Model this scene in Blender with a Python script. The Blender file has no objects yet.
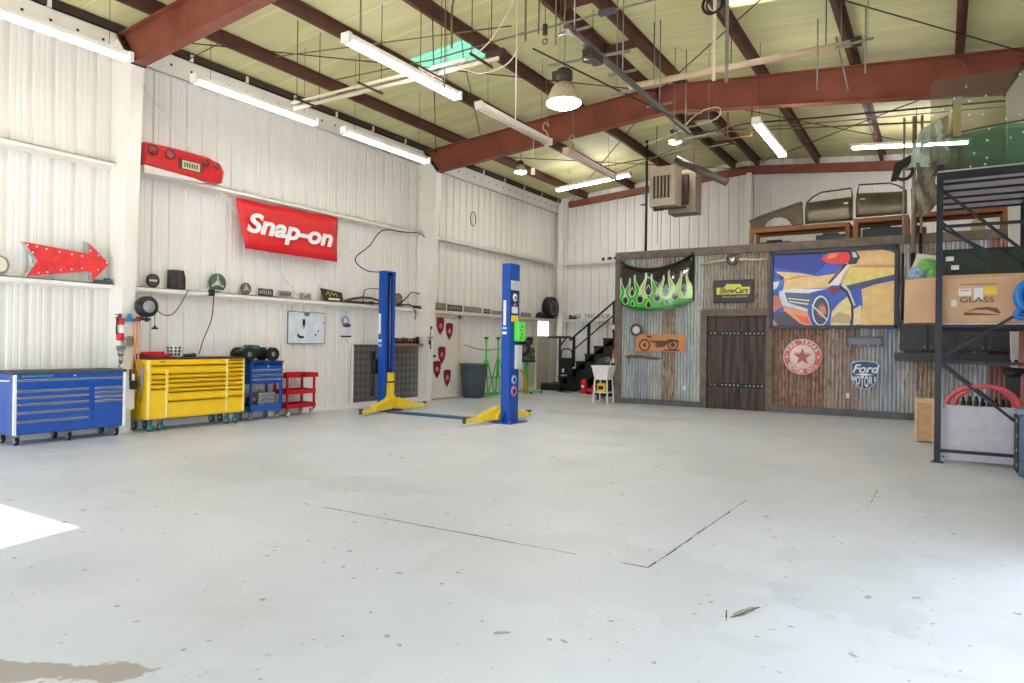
import bpy, bmesh, math, random
from mathutils import Vector, Matrix
random.seed(7)
PI = math.pi
S = bpy.context.scene
COL = S.collection

# ------------------------------------------------------------------ materials
def lin(c):
    return tuple(((x/255)/12.92 if x/255 <= .04045 else ((x/255+.055)/1.055)**2.4) for x in c)
_mats = {}
def mat(name, rgb, rough=.5, metal=0.0, var=.06, scale=6.0, bump=0.0, coat=0.0, stretch=None):
    if name in _mats: return _mats[name]
    m = bpy.data.materials.new(name); m.use_nodes = True
    nt = m.node_tree; b = nt.nodes['Principled BSDF']
    b.inputs['Roughness'].default_value = rough; b.inputs['Metallic'].default_value = metal
    b.inputs['Coat Weight'].default_value = coat
    c = lin(rgb)
    tc = nt.nodes.new('ShaderNodeTexCoord'); mp = nt.nodes.new('ShaderNodeMapping')
    if stretch: mp.inputs['Scale'].default_value = stretch
    nt.links.new(tc.outputs['Object'], mp.inputs['Vector'])
    n = nt.nodes.new('ShaderNodeTexNoise'); n.inputs['Scale'].default_value = scale; n.inputs['Detail'].default_value = 4
    nt.links.new(mp.outputs[0], n.inputs['Vector'])
    r = nt.nodes.new('ShaderNodeValToRGB')
    r.color_ramp.elements[0].position = .3; r.color_ramp.elements[1].position = .7
    r.color_ramp.elements[0].color = (*[max(0, x*(1-var*2)) for x in c], 1)
    r.color_ramp.elements[1].color = (*[min(1, x*(1+var)) for x in c], 1)
    nt.links.new(n.outputs['Fac'], r.inputs['Fac']); nt.links.new(r.outputs['Color'], b.inputs['Base Color'])
    if bump:
        bp = nt.nodes.new('ShaderNodeBump'); bp.inputs['Strength'].default_value = bump; bp.inputs['Distance'].default_value = .01
        nt.links.new(n.outputs['Fac'], bp.inputs['Height']); nt.links.new(bp.outputs['Normal'], b.inputs['Normal'])
    _mats[name] = m; return m
def emis(name, rgb, strength):
    m = bpy.data.materials.new(name); m.use_nodes = True; nt = m.node_tree
    b = nt.nodes['Principled BSDF']; b.inputs['Base Color'].default_value = (*lin(rgb), 1)
    b.inputs['Emission Color'].default_value = (*lin(rgb), 1); b.inputs['Emission Strength'].default_value = strength
    return m
def glassy(name, rgb, alpha=.35, rough=.05):
    m = bpy.data.materials.new(name); m.use_nodes = True; nt = m.node_tree
    out = nt.nodes['Material Output']; b = nt.nodes['Principled BSDF']
    b.inputs['Base Color'].default_value = (*lin(rgb), 1); b.inputs['Roughness'].default_value = rough
    t = nt.nodes.new('ShaderNodeBsdfTransparent'); t.inputs['Color'].default_value = (*[min(1, .55+.45*x) for x in lin(rgb)], 1)
    mx = nt.nodes.new('ShaderNodeMixShader'); mx.inputs[0].default_value = alpha
    nt.links.new(t.outputs[0], mx.inputs[1]); nt.links.new(b.outputs[0], mx.inputs[2]); nt.links.new(mx.outputs[0], out.inputs['Surface'])
    return m

WHITE_WALL = mat('white painted metal panel', (238,235,232), .45, 0, .012, 1.0, stretch=(1,1,.3))
WHITE_STEEL = mat('white painted steel', (240,236,230), .4, 0, .02, 3)
RED_IRON = mat('red oxide primed steel', (140,74,58), .6, 0, .12, 2.5)
PURLIN = mat('brown primed purlin', (94,56,44), .6, 0, .12, 3)
DARK_IRON = mat('dark brown steel', (62,42,36), .6, 0, .1, 3)
GALV = mat('galvanised steel', (160,160,155), .4, .6, .1, 20)
CONDUIT = mat('grey conduit', (150,146,132), .45, .4, .08, 10)
CREAM = mat('cream painted pipe', (228,214,190), .5, 0, .05, 8)
BLACK = mat('black paint', (24,24,27), .45, 0, .1, 8)
RUBBER = mat('black rubber', (28,28,30), .8, 0, .1, 20)
CHROME = mat('chrome', (215,215,220), .15, 1, .04, 5)
STEELG = mat('brushed steel', (170,170,172), .3, .8, .08, 30)
BLUE_TOOL = mat('glossy blue enamel', (0,78,178), .22, 0, .04, 4, coat=.5)
YEL_TOOL = mat('glossy yellow enamel', (250,204,18), .2, 0, .03, 4, coat=.5)
YEL_TRIM = mat('pale yellow trim', (250,226,120), .3, 0, .03, 4)
RED_CART = mat('red cart enamel', (186,20,36), .3, 0, .05, 4)
SILVER = mat('silver drawer pull', (236,240,248), .35, 0.0, .03, 6)
LIFT_BLUE = mat('blue lift paint', (6,74,172), .35, 0, .05, 4)
LIFT_YEL = mat('yellow lift paint', (240,208,40), .4, 0, .07, 8)
GREY_PLASTIC = mat('dark grey plastic', (72,84,96), .55, 0, .06, 6)
GREEN = mat('bright green paint', (70,200,80), .4, 0, .08, 8)
RED = mat('bright red', (222,30,42), .4, 0, .04, 5)
VINYL = mat('red vinyl banner', (226,34,40), .35, 0, .05, 5, bump=.3)
WHITE = mat('white', (244,244,244), .5, 0, .02, 5)
TIMBER = mat('grey brown timber', (122,108,98), .75, 0, .16, 5, .4, stretch=(1,1,1))
TIMBER2 = mat('weathered grey board', (108,104,110), .75, 0, .14, 5, .4)
ORANGE_WOOD = mat('orange stained timber', (158,100,50), .6, 0, .18, 6, .2, stretch=(1,6,6))
PRIMER = mat('old gold brown car paint', (120,110,90), .33, .65, .14, 3)
CARD = mat('brown cardboard', (216,176,142), .8, 0, .05, 4)
WOOD = mat('pale wood', (214,176,132), .7, 0, .12, 5, stretch=(1,8,8))
TEAL = mat('teal rubber wheel', (34,104,124), .5, 0, .06, 10)
INK = mat('black ink', (20,20,20), .6)
MAROON = mat('maroon felt', (128,14,40), .7, 0, .06, 8)
PINK = mat('pale pink print', (226,150,158), .6)
PAPER = mat('white paper', (238,238,240), .7)
YELLOW = mat('yellow print', (246,204,50), .5)
GOLD = mat('gold print', (214,170,70), .5)
CABLE = mat('black cable', (40,38,38), .6)
ORANGE_HOSE = mat('orange air hose', (226,150,100), .5)
PINK_HOSE = mat('red pink hose', (232,96,112), .4)
DARKWOOD = mat('dark stained planks', (80,62,60), .6, 0, .42, 3.2, .5, stretch=(5,5,.35))
BROWN_RUST = mat('rusty bronze metal', (120,96,74), .5, .5, .2, 8)

# concrete floor ------------------------------------------------------------
def floor_mat():
    m = bpy.data.materials.new('painted concrete'); m.use_nodes = True; nt = m.node_tree; L = nt.links
    b = nt.nodes['Principled BSDF']; b.inputs['Roughness'].default_value = .42
    tc = nt.nodes.new('ShaderNodeTexCoord')
    def noise(sc, det=5, rough=.55, vec=None):
        n = nt.nodes.new('ShaderNodeTexNoise'); n.inputs['Scale'].default_value = sc; n.inputs['Detail'].default_value = det
        n.inputs['Roughness'].default_value = rough; L.new(vec or tc.outputs['Object'], n.inputs['Vector']); return n
    def ramp(src, p0, c0, p1, c1):
        r = nt.nodes.new('ShaderNodeValToRGB'); r.color_ramp.elements[0].position = p0; r.color_ramp.elements[1].position = p1
        r.color_ramp.elements[0].color = (*c0, 1) if len(c0) == 3 else c0; r.color_ramp.elements[1].color = (*c1, 1)
        L.new(src, r.inputs['Fac']); return r
    def mix(fac, a, bcol):
        x = nt.nodes.new('ShaderNodeMix'); x.data_type = 'RGBA'
        L.new(fac, x.inputs['Factor']); L.new(a, x.inputs['A'])
        if isinstance(bcol, tuple): x.inputs['B'].default_value = (*bcol, 1)
        else: L.new(bcol, x.inputs['B'])
        return x.outputs['Result']
    base = ramp(noise(.5, 6).outputs['Fac'], .3, lin((196,201,211)), .7, lin((212,216,225)))
    col = base.outputs['Color']
    # broad worn dirty patches
    mask = ramp(noise(.33, 9, .65).outputs['Fac'], .54, (0,0,0), .72, (.5,.5,.5))
    col = mix(mask.outputs['Color'], col, lin((168,170,160)))
    # streaks
    mp = nt.nodes.new('ShaderNodeMapping'); mp.inputs['Scale'].default_value = (.35, 2.2, 1); mp.inputs['Rotation'].default_value = (0,0,.5)
    L.new(tc.outputs['Object'], mp.inputs['Vector'])
    mask = ramp(noise(1.1, 8, .7, mp.outputs[0]).outputs['Fac'], .6, (0,0,0), .78, (.55,.55,.55))
    col = mix(mask.outputs['Color'], col, lin((150,148,138)))
    # small dark chips
    mask = ramp(noise(6.5, 3, .6).outputs['Fac'], .675, (0,0,0), .71, (.7,.7,.7))
    col = mix(mask.outputs['Color'], col, lin((110,108,100)))
    mask = ramp(noise(17, 2, .5).outputs['Fac'], .70, (0,0,0), .73, (.6,.6,.6))
    col = mix(mask.outputs['Color'], col, lin((95,92,86)))
    # brown bare patch, noise-edged, centred near (-3.45, 1.55)
    sx = nt.nodes.new('ShaderNodeSeparateXYZ'); L.new(tc.outputs['Object'], sx.inputs[0])
    def mth(op, a, bv=None):
        n = nt.nodes.new('ShaderNodeMath'); n.operation = op
        for i, v in enumerate((a, bv)):
            if v is None: continue
            if isinstance(v, (int, float)): n.inputs[i].default_value = v
            else: L.new(v, n.inputs[i])
        return n.outputs[0]
    def blob(cx, cy, rx, ry, amt, colr, nsc=3.0, nam=1.4, ang=0):
        nonlocal col
        ca, sa = math.cos(ang), math.sin(ang)
        ux = mth('SUBTRACT', sx.outputs[0], cx); uy = mth('SUBTRACT', sx.outputs[1], cy)
        a = mth('DIVIDE', mth('ADD', mth('MULTIPLY', ux, ca), mth('MULTIPLY', uy, sa)), rx)
        c = mth('DIVIDE', mth('SUBTRACT', mth('MULTIPLY', uy, ca), mth('MULTIPLY', ux, sa)), ry)
        d = mth('SQRT', mth('ADD', mth('MULTIPLY', a, a), mth('MULTIPLY', c, c)))
        nn = mth('MULTIPLY', mth('SUBTRACT', noise(nsc, 6, .6).outputs['Fac'], .5), nam*2)
        d2 = mth('ADD', d, nn)
        r = ramp(d2, .9, (amt,)*3, 1.05, (0,0,0))
        col = mix(r.outputs['Color'], col, colr)
    blob(-3.38, 1.57, .46, .10, .9, lin((160,150,142)), 4, 1.3, .555)
    blob(-2.05, 4.2, 1.4, .8, .10, lin((150,152,140)), 2.0, 1.2)
    blob(-.5, 5.0, .5, .8, .2, lin((168,176,176)), 2.0, 1.0)
    blob(-5.2, 5.4, .9, .35, .14, lin((150,150,142)), 2.5, 1.2)
    blob(-.93, 4.02, .03, .13, .8, lin((120,116,106)), 9, .6, -.35)
    blob(-5.6, 13.6, 1.9, .5, .25, lin((160,152,132)), 1.6, 1.4)
    blob(-8.4, 16.2, 2.4, .6, .2, lin((150,144,126)), 1.6, 1.4)
    L.new(col, b.inputs['Base Color'])
    bp = nt.nodes.new('ShaderNodeBump'); bp.inputs['Strength'].default_value = .12; bp.inputs['Distance'].default_value = .01
    L.new(noise(3, 6).outputs['Fac'], bp.inputs['Height']); L.new(bp.outputs['Normal'], b.inputs['Normal'])
    rr = ramp(noise(.9, 5).outputs['Fac'], .3, (.32,)*3, .7, (.55,)*3); L.new(rr.outputs['Color'], b.inputs['Roughness'])
    return m

def insul_mat():
    m = bpy.data.materials.new('vinyl faced roof insulation'); m.use_nodes = True; nt = m.node_tree; L = nt.links
    b = nt.nodes['Principled BSDF']; b.inputs['Roughness'].default_value = .6
    tc = nt.nodes.new('ShaderNodeTexCoord'); sx = nt.nodes.new('ShaderNodeSeparateXYZ'); L.new(tc.outputs['Object'], sx.inputs[0])
    n = nt.nodes.new('ShaderNodeTexNoise'); n.inputs['Scale'].default_value = 1.3; n.inputs['Detail'].default_value = 5
    mp = nt.nodes.new('ShaderNodeMapping'); mp.inputs['Scale'].default_value = (.5, 2.5, 1); L.new(tc.outputs['Object'], mp.inputs[0]); L.new(mp.outputs[0], n.inputs['Vector'])
    r = nt.nodes.new('ShaderNodeValToRGB'); r.color_ramp.elements[0].position = .3; r.color_ramp.elements[1].position = .7
    r.color_ramp.elements[0].color = (*lin((204,200,144)), 1); r.color_ramp.elements[1].color = (*lin((222,217,166)), 1)
    L.new(n.outputs['Fac'], r.inputs['Fac'])
    # pale seam tape every 0.915 m along the depth of the building
    d = nt.nodes.new('ShaderNodeMath'); d.operation = 'DIVIDE'; L.new(sx.outputs[1], d.inputs[0]); d.inputs[1].default_value = .915
    f = nt.nodes.new('ShaderNodeMath'); f.operation = 'FRACT'; L.new(d.outputs[0], f.inputs[0])
    g = nt.nodes.new('ShaderNodeMath'); g.operation = 'LESS_THAN'; L.new(f.outputs[0], g.inputs[0]); g.inputs[1].default_value = .022
    x = nt.nodes.new('ShaderNodeMix'); x.data_type = 'RGBA'; L.new(g.outputs[0], x.inputs['Factor']); L.new(r.outputs['Color'], x.inputs['A'])
    x.inputs['B'].default_value = (*lin((238,230,196)), 1)
    L.new(x.outputs['Result'], b.inputs['Base Color'])
    bp = nt.nodes.new('ShaderNodeBump'); bp.inputs['Strength'].default_value = .5; bp.inputs['Distance'].default_value = .04
    L.new(n.outputs['Fac'], bp.inputs['Height']); L.new(bp.outputs['Normal'], b.inputs['Normal'])
    return m

def tin_mat():
    """reclaimed corrugated sheets: every sheet across X has its own tint and its own rust"""
    m = bpy.data.materials.new('reclaimed corrugated tin'); m.use_nodes = True; nt = m.node_tree; L = nt.links
    b = nt.nodes['Principled BSDF']; b.inputs['Roughness'].default_value = .5; b.inputs['Metallic'].default_value = .25
    tc = nt.nodes.new('ShaderNodeTexCoord'); sx = nt.nodes.new('ShaderNodeSeparateXYZ'); L.new(tc.outputs['Object'], sx.inputs[0])
    mr = nt.nodes.new('ShaderNodeMapRange'); mr.inputs['From Min'].default_value = -7.2; mr.inputs['From Max'].default_value = 1.4
    L.new(sx.outputs[0], mr.inputs['Value'])
    bands = [(-7.2,(176,190,196),.12),(-6.75,(150,166,178),.2),(-6.35,(186,192,192),.25),(-6.0,(176,170,160),.62),(-5.65,(182,194,202),.22),(-5.25,(205,214,214),.12),
             (-4.95,(176,168,152),.35),(-4.3,(160,152,140),.42),(-3.75,(168,156,142),.55),(-3.35,(170,150,136),.78),(-2.95,(176,150,132),.72),(-2.6,(182,150,138),.7),(-2.2,(176,166,152),.45),
             (-1.95,(172,150,148),.5),(-1.5,(180,188,198),.25),(-1.05,(160,180,206),.2),(-.75,(196,200,200),.4),(-.45,(190,180,156),.62),(0.0,(170,182,190),.3),(.55,(196,212,226),.15),(.8,(150,80,76),.5)]
    rc = nt.nodes.new('ShaderNodeValToRGB'); rc.color_ramp.interpolation = 'CONSTANT'
    ra = nt.nodes.new('ShaderNodeValToRGB'); ra.color_ramp.interpolation = 'CONSTANT'
    for ramp_, idx in ((rc, 1), (ra, 2)):
        for i, bd in enumerate(bands):
            p = (bd[0]+7.2)/8.6
            e = ramp_.color_ramp.elements[0] if i == 0 else (ramp_.color_ramp.elements[1] if i == 1 else ramp_.color_ramp.elements.new(p))
            e.position = p; e.color = (*lin(tuple(.62*c_+.38*q_ for c_, q_ in zip(bd[1], (186,182,178)))), 1) if idx == 1 else (bd[2],)*3 + (1,)
        L.new(mr.outputs[0], ramp_.inputs['Fac'])
    def noise(sc, scale, det=8, rough=.65):
        mp = nt.nodes.new('ShaderNodeMapping'); mp.inputs['Scale'].default_value = scale; L.new(tc.outputs['Object'], mp.inputs[0])
        n = nt.nodes.new('ShaderNodeTexNoise'); n.inputs['Scale'].default_value = sc; n.inputs['Detail'].default_value = det; n.inputs['Roughness'].default_value = rough
        L.new(mp.outputs[0], n.inputs['Vector']); return n.outputs['Fac']
    def mth(op, a, bv):
        n = nt.nodes.new('ShaderNodeMath'); n.operation = op
        for i, v in enumerate((a, bv)):
            if isinstance(v, (int, float)): n.inputs[i].default_value = v
            else: L.new(v, n.inputs[i])
        n.use_clamp = False; return n.outputs[0]
    # rust
    rn = mth('ADD', mth('MULTIPLY', noise(8, (5, 1, .45)), .65), mth('MULTIPLY', noise(9, (1, 1, 1)), .35))
    k = mth('ADD', rn, mth('MULTIPLY', ra.outputs['Color'], .30))
    rr = nt.nodes.new('ShaderNodeValToRGB'); rr.color_ramp.elements[0].position = .64; rr.color_ramp.elements[1].position = .74
    rr.color_ramp.elements[0].color = (0,0,0,1); rr.color_ramp.elements[1].color = (1,1,1,1); L.new(k, rr.inputs['Fac'])
    rust = nt.nodes.new('ShaderNodeValToRGB'); rust.color_ramp.elements[0].position = .35; rust.color_ramp.elements[1].position = .65
    rust.color_ramp.elements[0].color = (*lin((112,76,60)), 1); rust.color_ramp.elements[1].color = (*lin((184,142,116)), 1); L.new(noise(14, (2,1,.6)), rust.inputs['Fac'])
    # pale and dark vertical weathering
    w = nt.nodes.new('ShaderNodeValToRGB'); w.color_ramp.elements[0].position = .3; w.color_ramp.elements[1].position = .7
    w.color_ramp.elements[0].color = (.55,.55,.56,1); w.color_ramp.elements[1].color = (1.55,1.53,1.5,1); L.new(noise(9, (5,1,.3)), w.inputs['Fac'])
    m1 = nt.nodes.new('ShaderNodeMix'); m1.data_type = 'RGBA'; m1.blend_type = 'MULTIPLY'; m1.inputs['Factor'].default_value = 1
    L.new(rc.outputs['Color'], m1.inputs['A']); L.new(w.outputs['Color'], m1.inputs['B'])
    m2 = nt.nodes.new('ShaderNodeMix'); m2.data_type = 'RGBA'; L.new(rr.outputs['Color'], m2.inputs['Factor']); L.new(m1.outputs['Result'], m2.inputs['A']); L.new(rust.outputs['Color'], m2.inputs['B'])
    L.new(m2.outputs['Result'], b.inputs['Base Color'])
    return m
FLOOR = floor_mat(); INSUL = insul_mat(); TIN = tin_mat()

def diamond_mat():
    m = bpy.data.materials.new('diamond tread plate'); m.use_nodes = True; nt = m.node_tree; L = nt.links
    b = nt.nodes['Principled BSDF']; b.inputs['Roughness'].default_value = .4; b.inputs['Metallic'].default_value = .55
    tc = nt.nodes.new('ShaderNodeTexCoord'); mp = nt.nodes.new('ShaderNodeMapping'); mp.inputs['Rotation'].default_value = (0, PI/4, 0); mp.inputs['Scale'].default_value = (1,1,1)
    L.new(tc.outputs['Object'], mp.inputs[0])
    ck = nt.nodes.new('ShaderNodeTexChecker'); ck.inputs['Scale'].default_value = 9
    ck.inputs['Color1'].default_value = (*lin((124,122,120)), 1); ck.inputs['Color2'].default_value = (*lin((100,98,98)), 1)
    L.new(mp.outputs[0], ck.inputs['Vector']); L.new(ck.outputs['Color'], b.inputs['Base Color'])
    bp = nt.nodes.new('ShaderNodeBump'); bp.inputs['Strength'].default_value = .5; L.new(ck.outputs['Fac'], bp.inputs['Height']); L.new(bp.outputs['Normal'], b.inputs['Normal'])
    return m
DIAMOND = diamond_mat()
TUBE = emis('lit fluorescent tube', (250,250,252), 46)
TUBE_DIM = emis('dim fluorescent tube', (252,250,250), 13)  # weaker setting so the nearby left wall is not overlit
TUBE_BRIGHT = emis('bright fluorescent tube', (252,250,246), 62)  # stronger setting to brighten the back of the room
LAMP = emis('lit lamp lens', (255,246,232), 110)
PANE = emis('glowing window pane', (214,228,255), 2.2)  # emission stands in for daylight; the wall behind has no opening
GLASS_CLEAR = glassy('clear grey glass', (190,186,172), .10)
GLASS_GREEN = glassy('green tinted glass', (60,210,170), .18)
GLASS_DARK = glassy('dark tinted glass', (46,66,60), .62)
PLASTIC_BAG = glassy('milky plastic wrap', (205,216,205), .5, .4)

# ------------------------------------------------------------------ geometry helpers
class MB:
    def __init__(s): s.v = []; s.f = []; s.mi = []; s.sm = []
    def add(s, vs, fs, m=0, smooth=False):
        k = len(s.v); s.v += [tuple(v) for v in vs]
        for f in fs: s.f.append([i+k for i in f]); s.mi.append(m); s.sm.append(smooth)
        return s
    def box(s, x0, x1, y0, y1, z0, z1, m=0):
        vs = [(x, y, z) for x in (x0, x1) for y in (y0, y1) for z in (z0, z1)]
        return s.add(vs, [(0,1,3,2),(4,6,7,5),(0,4,5,1),(2,3,7,6),(0,2,6,4),(1,5,7,3)], m)
    def bar(s, p0, p1, w, h, m=0, up=(0,0,1)):
        """rectangular bar from p0 to p1, width w across, height h along 'up'"""
        p0, p1 = Vector(p0), Vector(p1); d = (p1-p0).normalized(); u = Vector(up)
        if abs(d.dot(u)) > .98: u = Vector((0,1,0))
        a = d.cross(u).normalized(); u = a.cross(d).normalized(); vs = []
        for p in (p0, p1):
            for sa, su in ((-1,-1),(1,-1),(1,1),(-1,1)): vs.append(p + a*sa*w/2 + u*su*h/2)
        return s.add(vs, [(0,1,2,3),(7,6,5,4),(0,4,5,1),(1,5,6,2),(2,6,7,3),(3,7,4,0)], m)
    def cyl(s, p0, p1, r, r2=None, n=16, m=0, caps=True):
        p0, p1 = Vector(p0), Vector(p1); r2 = r if r2 is None else r2; d = (p1-p0).normalized()
        a = d.orthogonal().normalized(); b = d.cross(a); vs = []
        for p, rr in ((p0, r), (p1, r2)):
            for i in range(n): t = 2*PI*i/n; vs.append(p + (a*math.cos(t)+b*math.sin(t))*rr)
        s.add(vs, [(i, (i+1) % n, n+(i+1) % n, n+i) for i in range(n)], m, True)
        if caps:
            s.add(vs[:n], [tuple(range(n))[::-1]], m); s.add(vs[n:], [tuple(range(n))], m)
        return s
    def tube(s, pts, r, n=8, m=0):
        pts = [Vector(p) for p in pts]; vs = []; prev = None
        for i, p in enumerate(pts):
            d = (pts[min(i+1, len(pts)-1)]-pts[max(i-1, 0)]).normalized()
            a = d.orthogonal().normalized() if prev is None else (prev - d*prev.dot(d)).normalized()
            prev = a; b = d.cross(a)
            for j in range(n): t = 2*PI*j/n; vs.append(p + (a*math.cos(t)+b*math.sin(t))*r)
        fs = [(i*n+j, i*n+(j+1) % n, (i+1)*n+(j+1) % n, (i+1)*n+j) for i in range(len(pts)-1) for j in range(n)]
        s.add(vs, fs, m, True); s.add(vs[:n], [tuple(range(n))[::-1]], m); return s.add(vs[-n:], [tuple(range(n))], m)
    def lathe(s, prof, c=(0,0,0), axis='z', n=24, m=0):
        vs = []
        for r, h in prof:
            for i in range(n):
                t = 2*PI*i/n; x, y = r*math.cos(t), r*math.sin(t)
                q = {'z': (x, y, h), 'y': (x, h, y), 'x': (h, x, y)}[axis]
                vs.append((c[0]+q[0], c[1]+q[1], c[2]+q[2]))
        k = len(prof)
        return s.add(vs, [(i*n+j, i*n+(j+1) % n, (i+1)*n+(j+1) % n, (i+1)*n+j) for i in range(k-1) for j in range(n)], m, True)
    def torus(s, c, R, r, axis='y', n=28, k=10, m=0, a0=0, a1=2*PI):
        full = abs(a1-a0-2*PI) < 1e-6; steps = n if full else n+1; vs = []
        for i in range(steps):
            t = a0+(a1-a0)*i/n
            for j in range(k):
                p = 2*PI*j/k; q = (R+r*math.cos(p)); h = r*math.sin(p); x, y = q*math.cos(t), q*math.sin(t)
                o = {'z': (x, y, h), 'y': (x, h, y), 'x': (h, x, y)}[axis]
                vs.append((c[0]+o[0], c[1]+o[1], c[2]+o[2]))
        fs = [((i % steps)*k+j, (i % steps)*k+(j+1) % k, ((i+1) % steps)*k+(j+1) % k, ((i+1) % steps)*k+j) for i in range(n) for j in range(k)]
        return s.add(vs, fs, m, True)
    def prism(s, poly, y0, y1, m=0):
        """polygon in the x,z plane given depth along y"""
        n = len(poly); vs = [(x, y0, z) for x, z in poly]+[(x, y1, z) for x, z in poly]
        s.add(vs, [tuple(range(n)), tuple(range(2*n-1, n-1, -1))]+[(i, i+n, (i+1) % n+n, (i+1) % n) for i in range(n)], m); return s
    def prismx(s, poly, x0, x1, m=0):
        n = len(poly); vs = [(x0, y, z) for y, z in poly]+[(x1, y, z) for y, z in poly]
        return s.add(vs, [tuple(range(n)), tuple(range(2*n-1, n-1, -1))]+[(i, i+n, (i+1) % n+n, (i+1) % n) for i in range(n)], m)
    def prismz(s, poly, z0, z1, m=0):
        n = len(poly); vs = [(x, y, z0) for x, y in poly]+[(x, y, z1) for x, y in poly]
        return s.add(vs, [tuple(range(n)), tuple(range(2*n-1, n-1, -1))]+[(i, i+n, (i+1) % n+n, (i+1) % n) for i in range(n)], m)
    def ball(s, c, rx, ry=None, rz=None, n=14, m=0):
        ry = rx if ry is None else ry; rz = rx if rz is None else rz; vs = []; k = n//2
        for i in range(k+1):
            p = PI*i/k
            for j in range(n): t = 2*PI*j/n; vs.append((c[0]+rx*math.sin(p)*math.cos(t), c[1]+ry*math.sin(p)*math.sin(t), c[2]+rz*math.cos(p)))
        return s.add(vs, [(i*n+j, i*n+(j+1) % n, (i+1)*n+(j+1) % n, (i+1)*n+j) for i in range(k) for j in range(n)], m, True)
    def build(s, name, mats, parent=None, bevel=0.0, **props):
        me = bpy.data.meshes.new(name); me.from_pydata([tuple(v) for v in s.v], [], s.f)
        if not isinstance(mats, (list, tuple)): mats = [mats]
        for x in mats: me.materials.append(x)
        me.polygons.foreach_set('material_index', s.mi); me.polygons.foreach_set('use_smooth', s.sm)
        bm = bmesh.new(); bm.from_mesh(me); bmesh.ops.remove_doubles(bm, verts=bm.verts, dist=1e-5)
        bmesh.ops.recalc_face_normals(bm, faces=bm.faces); bm.to_mesh(me); bm.free(); me.update()
        o = bpy.data.objects.new(name, me); COL.objects.link(o)
        if parent: o.parent = parent
        if bevel:
            b = o.modifiers.new('b', 'BEVEL'); b.width = bevel; b.segments = 2; b.limit_method = 'ANGLE'; b.angle_limit = .6
        for k, v in props.items(): o[k] = v
        return o
def thing(name, label, cat, loc=(0,0,0), rz=0.0, group=None):
    o = bpy.data.objects.new(name, None); COL.objects.link(o); o.empty_display_size = .1
    o.location = loc; o.rotation_euler = (0, 0, rz); o['label'] = label; o['category'] = cat
    if group: o['group'] = group
    return o
def solo(mb, name, mats, label, cat, loc=(0,0,0), rz=0.0, group=None, bevel=0.0, kind=None):
    o = mb.build(name, mats, bevel=bevel); o.location = loc; o.rotation_euler = (0,0,rz)
    o['label'] = label; o['category'] = cat
    if group: o['group'] = group
    if kind: o['kind'] = kind
    return o
def struct(mb, name, mats, label=None, parent=None, bevel=0.0, loc=(0,0,0), rz=0.0):
    o = mb.build(name, mats, parent, bevel=bevel)
    if parent is None: o['kind'] = 'structure'; o.location = loc; o.rotation_euler = (0,0,rz)
    if label: o['label'] = label
    return o
def dup(root, loc=None, rz=None, label=None, group=None):
    r = root.copy(); COL.objects.link(r)
    if loc is not None: r.location = loc
    if rz is not None: r.rotation_euler = (0,0,rz)
    if label: r['label'] = label
    if group: r['group'] = group
    for ch in list(root.children):
        c = ch.copy(); COL.objects.link(c); c.parent = r
        for g in ch.children: d = g.copy(); COL.objects.link(d); d.parent = c
    return r
def text(body, size, m, parent, loc, name='lettering', shear=0.0, xs=1.0, bold=0.0, ex=.002, rot=0.0, spacing=1.0):
    cu = bpy.data.curves.new('t', 'FONT'); cu.body = body; cu.size = size; cu.extrude = ex; cu.shear = shear; cu.offset = bold
    cu.align_x = 'CENTER'; cu.align_y = 'CENTER'; cu.space_character = spacing
    t = bpy.data.objects.new('t', cu); COL.objects.link(t)
    dg = bpy.context.evaluated_depsgraph_get(); me = bpy.data.meshes.new_from_object(t.evaluated_get(dg))
    bpy.data.objects.remove(t); bpy.data.curves.remove(cu)
    # x scale, in-plane turn, then stand it up facing -y
    M = Matrix.Translation(loc) @ Matrix.Rotation(PI/2, 4, 'X') @ Matrix.Rotation(rot, 4, 'Z') @ Matrix.Diagonal((xs, 1, 1, 1))
    me.transform(M); me.materials.clear(); me.materials.append(m)
    o = bpy.data.objects.new(name, me); COL.objects.link(o); o.parent = parent
    return o
LW = PI/2     # local -y faces +X: things on the left wall

# ------------------------------------------------------------------ building shell
XL, XR, YB, YF, XC = -11.42, 1.36, 21.35, -1.2, -5.05
def ztop(x): return 6.905-.085*abs(x-XC)          # top of the frames, underside of purlin zone
def zroof(x): return ztop(x)+.21
FRAMES = [6.12, 13.85]
b = MB(); b.box(XL-.2, XR+.2, YF-.1, YB+.2, -.2, 0); struct(b, 'floor', FLOOR)
GROUND = mat('sunlit concrete apron', (206,202,192), .8, 0, .05, .8)
b = MB(); b.box(-60, 60, -60, YF-.1, -.25, -.03); b.box(XR+.2, 60, YF-.1, 60, -.25, -.03); b.box(-60, XL-.2, YF-.1, 60, -.25, -.03)
struct(b, 'ground', GROUND)

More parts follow.
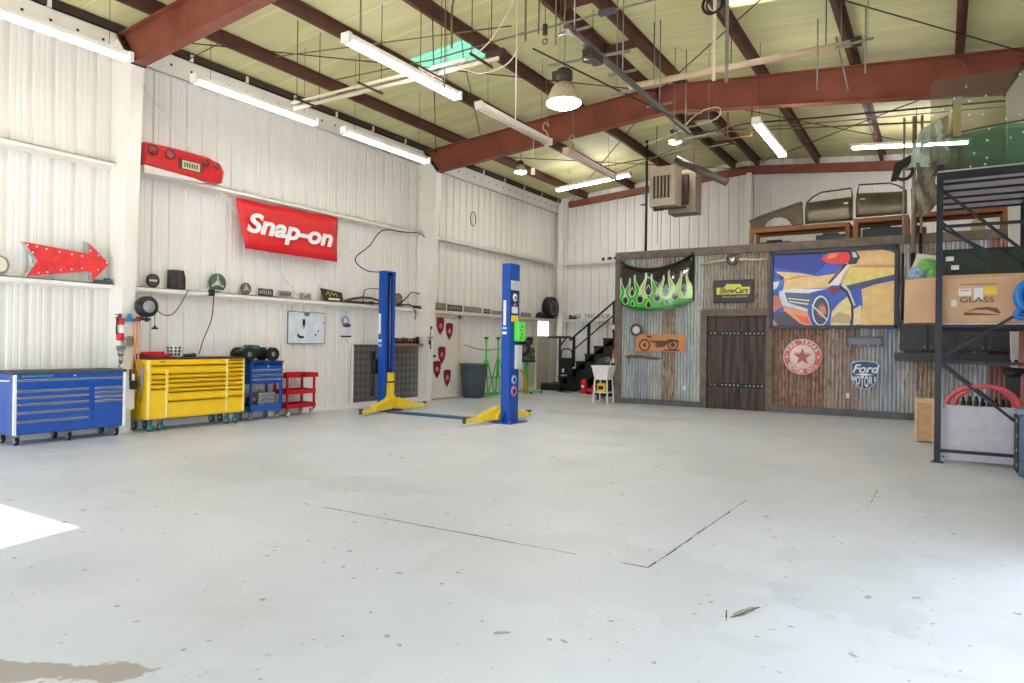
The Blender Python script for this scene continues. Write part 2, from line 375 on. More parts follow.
def rib_profile(u0, u1, period=.305, d=.042):
    """(u, depth) pairs for a ribbed metal panel; depth is toward the outside"""
    pts = [(u0, 0)]; k = math.floor(u0/period)
    while k*period < u1:
        c = k*period
        for du, dd in ((-.045,0),(-.034,d),(.034,d),(.045,0),(.098,0),(.104,.007),(.122,.007),(.128,0),(.178,0),(.184,.007),(.202,.007),(.208,0)):
            u = c+du
            if u0 < u < u1: pts.append((u, dd))
        k += 1
    pts.append((u1, 0)); return pts
def ribbed(name, axis, fixed, sign, u0, u1, ztopf, z0=0.0, mats=WHITE_WALL, holes=()):
    """wall sheet along 'axis'; sign pushes ribs outward; holes=(u0,u1,z1) from the floor"""
    b = MB(); pr = rib_profile(u0, u1); vs = []; fs = []
    def pt(u, d, z): return (fixed+sign*d, u, z) if axis == 'y' else (u, fixed+sign*d, z)
    for (ua, da), (ub, db) in zip(pr, pr[1:]):
        um = (ua+ub)/2; za = z0
        for h in holes:
            if h[0] < um < h[1]: za = h[2]
        k = len(vs); vs += [pt(ua, da, za), pt(ub, db, za), pt(ub, db, ztopf(ub)), pt(ua, da, ztopf(ua))]
        fs.append((k, k+1, k+2, k+3))
    b.add(vs, fs)
    # outer skin closes the wall's thickness
    segs = []; cuts = sorted({u0, u1} | {h[i] for h in holes for i in (0, 1)})
    for ua, ub in zip(cuts, cuts[1:]):
        um = (ua+ub)/2; za = z0
        for h in holes:
            if h[0] < um < h[1]: za = h[2]
        xs = [ua, ub] if not (axis == 'x' and ua < XC < ub) else [ua, XC, ub]
        for a_, c_ in zip(xs, xs[1:]):
            i0, i1 = fixed+sign*.05, fixed+sign*.16
            if axis == 'y': q = [(i, u, z) for i in (i0, i1) for u, z in ((a_, za), (c_, za), (c_, ztopf(c_)), (a_, ztopf(a_)))]
            else: q = [(u, i, z) for i in (i0, i1) for u, z in ((a_, za), (c_, za), (c_, ztopf(c_)), (a_, ztopf(a_)))]
            b.add(q, [(0,1,2,3),(7,6,5,4),(0,4,5,1),(1,5,6,2),(2,6,7,3),(3,7,4,0)])
    return struct(b, name, mats)
EZ = zroof(XL)
ribbed('wall_left', 'y', XL, -1, YF, YB, lambda u: EZ, holes=())
ribbed('wall_right', 'y', XR, 1, YF, YB, lambda u: zroof(XR), holes=((1.0, 6.4, 2.6),))
ribbed('wall_back', 'x', YB, 1, XL, XR, zroof)
ribbed('wall_front', 'x', YF, -1, XL, XR, zroof, holes=((-10.6, -4.84, 4.42), (-2.2, 1.05, 2.8)))

# roof insulation, with two skylight openings
SKY1 = (-8.6, -7.12, 9.96, 10.85); SKY2 = (-3.0, -2.15, 10.1, 11.2)
b = MB(); xs = sorted({XL-.1, XC, XR+.1, SKY1[0], SKY1[1], SKY2[0], SKY2[1]}); ys = sorted({YF-.1, YB+.1, SKY1[2], SKY1[3], SKY2[2], SKY2[3]})
for xa, xb in zip(xs, xs[1:]):
    for ya, yb in zip(ys, ys[1:]):
        if any(s_[0] <= xa and xb <= s_[1] and s_[2] <= ya and yb <= s_[3] for s_ in (SKY1, SKY2)): continue
        vs = [(x, y, zroof(x)+t) for t in (0, .1) for x, y in ((xa, ya), (xb, ya), (xb, yb), (xa, yb))]
        b.add(vs, [(0,1,2,3),(7,6,5,4),(0,4,5,1),(1,5,6,2),(2,6,7,3),(3,7,4,0)])
struct(b, 'ceiling', INSUL)
def transl(name, rgb):
    m = bpy.data.materials.new(name); m.use_nodes = True; nt = m.node_tree
    t = nt.nodes.new('ShaderNodeBsdfTranslucent'); t.inputs[0].default_value = (*lin(rgb), 1)
    nt.links.new(t.outputs[0], nt.nodes['Material Output'].inputs['Surface']); return m
for i, (sk, m_) in enumerate(((SKY1, transl('green fibreglass', (70,112,92))), (SKY2, transl('white fibreglass', (170,174,170))))):
    b = MB(); n = 12
    for k in range(n):
        y = sk[2]+(sk[3]-sk[2])*k/n; y2 = sk[2]+(sk[3]-sk[2])*(k+1)/n; h = .02 if k % 2 else 0; h2 = .0 if k % 2 else .02
        b.add([(sk[0]-.04, y, zroof(sk[0])+.05+h), (sk[1]+.04, y, zroof(sk[1])+.05+h), (sk[1]+.04, y2, zroof(sk[1])+.05+h2), (sk[0]-.04, y2, zroof(sk[0])+.05+h2)], [(0,1,2,3)])
    struct(b, 'window_%d' % (i+2), m_, 'translucent corrugated skylight set in the roof')

# steel frames
def rafter(y, zb, name='ceiling_beam', half=.1, web=True, lab=''):
    """zb: list of (x, z) for the bottom edge, top follows the roof slope"""
    b = MB(); xs = [x for x, z in zb]
    x_l = xs[0]-(.44 if half > .09 else 0); x_r = xs[-1]+(.40 if half > .09 else 0)
    poly = zb + [(x_r, ztop(x_r)), (XC, ztop(XC)), (x_l, ztop(x_l))]
    b.prism(poly, y-.006, y+.006)
    for (xa, za), (xb, z2) in zip(zb, zb[1:]): b.bar((xa, y, za), (xb, y, z2), half*2, .018)
    for xa, xb in ((x_l, XC), (XC, x_r)): b.bar((xa, y, ztop(xa)), (xb, y, ztop(xb)), half*2, .018)
    for x in (-5.09, -5.01):   # ridge splice plates
        zb_ = [za+(z2-za)*(x-xa)/(xb-xa) for (xa, za), (xb, z2) in zip(zb, zb[1:]) if xa <= x <= xb]
        if zb_ and half > .09: b.box(x-.005, x+.005, y-half*.95, y+half*.95, zb_[0], ztop(x))
    return struct(b, name, RED_IRON, lab)
BOT = [(-10.80, 5.84), (-7.8, 6.10), (-5.05, 6.33), (-4.6, 6.33), (-.95, 5.92), (.86, 5.72)]
for y in FRAMES:
    r = rafter(y, BOT, lab='red oxide tapered steel roof beam spanning from the white columns')
    for sx, px in ((1, -10.80), (-1, .86)):
        b = MB(); zb = 5.84 if sx == 1 else 5.72
        ox = px-sx*.44 if sx == 1 else px+.40
        q0 = Vector((px, y, zb-.02)); q1 = Vector((ox, y, ztop(ox)+.0)); b.bar(q0, q1, .24, .03, up=(sx, 0, 1))
        dd = (q1-q0).normalized()
        for k in range(5):
            for s2 in (-.085, .085):
                q = q0+dd*(.06+k*.14); nn = Vector((dd.z, 0, -dd.x))*.05; b.cyl(q+nn+Vector((0, s2, 0)), q-nn+Vector((0, s2, 0)), .016, n=6)
        struct(b, 'end_plate', DARK_IRON, parent=r)
        # tapered column
        b = MB(); xi_t, xi_b = (px-sx*.03), (-11.08 if sx == 1 else 1.02); xw = XL+.02 if sx == 1 else XR-.02
        zt = 5.86 if sx == 1 else 5.74
        b.prism([(xw, 0), (xi_b, 0), (xi_t, zt-.05), (xi_t-sx*.40, 6.3), (xw, 6.3)], y-.006, y+.006)
        b.bar((xi_b, y, 0), (xi_t, y, zt-.05), .2, .016, up=(1,0,0)); b.bar((xi_t, y, zt-.05), (xi_t-sx*.40, y, 6.3), .22, .02, up=(sx,0,1))
        b.bar((xw, y, 0), (xw, y, 6.3), .2, .016, up=(1,0,0))
        b.box(min(xi_b, xw)-.03, max(xi_b, xw)+.03, y-.13, y+.13, 0, .02)
        # inner liner faces make the column read as a boxed white post
        b.prism([(xw, 0), (xi_b, 0), (xi_t, zt-.05), (xi_t-sx*.40, 6.3), (xw, 6.3)], y-.095, y-.085)
        struct(b, 'wall_column', WHITE_STEEL, 'white tapered steel wall column carrying a roof beam')
# end frame
b = MB(); y = 21.2
b.prism([(-10.9, 6.22), (XC, 6.68), (XR, 6.10), (XR, ztop(XR)), (XC, ztop(XC)), (-10.9, ztop(-10.9))], y-.05, y+.05)
b.bar((-10.9, y, 6.22), (XC, y, 6.68), .14, .012); b.bar((XC, y, 6.68), (XR, y, 6.10), .14, .012)
struct(b, 'ceiling_beam', RED_IRON, 'dark red roof beam along the back wall')
for x, w, zt in ((-11.12, .20, 6.36), (-4.86, .15, 6.66)):
    b = MB(); b.box(x-w/2, x+w/2, 21.02, 21.05, 0, zt); b.box(x-w/2, x+w/2, 21.25, 21.28, 0, zt); b.box(x-.01, x+.01, 21.05, 21.25, 0, zt)
    b.box(x-w/2-.03, x+w/2+.03, 20.98, 21.3, 0, .02); b.box(x-w/2-.01, x+w/2+.01, 21.0, 21.04, zt-.75, zt-.72)
    struct(b, 'wall_column', WHITE_STEEL, 'white steel post standing against the back wall')
# purlins (Z sections)
PX = [-10.34, -8.66, -7.06, -5.40, -4.70, -3.06, -1.43, .17]
for x in PX:
    b = MB(); z0 = ztop(x)+.012; z1 = zroof(x); s_ = -1 if x < XC else 1
    xx = x+.07
    b.box(xx-.004, xx+.004, YF, YB, z0, z1); b.box(xx-.075, xx, YF, YB, z0, z0+.008); b.box(xx, xx+.075, YF, YB, z1-.012, z1-.004)
    b.box(xx-.075, xx-.068, YF, YB, z0, z0+.03)
    struct(b, 'ceiling_purlin', PURLIN, 'brown roof purlin running the depth of the workshop')
for y in (8.0, 9.9, 11.8, 16.4, 18.8):      # short bridging channels at the ridge
    b = MB(); b.box(-5.33, -4.64, y-.03, y+.03, ztop(XC)+.02, ztop(XC)+.16); struct(b, 'ceiling_bridging', PURLIN, 'short brown channel bridging the two ridge purlins')
# eave strut (dark) and white perforated strip along the top of the wall
for s_, x in ((1, XL), (-1, XR)):
    b = MB(); xa, xb = sorted((x+s_*.02, x+s_*.12)); b.box(xa, xb, YF, YB, 6.44, zroof(x)-.01)
    struct(b, 'ceiling_eave_beam', DARK_IRON, 'dark steel eave beam above the white wall panels')
b = MB(); b.box(XL+.01, XL+.10, YF, YB, 6.05, 6.06); b.box(XL+.09, XL+.10, YF, YB, 6.05, 6.42); b.box(XL+.01, XL+.10, YF, YB, 6.41, 6.42)
k = YF+.2
while k < YB: b.box(XL+.1, XL+.103, k-.02, k+.02, 6.22, 6.26, 1); k += .38
k = YF+.5
while k < YB: b.box(XL+.06, XL+.125, k-.03, k+.03, 6.42, 6.54); k += 1.15
struct(b, 'trim_90', [WHITE_STEEL, DARK_IRON], 'white perforated eave strip along the left wall')
# girts (white Z rails, the lower doubles as a display ledge)
def girt(name, y0, y1, z, depth=.2, axis='y'):
    b = MB()
    if axis == 'y':
        b.box(XL+.0, XL+depth, y0, y1, z-.012, z); b.box(XL+depth-.012, XL+depth, y0, y1, z-.075, z); b.box(XL, XL+.02, y0, y1, z-.1, z)
    else:
        b.box(y0, y1, YB-depth, YB, z-.012, z); b.box(y0, y1, YB-depth, YB-depth+.012, z-.075, z)
    struct(b, name, WHITE_STEEL, 'white steel wall rail')
n = 1
for z in (2.37, 4.31):
    for y0, y1 in ((YF, 6.01), (6.23, 13.74), (13.96, 20.98)): girt('trim_%d' % n, y0, y1, z); n += 1
for z in (2.37, 4.31):
    girt('trim_%d' % n, -11.0, -4.95, z, axis='x'); n += 1
b = MB(); b.box(XL, XL+.06, YF, 14.1, 0, .11); struct(b, 'baseboard_left', WHITE_STEEL)
b = MB(); b.box(XL, XL+.06, 15.75, 19.75, 0, .11); struct(b, 'baseboard_left', WHITE_STEEL)
# floor saw cuts
def crack(name, p0, p1, w=.014, gaps=.35, seed=1):
    rnd = random.Random(seed); b = MB(); p0, p1 = Vector(p0), Vector(p1); L_ = (p1-p0).length; d = (p1-p0)/L_; a = Vector((-d.y, d.x, 0)); t = 0; off = 0
    while t < L_:
        s2 = rnd.uniform(.04, .22)
        if rnd.random() > gaps:
            q0 = p0+d*t; q1 = p0+d*min(L_, t+s2); ww = w*rnd.uniform(.35, 1); o = a*rnd.uniform(-.004, .004)
            b.add([q0+o-a*ww*.3+Vector((0,0,.0012)), q1+o-a*ww/2+Vector((0,0,.0012)), q1+o+a*ww/2+Vector((0,0,.0012)), q0+o+a*ww*.3+Vector((0,0,.0012))], [(0,1,2,3)])
        t += s2
    struct(b, name, mat('crack filler', (70,66,62), .9), 'dark broken saw cut line in the concrete')
crack('floor_joint', (-4.99, 4.42, 0), (-1.66, 4.46, 0), .019, .10, 3)
crack('floor_joint', (-1.66, 4.46, 0), (-1.6, 6.95, 0), .018, .04, 5)
crack('floor_joint', (-.56, 7.2, 0), (-.55, 8.3, 0), .012, .45, 8)
# puddle of bare scratches
crack('floor_scratch', (-1.02, 4.0, 0), (-.98, 3.84, 0), .01, .1, 11)
crack('floor_scratch', (-.97, 3.9, 0), (-.87, 4.15, 0), .02, .1, 12)

# ------------------------------------------------------------------ rolling tool storage along the left wall
def caster(root, x, y, m_wheel=RUBBER, r=.055, plate=.14):
    b = MB(); b.box(x-.04, x+.04, y-.04, y+.04, plate-.008, plate)
    b.box(x-.032, x-.026, y-.028, y+.028, r*.9, plate-.008); b.box(x+.026, x+.032, y-.028, y+.028, r*.9, plate-.008)
    c = b.build('caster', STEELG, root)
    w = MB(); w.lathe([(0, -.02), (r*.5, -.022), (r*.85, -.02), (r, -.012), (r, .012), (r*.85, .02), (r*.5, .022), (0, .02)], (x, y, r), 'x', 20)
    w.build('wheel', m_wheel, c)
    h = MB(); h.lathe([(0, -.0245), (r*.45, -.0245), (r*.45, .0245), (0, .0245)], (x, y, r), 'x', 12); h.build('hub', SILVER, c)
    return c
def drawer(root, x0, x1, z0, z1, m_front, m_pull, pull='top', d=.022):
    b = MB(); b.box(x0+.004, x1-.004, -d, 0, z0+.004, z1-.004); o = b.build('drawer', m_front, root, bevel=.004)
    h = MB(); zt = z1-.006
    h.box(x0+.006, x1-.006, -d-.022, -d, zt-.026, zt-.002); h.box(x0+.006, x1-.006, -d-.022, -d-.016, zt-.03, zt-.006)
    h.build('handle', m_pull, o); return o

# blue roll cab (front left)
t = thing('tool_chest', 'long blue rolling tool chest with silver drawer pulls beside the white column', 'tool chest', (-10.78, 5.2, 0), LW)
W = .77
b = MB(); b.box(-W, W, .0, .58, .15, .99); b.build('body', BLUE_TOOL, t, bevel=.008)
b = MB(); b.box(-W-.01, W+.01, -.03, .6, .99, 1.03); b.build('top', mat('dark grey rubber top', (70,72,78), .7), t, bevel=.006)
for s_ in (-1, 1):
    b = MB(); b.box(s_*W-(.045 if s_ > 0 else 0), s_*W+(.045 if s_ < 0 else 0), -.035, .0, .15, .985); b.build('corner_post', SILVER, t, bevel=.01)
drawer(t, -W+.05, W-.05, .80, .925, BLUE_TOOL, SILVER)
b = MB(); b.box(-W+.05, W-.05, -.022, 0, .93, .985); lp = b.build('lid_front', BLUE_TOOL, t, bevel=.003)
b = MB(); b.cyl((.02, -.02, .955), (.02, -.035, .955), .012, n=10); b.build('lock', SILVER, t)
b = MB()
for k in range(11): b.box(-.66+k*.037, -.66+k*.037+.026, -.025, -.022, .945+.004*(k % 3), .972-.003*(k % 2))
b.build('badge', mat('green badge print', (70,150,140), .5), lp)
zs = [.775, .685, .59, .475, .35, .165]
for z1, z0 in zip(zs, zs[1:]): drawer(t, -W+.05, .22, z0, z1, BLUE_TOOL, SILVER)
zs = [.775, .71, .645, .58]
for z1, z0 in zip(zs, zs[1:]): drawer(t, .30, W-.05, z0, z1, BLUE_TOOL, SILVER)
drawer(t, .30, W-.05, .165, .58, BLUE_TOOL, SILVER)
b = MB(); b.tube([(-W, .08, .9), (-W-.05, .08, .9), (-W-.05, .5, .9), (-W, .5, .9)], .012); b.build('side_handle', SILVER, t)
for x in (-.68, 0, .68):
    for y in (.08, .5): caster(t, x, y, r=.058, plate=.15)

# yellow chest
t = thing('tool_chest', 'long glossy yellow rolling tool chest with three drawer banks', 'tool chest', (-10.78, 7.22, 0), LW)
W = .91
b = MB(); b.box(-W, W, 0, .60, .20, 1.17); b.build('body', YEL_TOOL, t, bevel=.01)
b = MB(); b.box(-W-.01, W+.01, -.02, .61, 1.17, 1.20); b.build('top', mat('dark maroon liner', (70,36,34), .7), t, bevel=.005)
for xa in (-W, -W+.30, W-.40, W-.055):
    zt_ = 1.0 if xa == -W+.30 else 1.165
    b = MB(); b.box(xa, xa+.05, -.03, 0, .21, zt_); b.build('drawer_divider', YEL_TRIM, t, bevel=.012)
x0, x1, x2, x3 = -W+.05, -W+.30, W-.40, W-.055
b = MB(); b.box(x0, x2, -.02, 0, 1.09, 1.165); lid = b.build('lid_front', YEL_TOOL, t, bevel=.004)
text('TOOLS', .03, INK, lid, (x0+.2, -.022, 1.13), shear=.3)
drawer(t, x0, x2, .955, 1.09, YEL_TOOL, YEL_TOOL)
for z1, z0 in zip([.95, .86, .79, .71], [.86, .79, .71, .22]): drawer(t, x0, x1, z0, z1, YEL_TOOL, YEL_TOOL)
for z1, z0 in zip([.95, .875, .80, .72, .65, .50], [.875, .80, .72, .65, .50, .22]): drawer(t, x1+.05, x2, z0, z1, YEL_TOOL, YEL_TOOL)
for z1, z0 in zip([1.165, 1.10, 1.03, .955, .88, .80, .72, .64, .52], [1.10, 1.03, .955, .88, .80, .72, .64, .52, .22]): drawer(t, x2+.05, x3, z0, z1, YEL_TOOL, YEL_TOOL)
for x in (-.8, -.62, .62, .8):
    for y in (.08, .52): caster(t, x, y, TEAL, .075, .2)
b = MB(); b.box(-.5, .5, .1, .5, .185, .2); b.build('undertray', DARK_IRON, t)
b = MB()
for k in range(7): b.tube([(-W-.012, .06, 1.12-k*.02), (-W-.045, .10+.02*math.sin(k), .95-k*.06), (-W-.012, .14, .8-k*.05)], .006, 6)
b.build('hanging_chain', STEELG, t)

# blue service cart
t = thing('tool_cart', 'small blue rolling tool cart with three drawers over open shelf', 'tool cart', (-10.86, 8.70, 0), LW)
W = .36
b = MB(); b.box(-W, W, 0, .46, .68, 1.08); b.build('drawer_box', BLUE_TOOL, t, bevel=.006)
b = MB(); b.box(-W-.015, W+.015, -.025, .48, 1.08, 1.115); b.build('top', mat('dark blue lid', (16,42,120), .4), t, bevel=.006)
for z1, z0 in zip([1.07, .965, .87, .79], [.965, .87, .79, .69]): drawer(t, -W+.01, W-.01, z0, z1, BLUE_TOOL, SILVER if z1 < 1.05 else BLUE_TOOL)
b = MB(); b.cyl((0, -.02, 1.03), (0, -.04, 1.03), .014, n=10); b.box(-.004, .004, -.04, -.035, .96, 1.02); b.build('lock', SILVER, t)
b = MB(); b.box(-W, W, 0, .46, .17, .19); b.box(-W, W, 0, .02, .17, .30); b.box(-W, W, .44, .46, .17, .30); b.box(-W, -W+.02, 0, .46, .17, .26); b.box(W-.02, W, 0, .46, .17, .26)
b.build('lower_tray', BLUE_TOOL, t, bevel=.004)
for x in (-W, W-.04):
    for y in (0, .42):
        b = MB(); b.box(x, x+.04, y, y+.04, .19, .69); b.build('post', BLUE_TOOL, t)
for x in (-.3, .3):
    for y in (.07, .4): caster(t, x, y, mat('grey wheel', (120,120,126), .5), .06, .17)
t = thing('toolbox', 'grey metal toolbox sitting on bottom shelf of blue cart', 'toolbox', (-10.93, 8.76, .192), LW)
b = MB(); b.box(-.19, .19, 0, .28, 0, .32); b.build('body', mat('grey toolbox paint', (150,154,154), .4, .3), t, bevel=.01)
for k in range(4): drawer(t, -.18, .18, .02+k*.07, .085+k*.07, mat('grey toolbox paint', (150,154,154)), SILVER, d=.01)
b = MB(); b.tube([(-.08, .14, .32), (-.08, .14, .36), (.08, .14, .36), (.08, .14, .32)], .009); b.build('handle', BLACK, t)
t = thing('angle_grinder', 'black orange power tool leaning beside grey toolbox on the blue cart', 'power tool', (-10.93, 8.46, .195), LW)
b = MB(); b.ball((0, .12, .14), .07, .07, .14); b.cyl((0, .1, .22), (0, .02, .26), .035); b.build('body', BLACK, t)
b = MB(); b.cyl((0, .02, .2), (0, -.02, .2), .03); b.build('dial', mat('orange', (230,100,40)), t)

# red service cart
t = thing('utility_cart', 'low red three shelf rolling cart at the end of the tool row', 'cart', (-10.92, 9.60, 0), LW)
W = .37
for zb, h in ((.77, .09), (.44, .09), (.16, .09)):
    b = MB(); e = .03 if zb > .7 else 0
    b.box(-W-e, W+e, -e, .42+e, zb, zb+.015); b.box(-W-e, W+e, -e, -e+.012, zb, zb+h); b.box(-W-e, W+e, .41+e, .42+e, zb, zb+h)
    b.box(-W-e, -W-e+.012, -e, .42+e, zb, zb+h); b.box(W+e-.012, W+e, -e, .42+e, zb, zb+h); b.build('tray', RED_CART, t, bevel=.003)
for x in (-W+.01, W-.045):
    for y in (.01, .375):
        b = MB(); b.box(x, x+.035, y, y+.035, .13, .78); b.build('post', RED_CART, t)
b = MB(); b.box(-.06, .06, -.04, -.031, .79, .84); b.build('badge', mat('dark badge', (60,50,30)), t)
for x in (-.3, .3):
    for y in (.05, .37): caster(t, x, y, mat('pale wheel', (200,200,205), .5), .055, .13)
for i, (x, rr) in enumerate(((-.2, .05), (.02, .04))):
    b = MB(); b.lathe([(0, 0), (rr, 0), (rr*1.1, .03), (rr*.7, .07), (0, .075)], (0,0,0), 'z', 16)
    solo(b, 'cup' if i else 'tape_roll', BLACK, ['fat black roll lying on middle shelf of red cart', 'small dark cup on middle shelf of red cart near its centre'][i], 'shop supply', (-11.1, 9.6+x, .456))

# monster truck
t = thing('toy_truck', 'black radio controlled monster truck parked on top of the chests', 'toy truck', (-11.05, 8.60, 1.118), LW)
Z = .15
b = MB(); b.prism([(-.30, .10), (.32, .10), (.36, .17), (.30, .2), (.12, .21), (.06, .29), (-.12, .30), (-.22, .22), (-.36, .2), (-.38, .14)], -.02, .20, 0)
b.build('body', mat('black and grey truck shell', (46,58,62), .35, .2, .5, 12), t, bevel=.02)
b = MB(); b.prism([(-.10, .22), (.05, .22), (.02, .275), (-.09, .285)], -.024, -.018); b.build('side_window', mat('teal glass', (70,120,120), .1), t)
b = MB(); b.box(-.25, .25, .05, .13, .06, .11); b.cyl((-.27, -.08, .09), (-.27, .26, .09), .015); b.cyl((.27, -.08, .09), (.27, .26, .09), .015)
for x in (-.22, .22):
    for y in (-.03, .2): b.cyl((x, y, .1), (x*.6, y, .24), .014, n=8)
b.build('chassis', DARK_IRON, t)
b = MB()
for x in (-.33, -.28, .28, .34): b.tube([(x, -.02, .2), (x, -.02, .25), (x, .2, .25), (x, .2, .2)], .008, 6)
b.tube([(-.2, -.02, .28), (-.3, -.02, .24), (-.36, -.02, .19)], .008, 6); b.build('roll_cage', mat('silver tube', (150,160,165), .3, .6), t)
for x in (-.27, .27):
    for y in (-.13, .19):
        b = MB(); b.lathe([(.05, -.04), (.09, -.055), (.118, -.05), (.125, -.03), (.125, .03), (.118, .05), (.09, .055), (.05, .04)], (x, y, .125), 'y', 28)
        for k in range(20):
            a = 2*PI*k/20; b.bar((x+.12*math.cos(a), y-.045, .125+.12*math.sin(a)), (x+.12*math.cos(a+.12), y+.045, .125+.12*math.sin(a+.12)), .02, .012, up=(math.cos(a), 0, math.sin(a)))
        w = b.build('tire', RUBBER, t)
        h = MB(); h.lathe([(0, -.035), (.03, -.04), (.06, -.03), (.06, .03), (0, .03)], (x, y, .125), 'y', 14); h.build('rim', STEELG, w)

# red tray, gift cup and goggles on the yellow chest
t = thing('socket_tray', 'red metal tool tray on left end of the yellow chest top', 'tool tray', (-11.0, 6.66, 1.20), LW)
b = MB(); b.box(-.2, .2, 0, .22, 0, .012); b.box(-.2, .2, 0, .01, 0, .05); b.box(-.2, .2, .2, .22, 0, .09); b.box(-.2, -.19, 0, .22, 0, .05); b.box(.19, .2, 0, .22, 0, .05); b.build('tray', RED, t)
b = MB()
for k in range(7): b.cyl((-.16+k*.05, .06, .01), (-.16+k*.05, .14, .035), .014, n=8)
b.build('socket_set', STEELG, t)
b = MB(); b.box(-.16, .16, -.1, .1, 0, .035); b.box(-.1, .02, -.06, .06, .035, .06)
solo(b, 'tool_case', mat('maroon case', (110,30,30)), 'flat dark red tool case at left corner of yellow chest top', 'tool case', (-11.12, 6.42, 1.20), LW, bevel=.008)
t = thing('storage_tin', 'white tin with dark blue checks standing on yellow chest', 'tin', (-11.15, 7.0, 1.20), LW)
b = MB(); b.lathe([(0, 0), (.085, 0), (.105, .19), (.1, .2), (.09, .19), (.075, .02), (0, .02)], (0,0,0), 'z', 28); b.build('body', WHITE, t)
b = MB()
for r_ in range(3):
    for k in range(10):
        a = 2*PI*k/10; rr = .092+.006*r_; z = .03+.055*r_
        b.bar((rr*math.cos(a), rr*math.sin(a), z), ((rr+.005)*math.cos(a), (rr+.005)*math.sin(a), z+.035), .034, .006, up=(math.cos(a), math.sin(a), 0))
b.build('check_print', mat('navy print', (24,36,90)), t)
b = MB(); b.ball((0, 0, .03), .13, .06, .03); b.ball((.08, 0, .035), .05, .05, .035)
solo(b, 'shop_glove', mat('dark teal cloth', (40,62,72), .8), 'dark teal glove lying right of the checked tin', 'glove', (-11.05, 7.22, 1.20), LW)

# ------------------------------------------------------------------ things on the first white column
t = thing('fire_extinguisher', 'red fire extinguisher hanging on the white column above blue chest', 'fire extinguisher', (-11.02, 5.98, 1.47), LW)
b = MB(); b.lathe([(0, 0), (.045, .002), (.055, .02), (.055, .30), (.04, .345), (.018, .36), (.018, .38), (0, .38)], (0,-.06,0), 'z', 24); b.build('tank', RED, t)
b = MB(); b.lathe([(.0556, .12), (.0556, .25)], (0,-.06,0), 'z', 24); b.build('tank_label', PAPER, t)
b = MB(); b.box(-.012, .012, -.08, -.04, .38, .42); b.bar((0, -.06, .42), (-.1, -.1, .40), .02, .012); b.bar((0, -.06, .40), (-.1, -.1, .355), .02, .01); b.build('valve_handle', mat('green brown metal', (112,120,96), .5, .5), t)
b = MB(); b.tube([(-.02, -.07, .4), (-.07, -.1, .36), (-.08, -.1, .2), (-.07, -.09, .1)], .012); b.build('hose', BLACK, t)
b = MB(); b.box(-.03, .03, -.005, .01, .1, .35); b.build('bracket', DARK_IRON, t)
t = thing('pressure_regulator', 'grey air regulator with hose below the fire extinguisher', 'regulator', (-11.02, 6.0, 1.12), LW)
b = MB(); b.cyl((0, -.05, .0), (0, -.05, .12), .03); b.cyl((0, -.05, .12), (0, -.05, .2), .045); b.box(-.06, .06, -.075, -.02, .2, .27); b.build('body', STEELG, t)
b = MB(); b.tube([(0, -.05, .27), (.02, -.04, .3), (.01, -.02, .36)], .008); b.tube([(0, -.05, 0), (-.03, -.05, -.05), (0, -.05, -.1)], .02); b.build('pipe', STEELG, t)
t = thing('pressure_gauge', 'round silver dial gauge mounted low on the white column', 'gauge', (-10.99, 6.13, 1.46), LW)
b = MB(); b.lathe([(0, -.0), (.07, 0), (.085, -.02), (.085, -.04), (.07, -.045)], (0,0,0), 'y', 28); b.build('rim', STEELG, t)
b = MB(); b.lathe([(0, -.035), (.07, -.035)], (0,0,0), 'y', 28); fc = b.build('dial', mat('grey dial', (130,128,120)), t)
b = MB(); b.bar((0, -.038, 0), (.04, -.038, .04), .008, .003); b.build('needle', RED, fc)
t = thing('hose_reel', 'round black hose reel hung on the white column side', 'hose reel', (-10.86, 6.33, 2.02), LW)
b = MB(); b.lathe([(0, -.09), (.12, -.09), (.165, -.075), (.165, .05), (.12, .07), (0, .07)], (0,0,0), 'y', 30); b.build('housing', BLACK, t)
b = MB(); b.lathe([(0, -.10), (.09, -.10), (.10, -.088)], (0,0,0), 'y', 26); b.build('cover', mat('grey reel cover', (150,152,158), .4, .2), t)
b = MB(); b.box(-.05, .05, .06, .17, -.04, .06); b.build('bracket', DARK_IRON, t)
b = MB(); b.cyl((.0, -.02, -.17), (.0, -.02, -.24), .03); b.box(-.06, .06, -.04, 0, -.22, -.19); b.build('outlet', BLACK, t)
b = MB(); b.tube([(.13, -.02, -.1), (.14, -.02, -.3)], .005, 6); b.cyl((.14, -.02, -.3), (.14, -.02, -.33), .02); b.box(.09, .19, -.03, -.01, -.36, -.33); b.build('pull_stop', BLACK, t)
t = thing('air_fitting_manifold', 'blue and red air fittings screwed to the white column', 'air fitting', (-10.95, 6.2, 1.80), LW)
b = MB(); b.cyl((-.2, -.03, 0), (.06, -.03, 0), .022); b.cyl((-.1, -.03, 0), (-.1, -.03, .1), .028); b.build('pipe', mat('blue anodised', (60,130,180), .4, .3), t)
b = MB(); b.cyl((.0, -.03, .0), (.12, -.03, .03), .028); b.box(.02, .1, -.06, 0, .03, .06); b.build('valve', mat('dark red fitting', (150,30,50)), t)
for i, (dx, dep) in enumerate(((.0, 1.15), (.045, .95), (.09, 1.2))):
    b = MB(); pts = [(dx, 0, 0)] + [(dx+.05*math.sin(k*.9+i)*k/8, -.01*k/8, -dep*k/8) for k in range(1, 9)]
    b.tube(pts, .011)
    solo(b, 'air_hose', [ORANGE_HOSE, mat('tan hose', (206,150,110)), ORANGE_HOSE][i], ['orange air hose hanging straight down the white column face', 'tan air hose hanging between the two orange hoses', 'orange air hose hanging nearest the yellow chest corner'][i], 'hose', (-10.93, 6.18, 1.79), LW, 'air hoses on the white column')
t = thing('junction_box', 'white electrical box with black plug between blue and yellow chests', 'electrical box', (-10.92, 6.11, .72), LW)
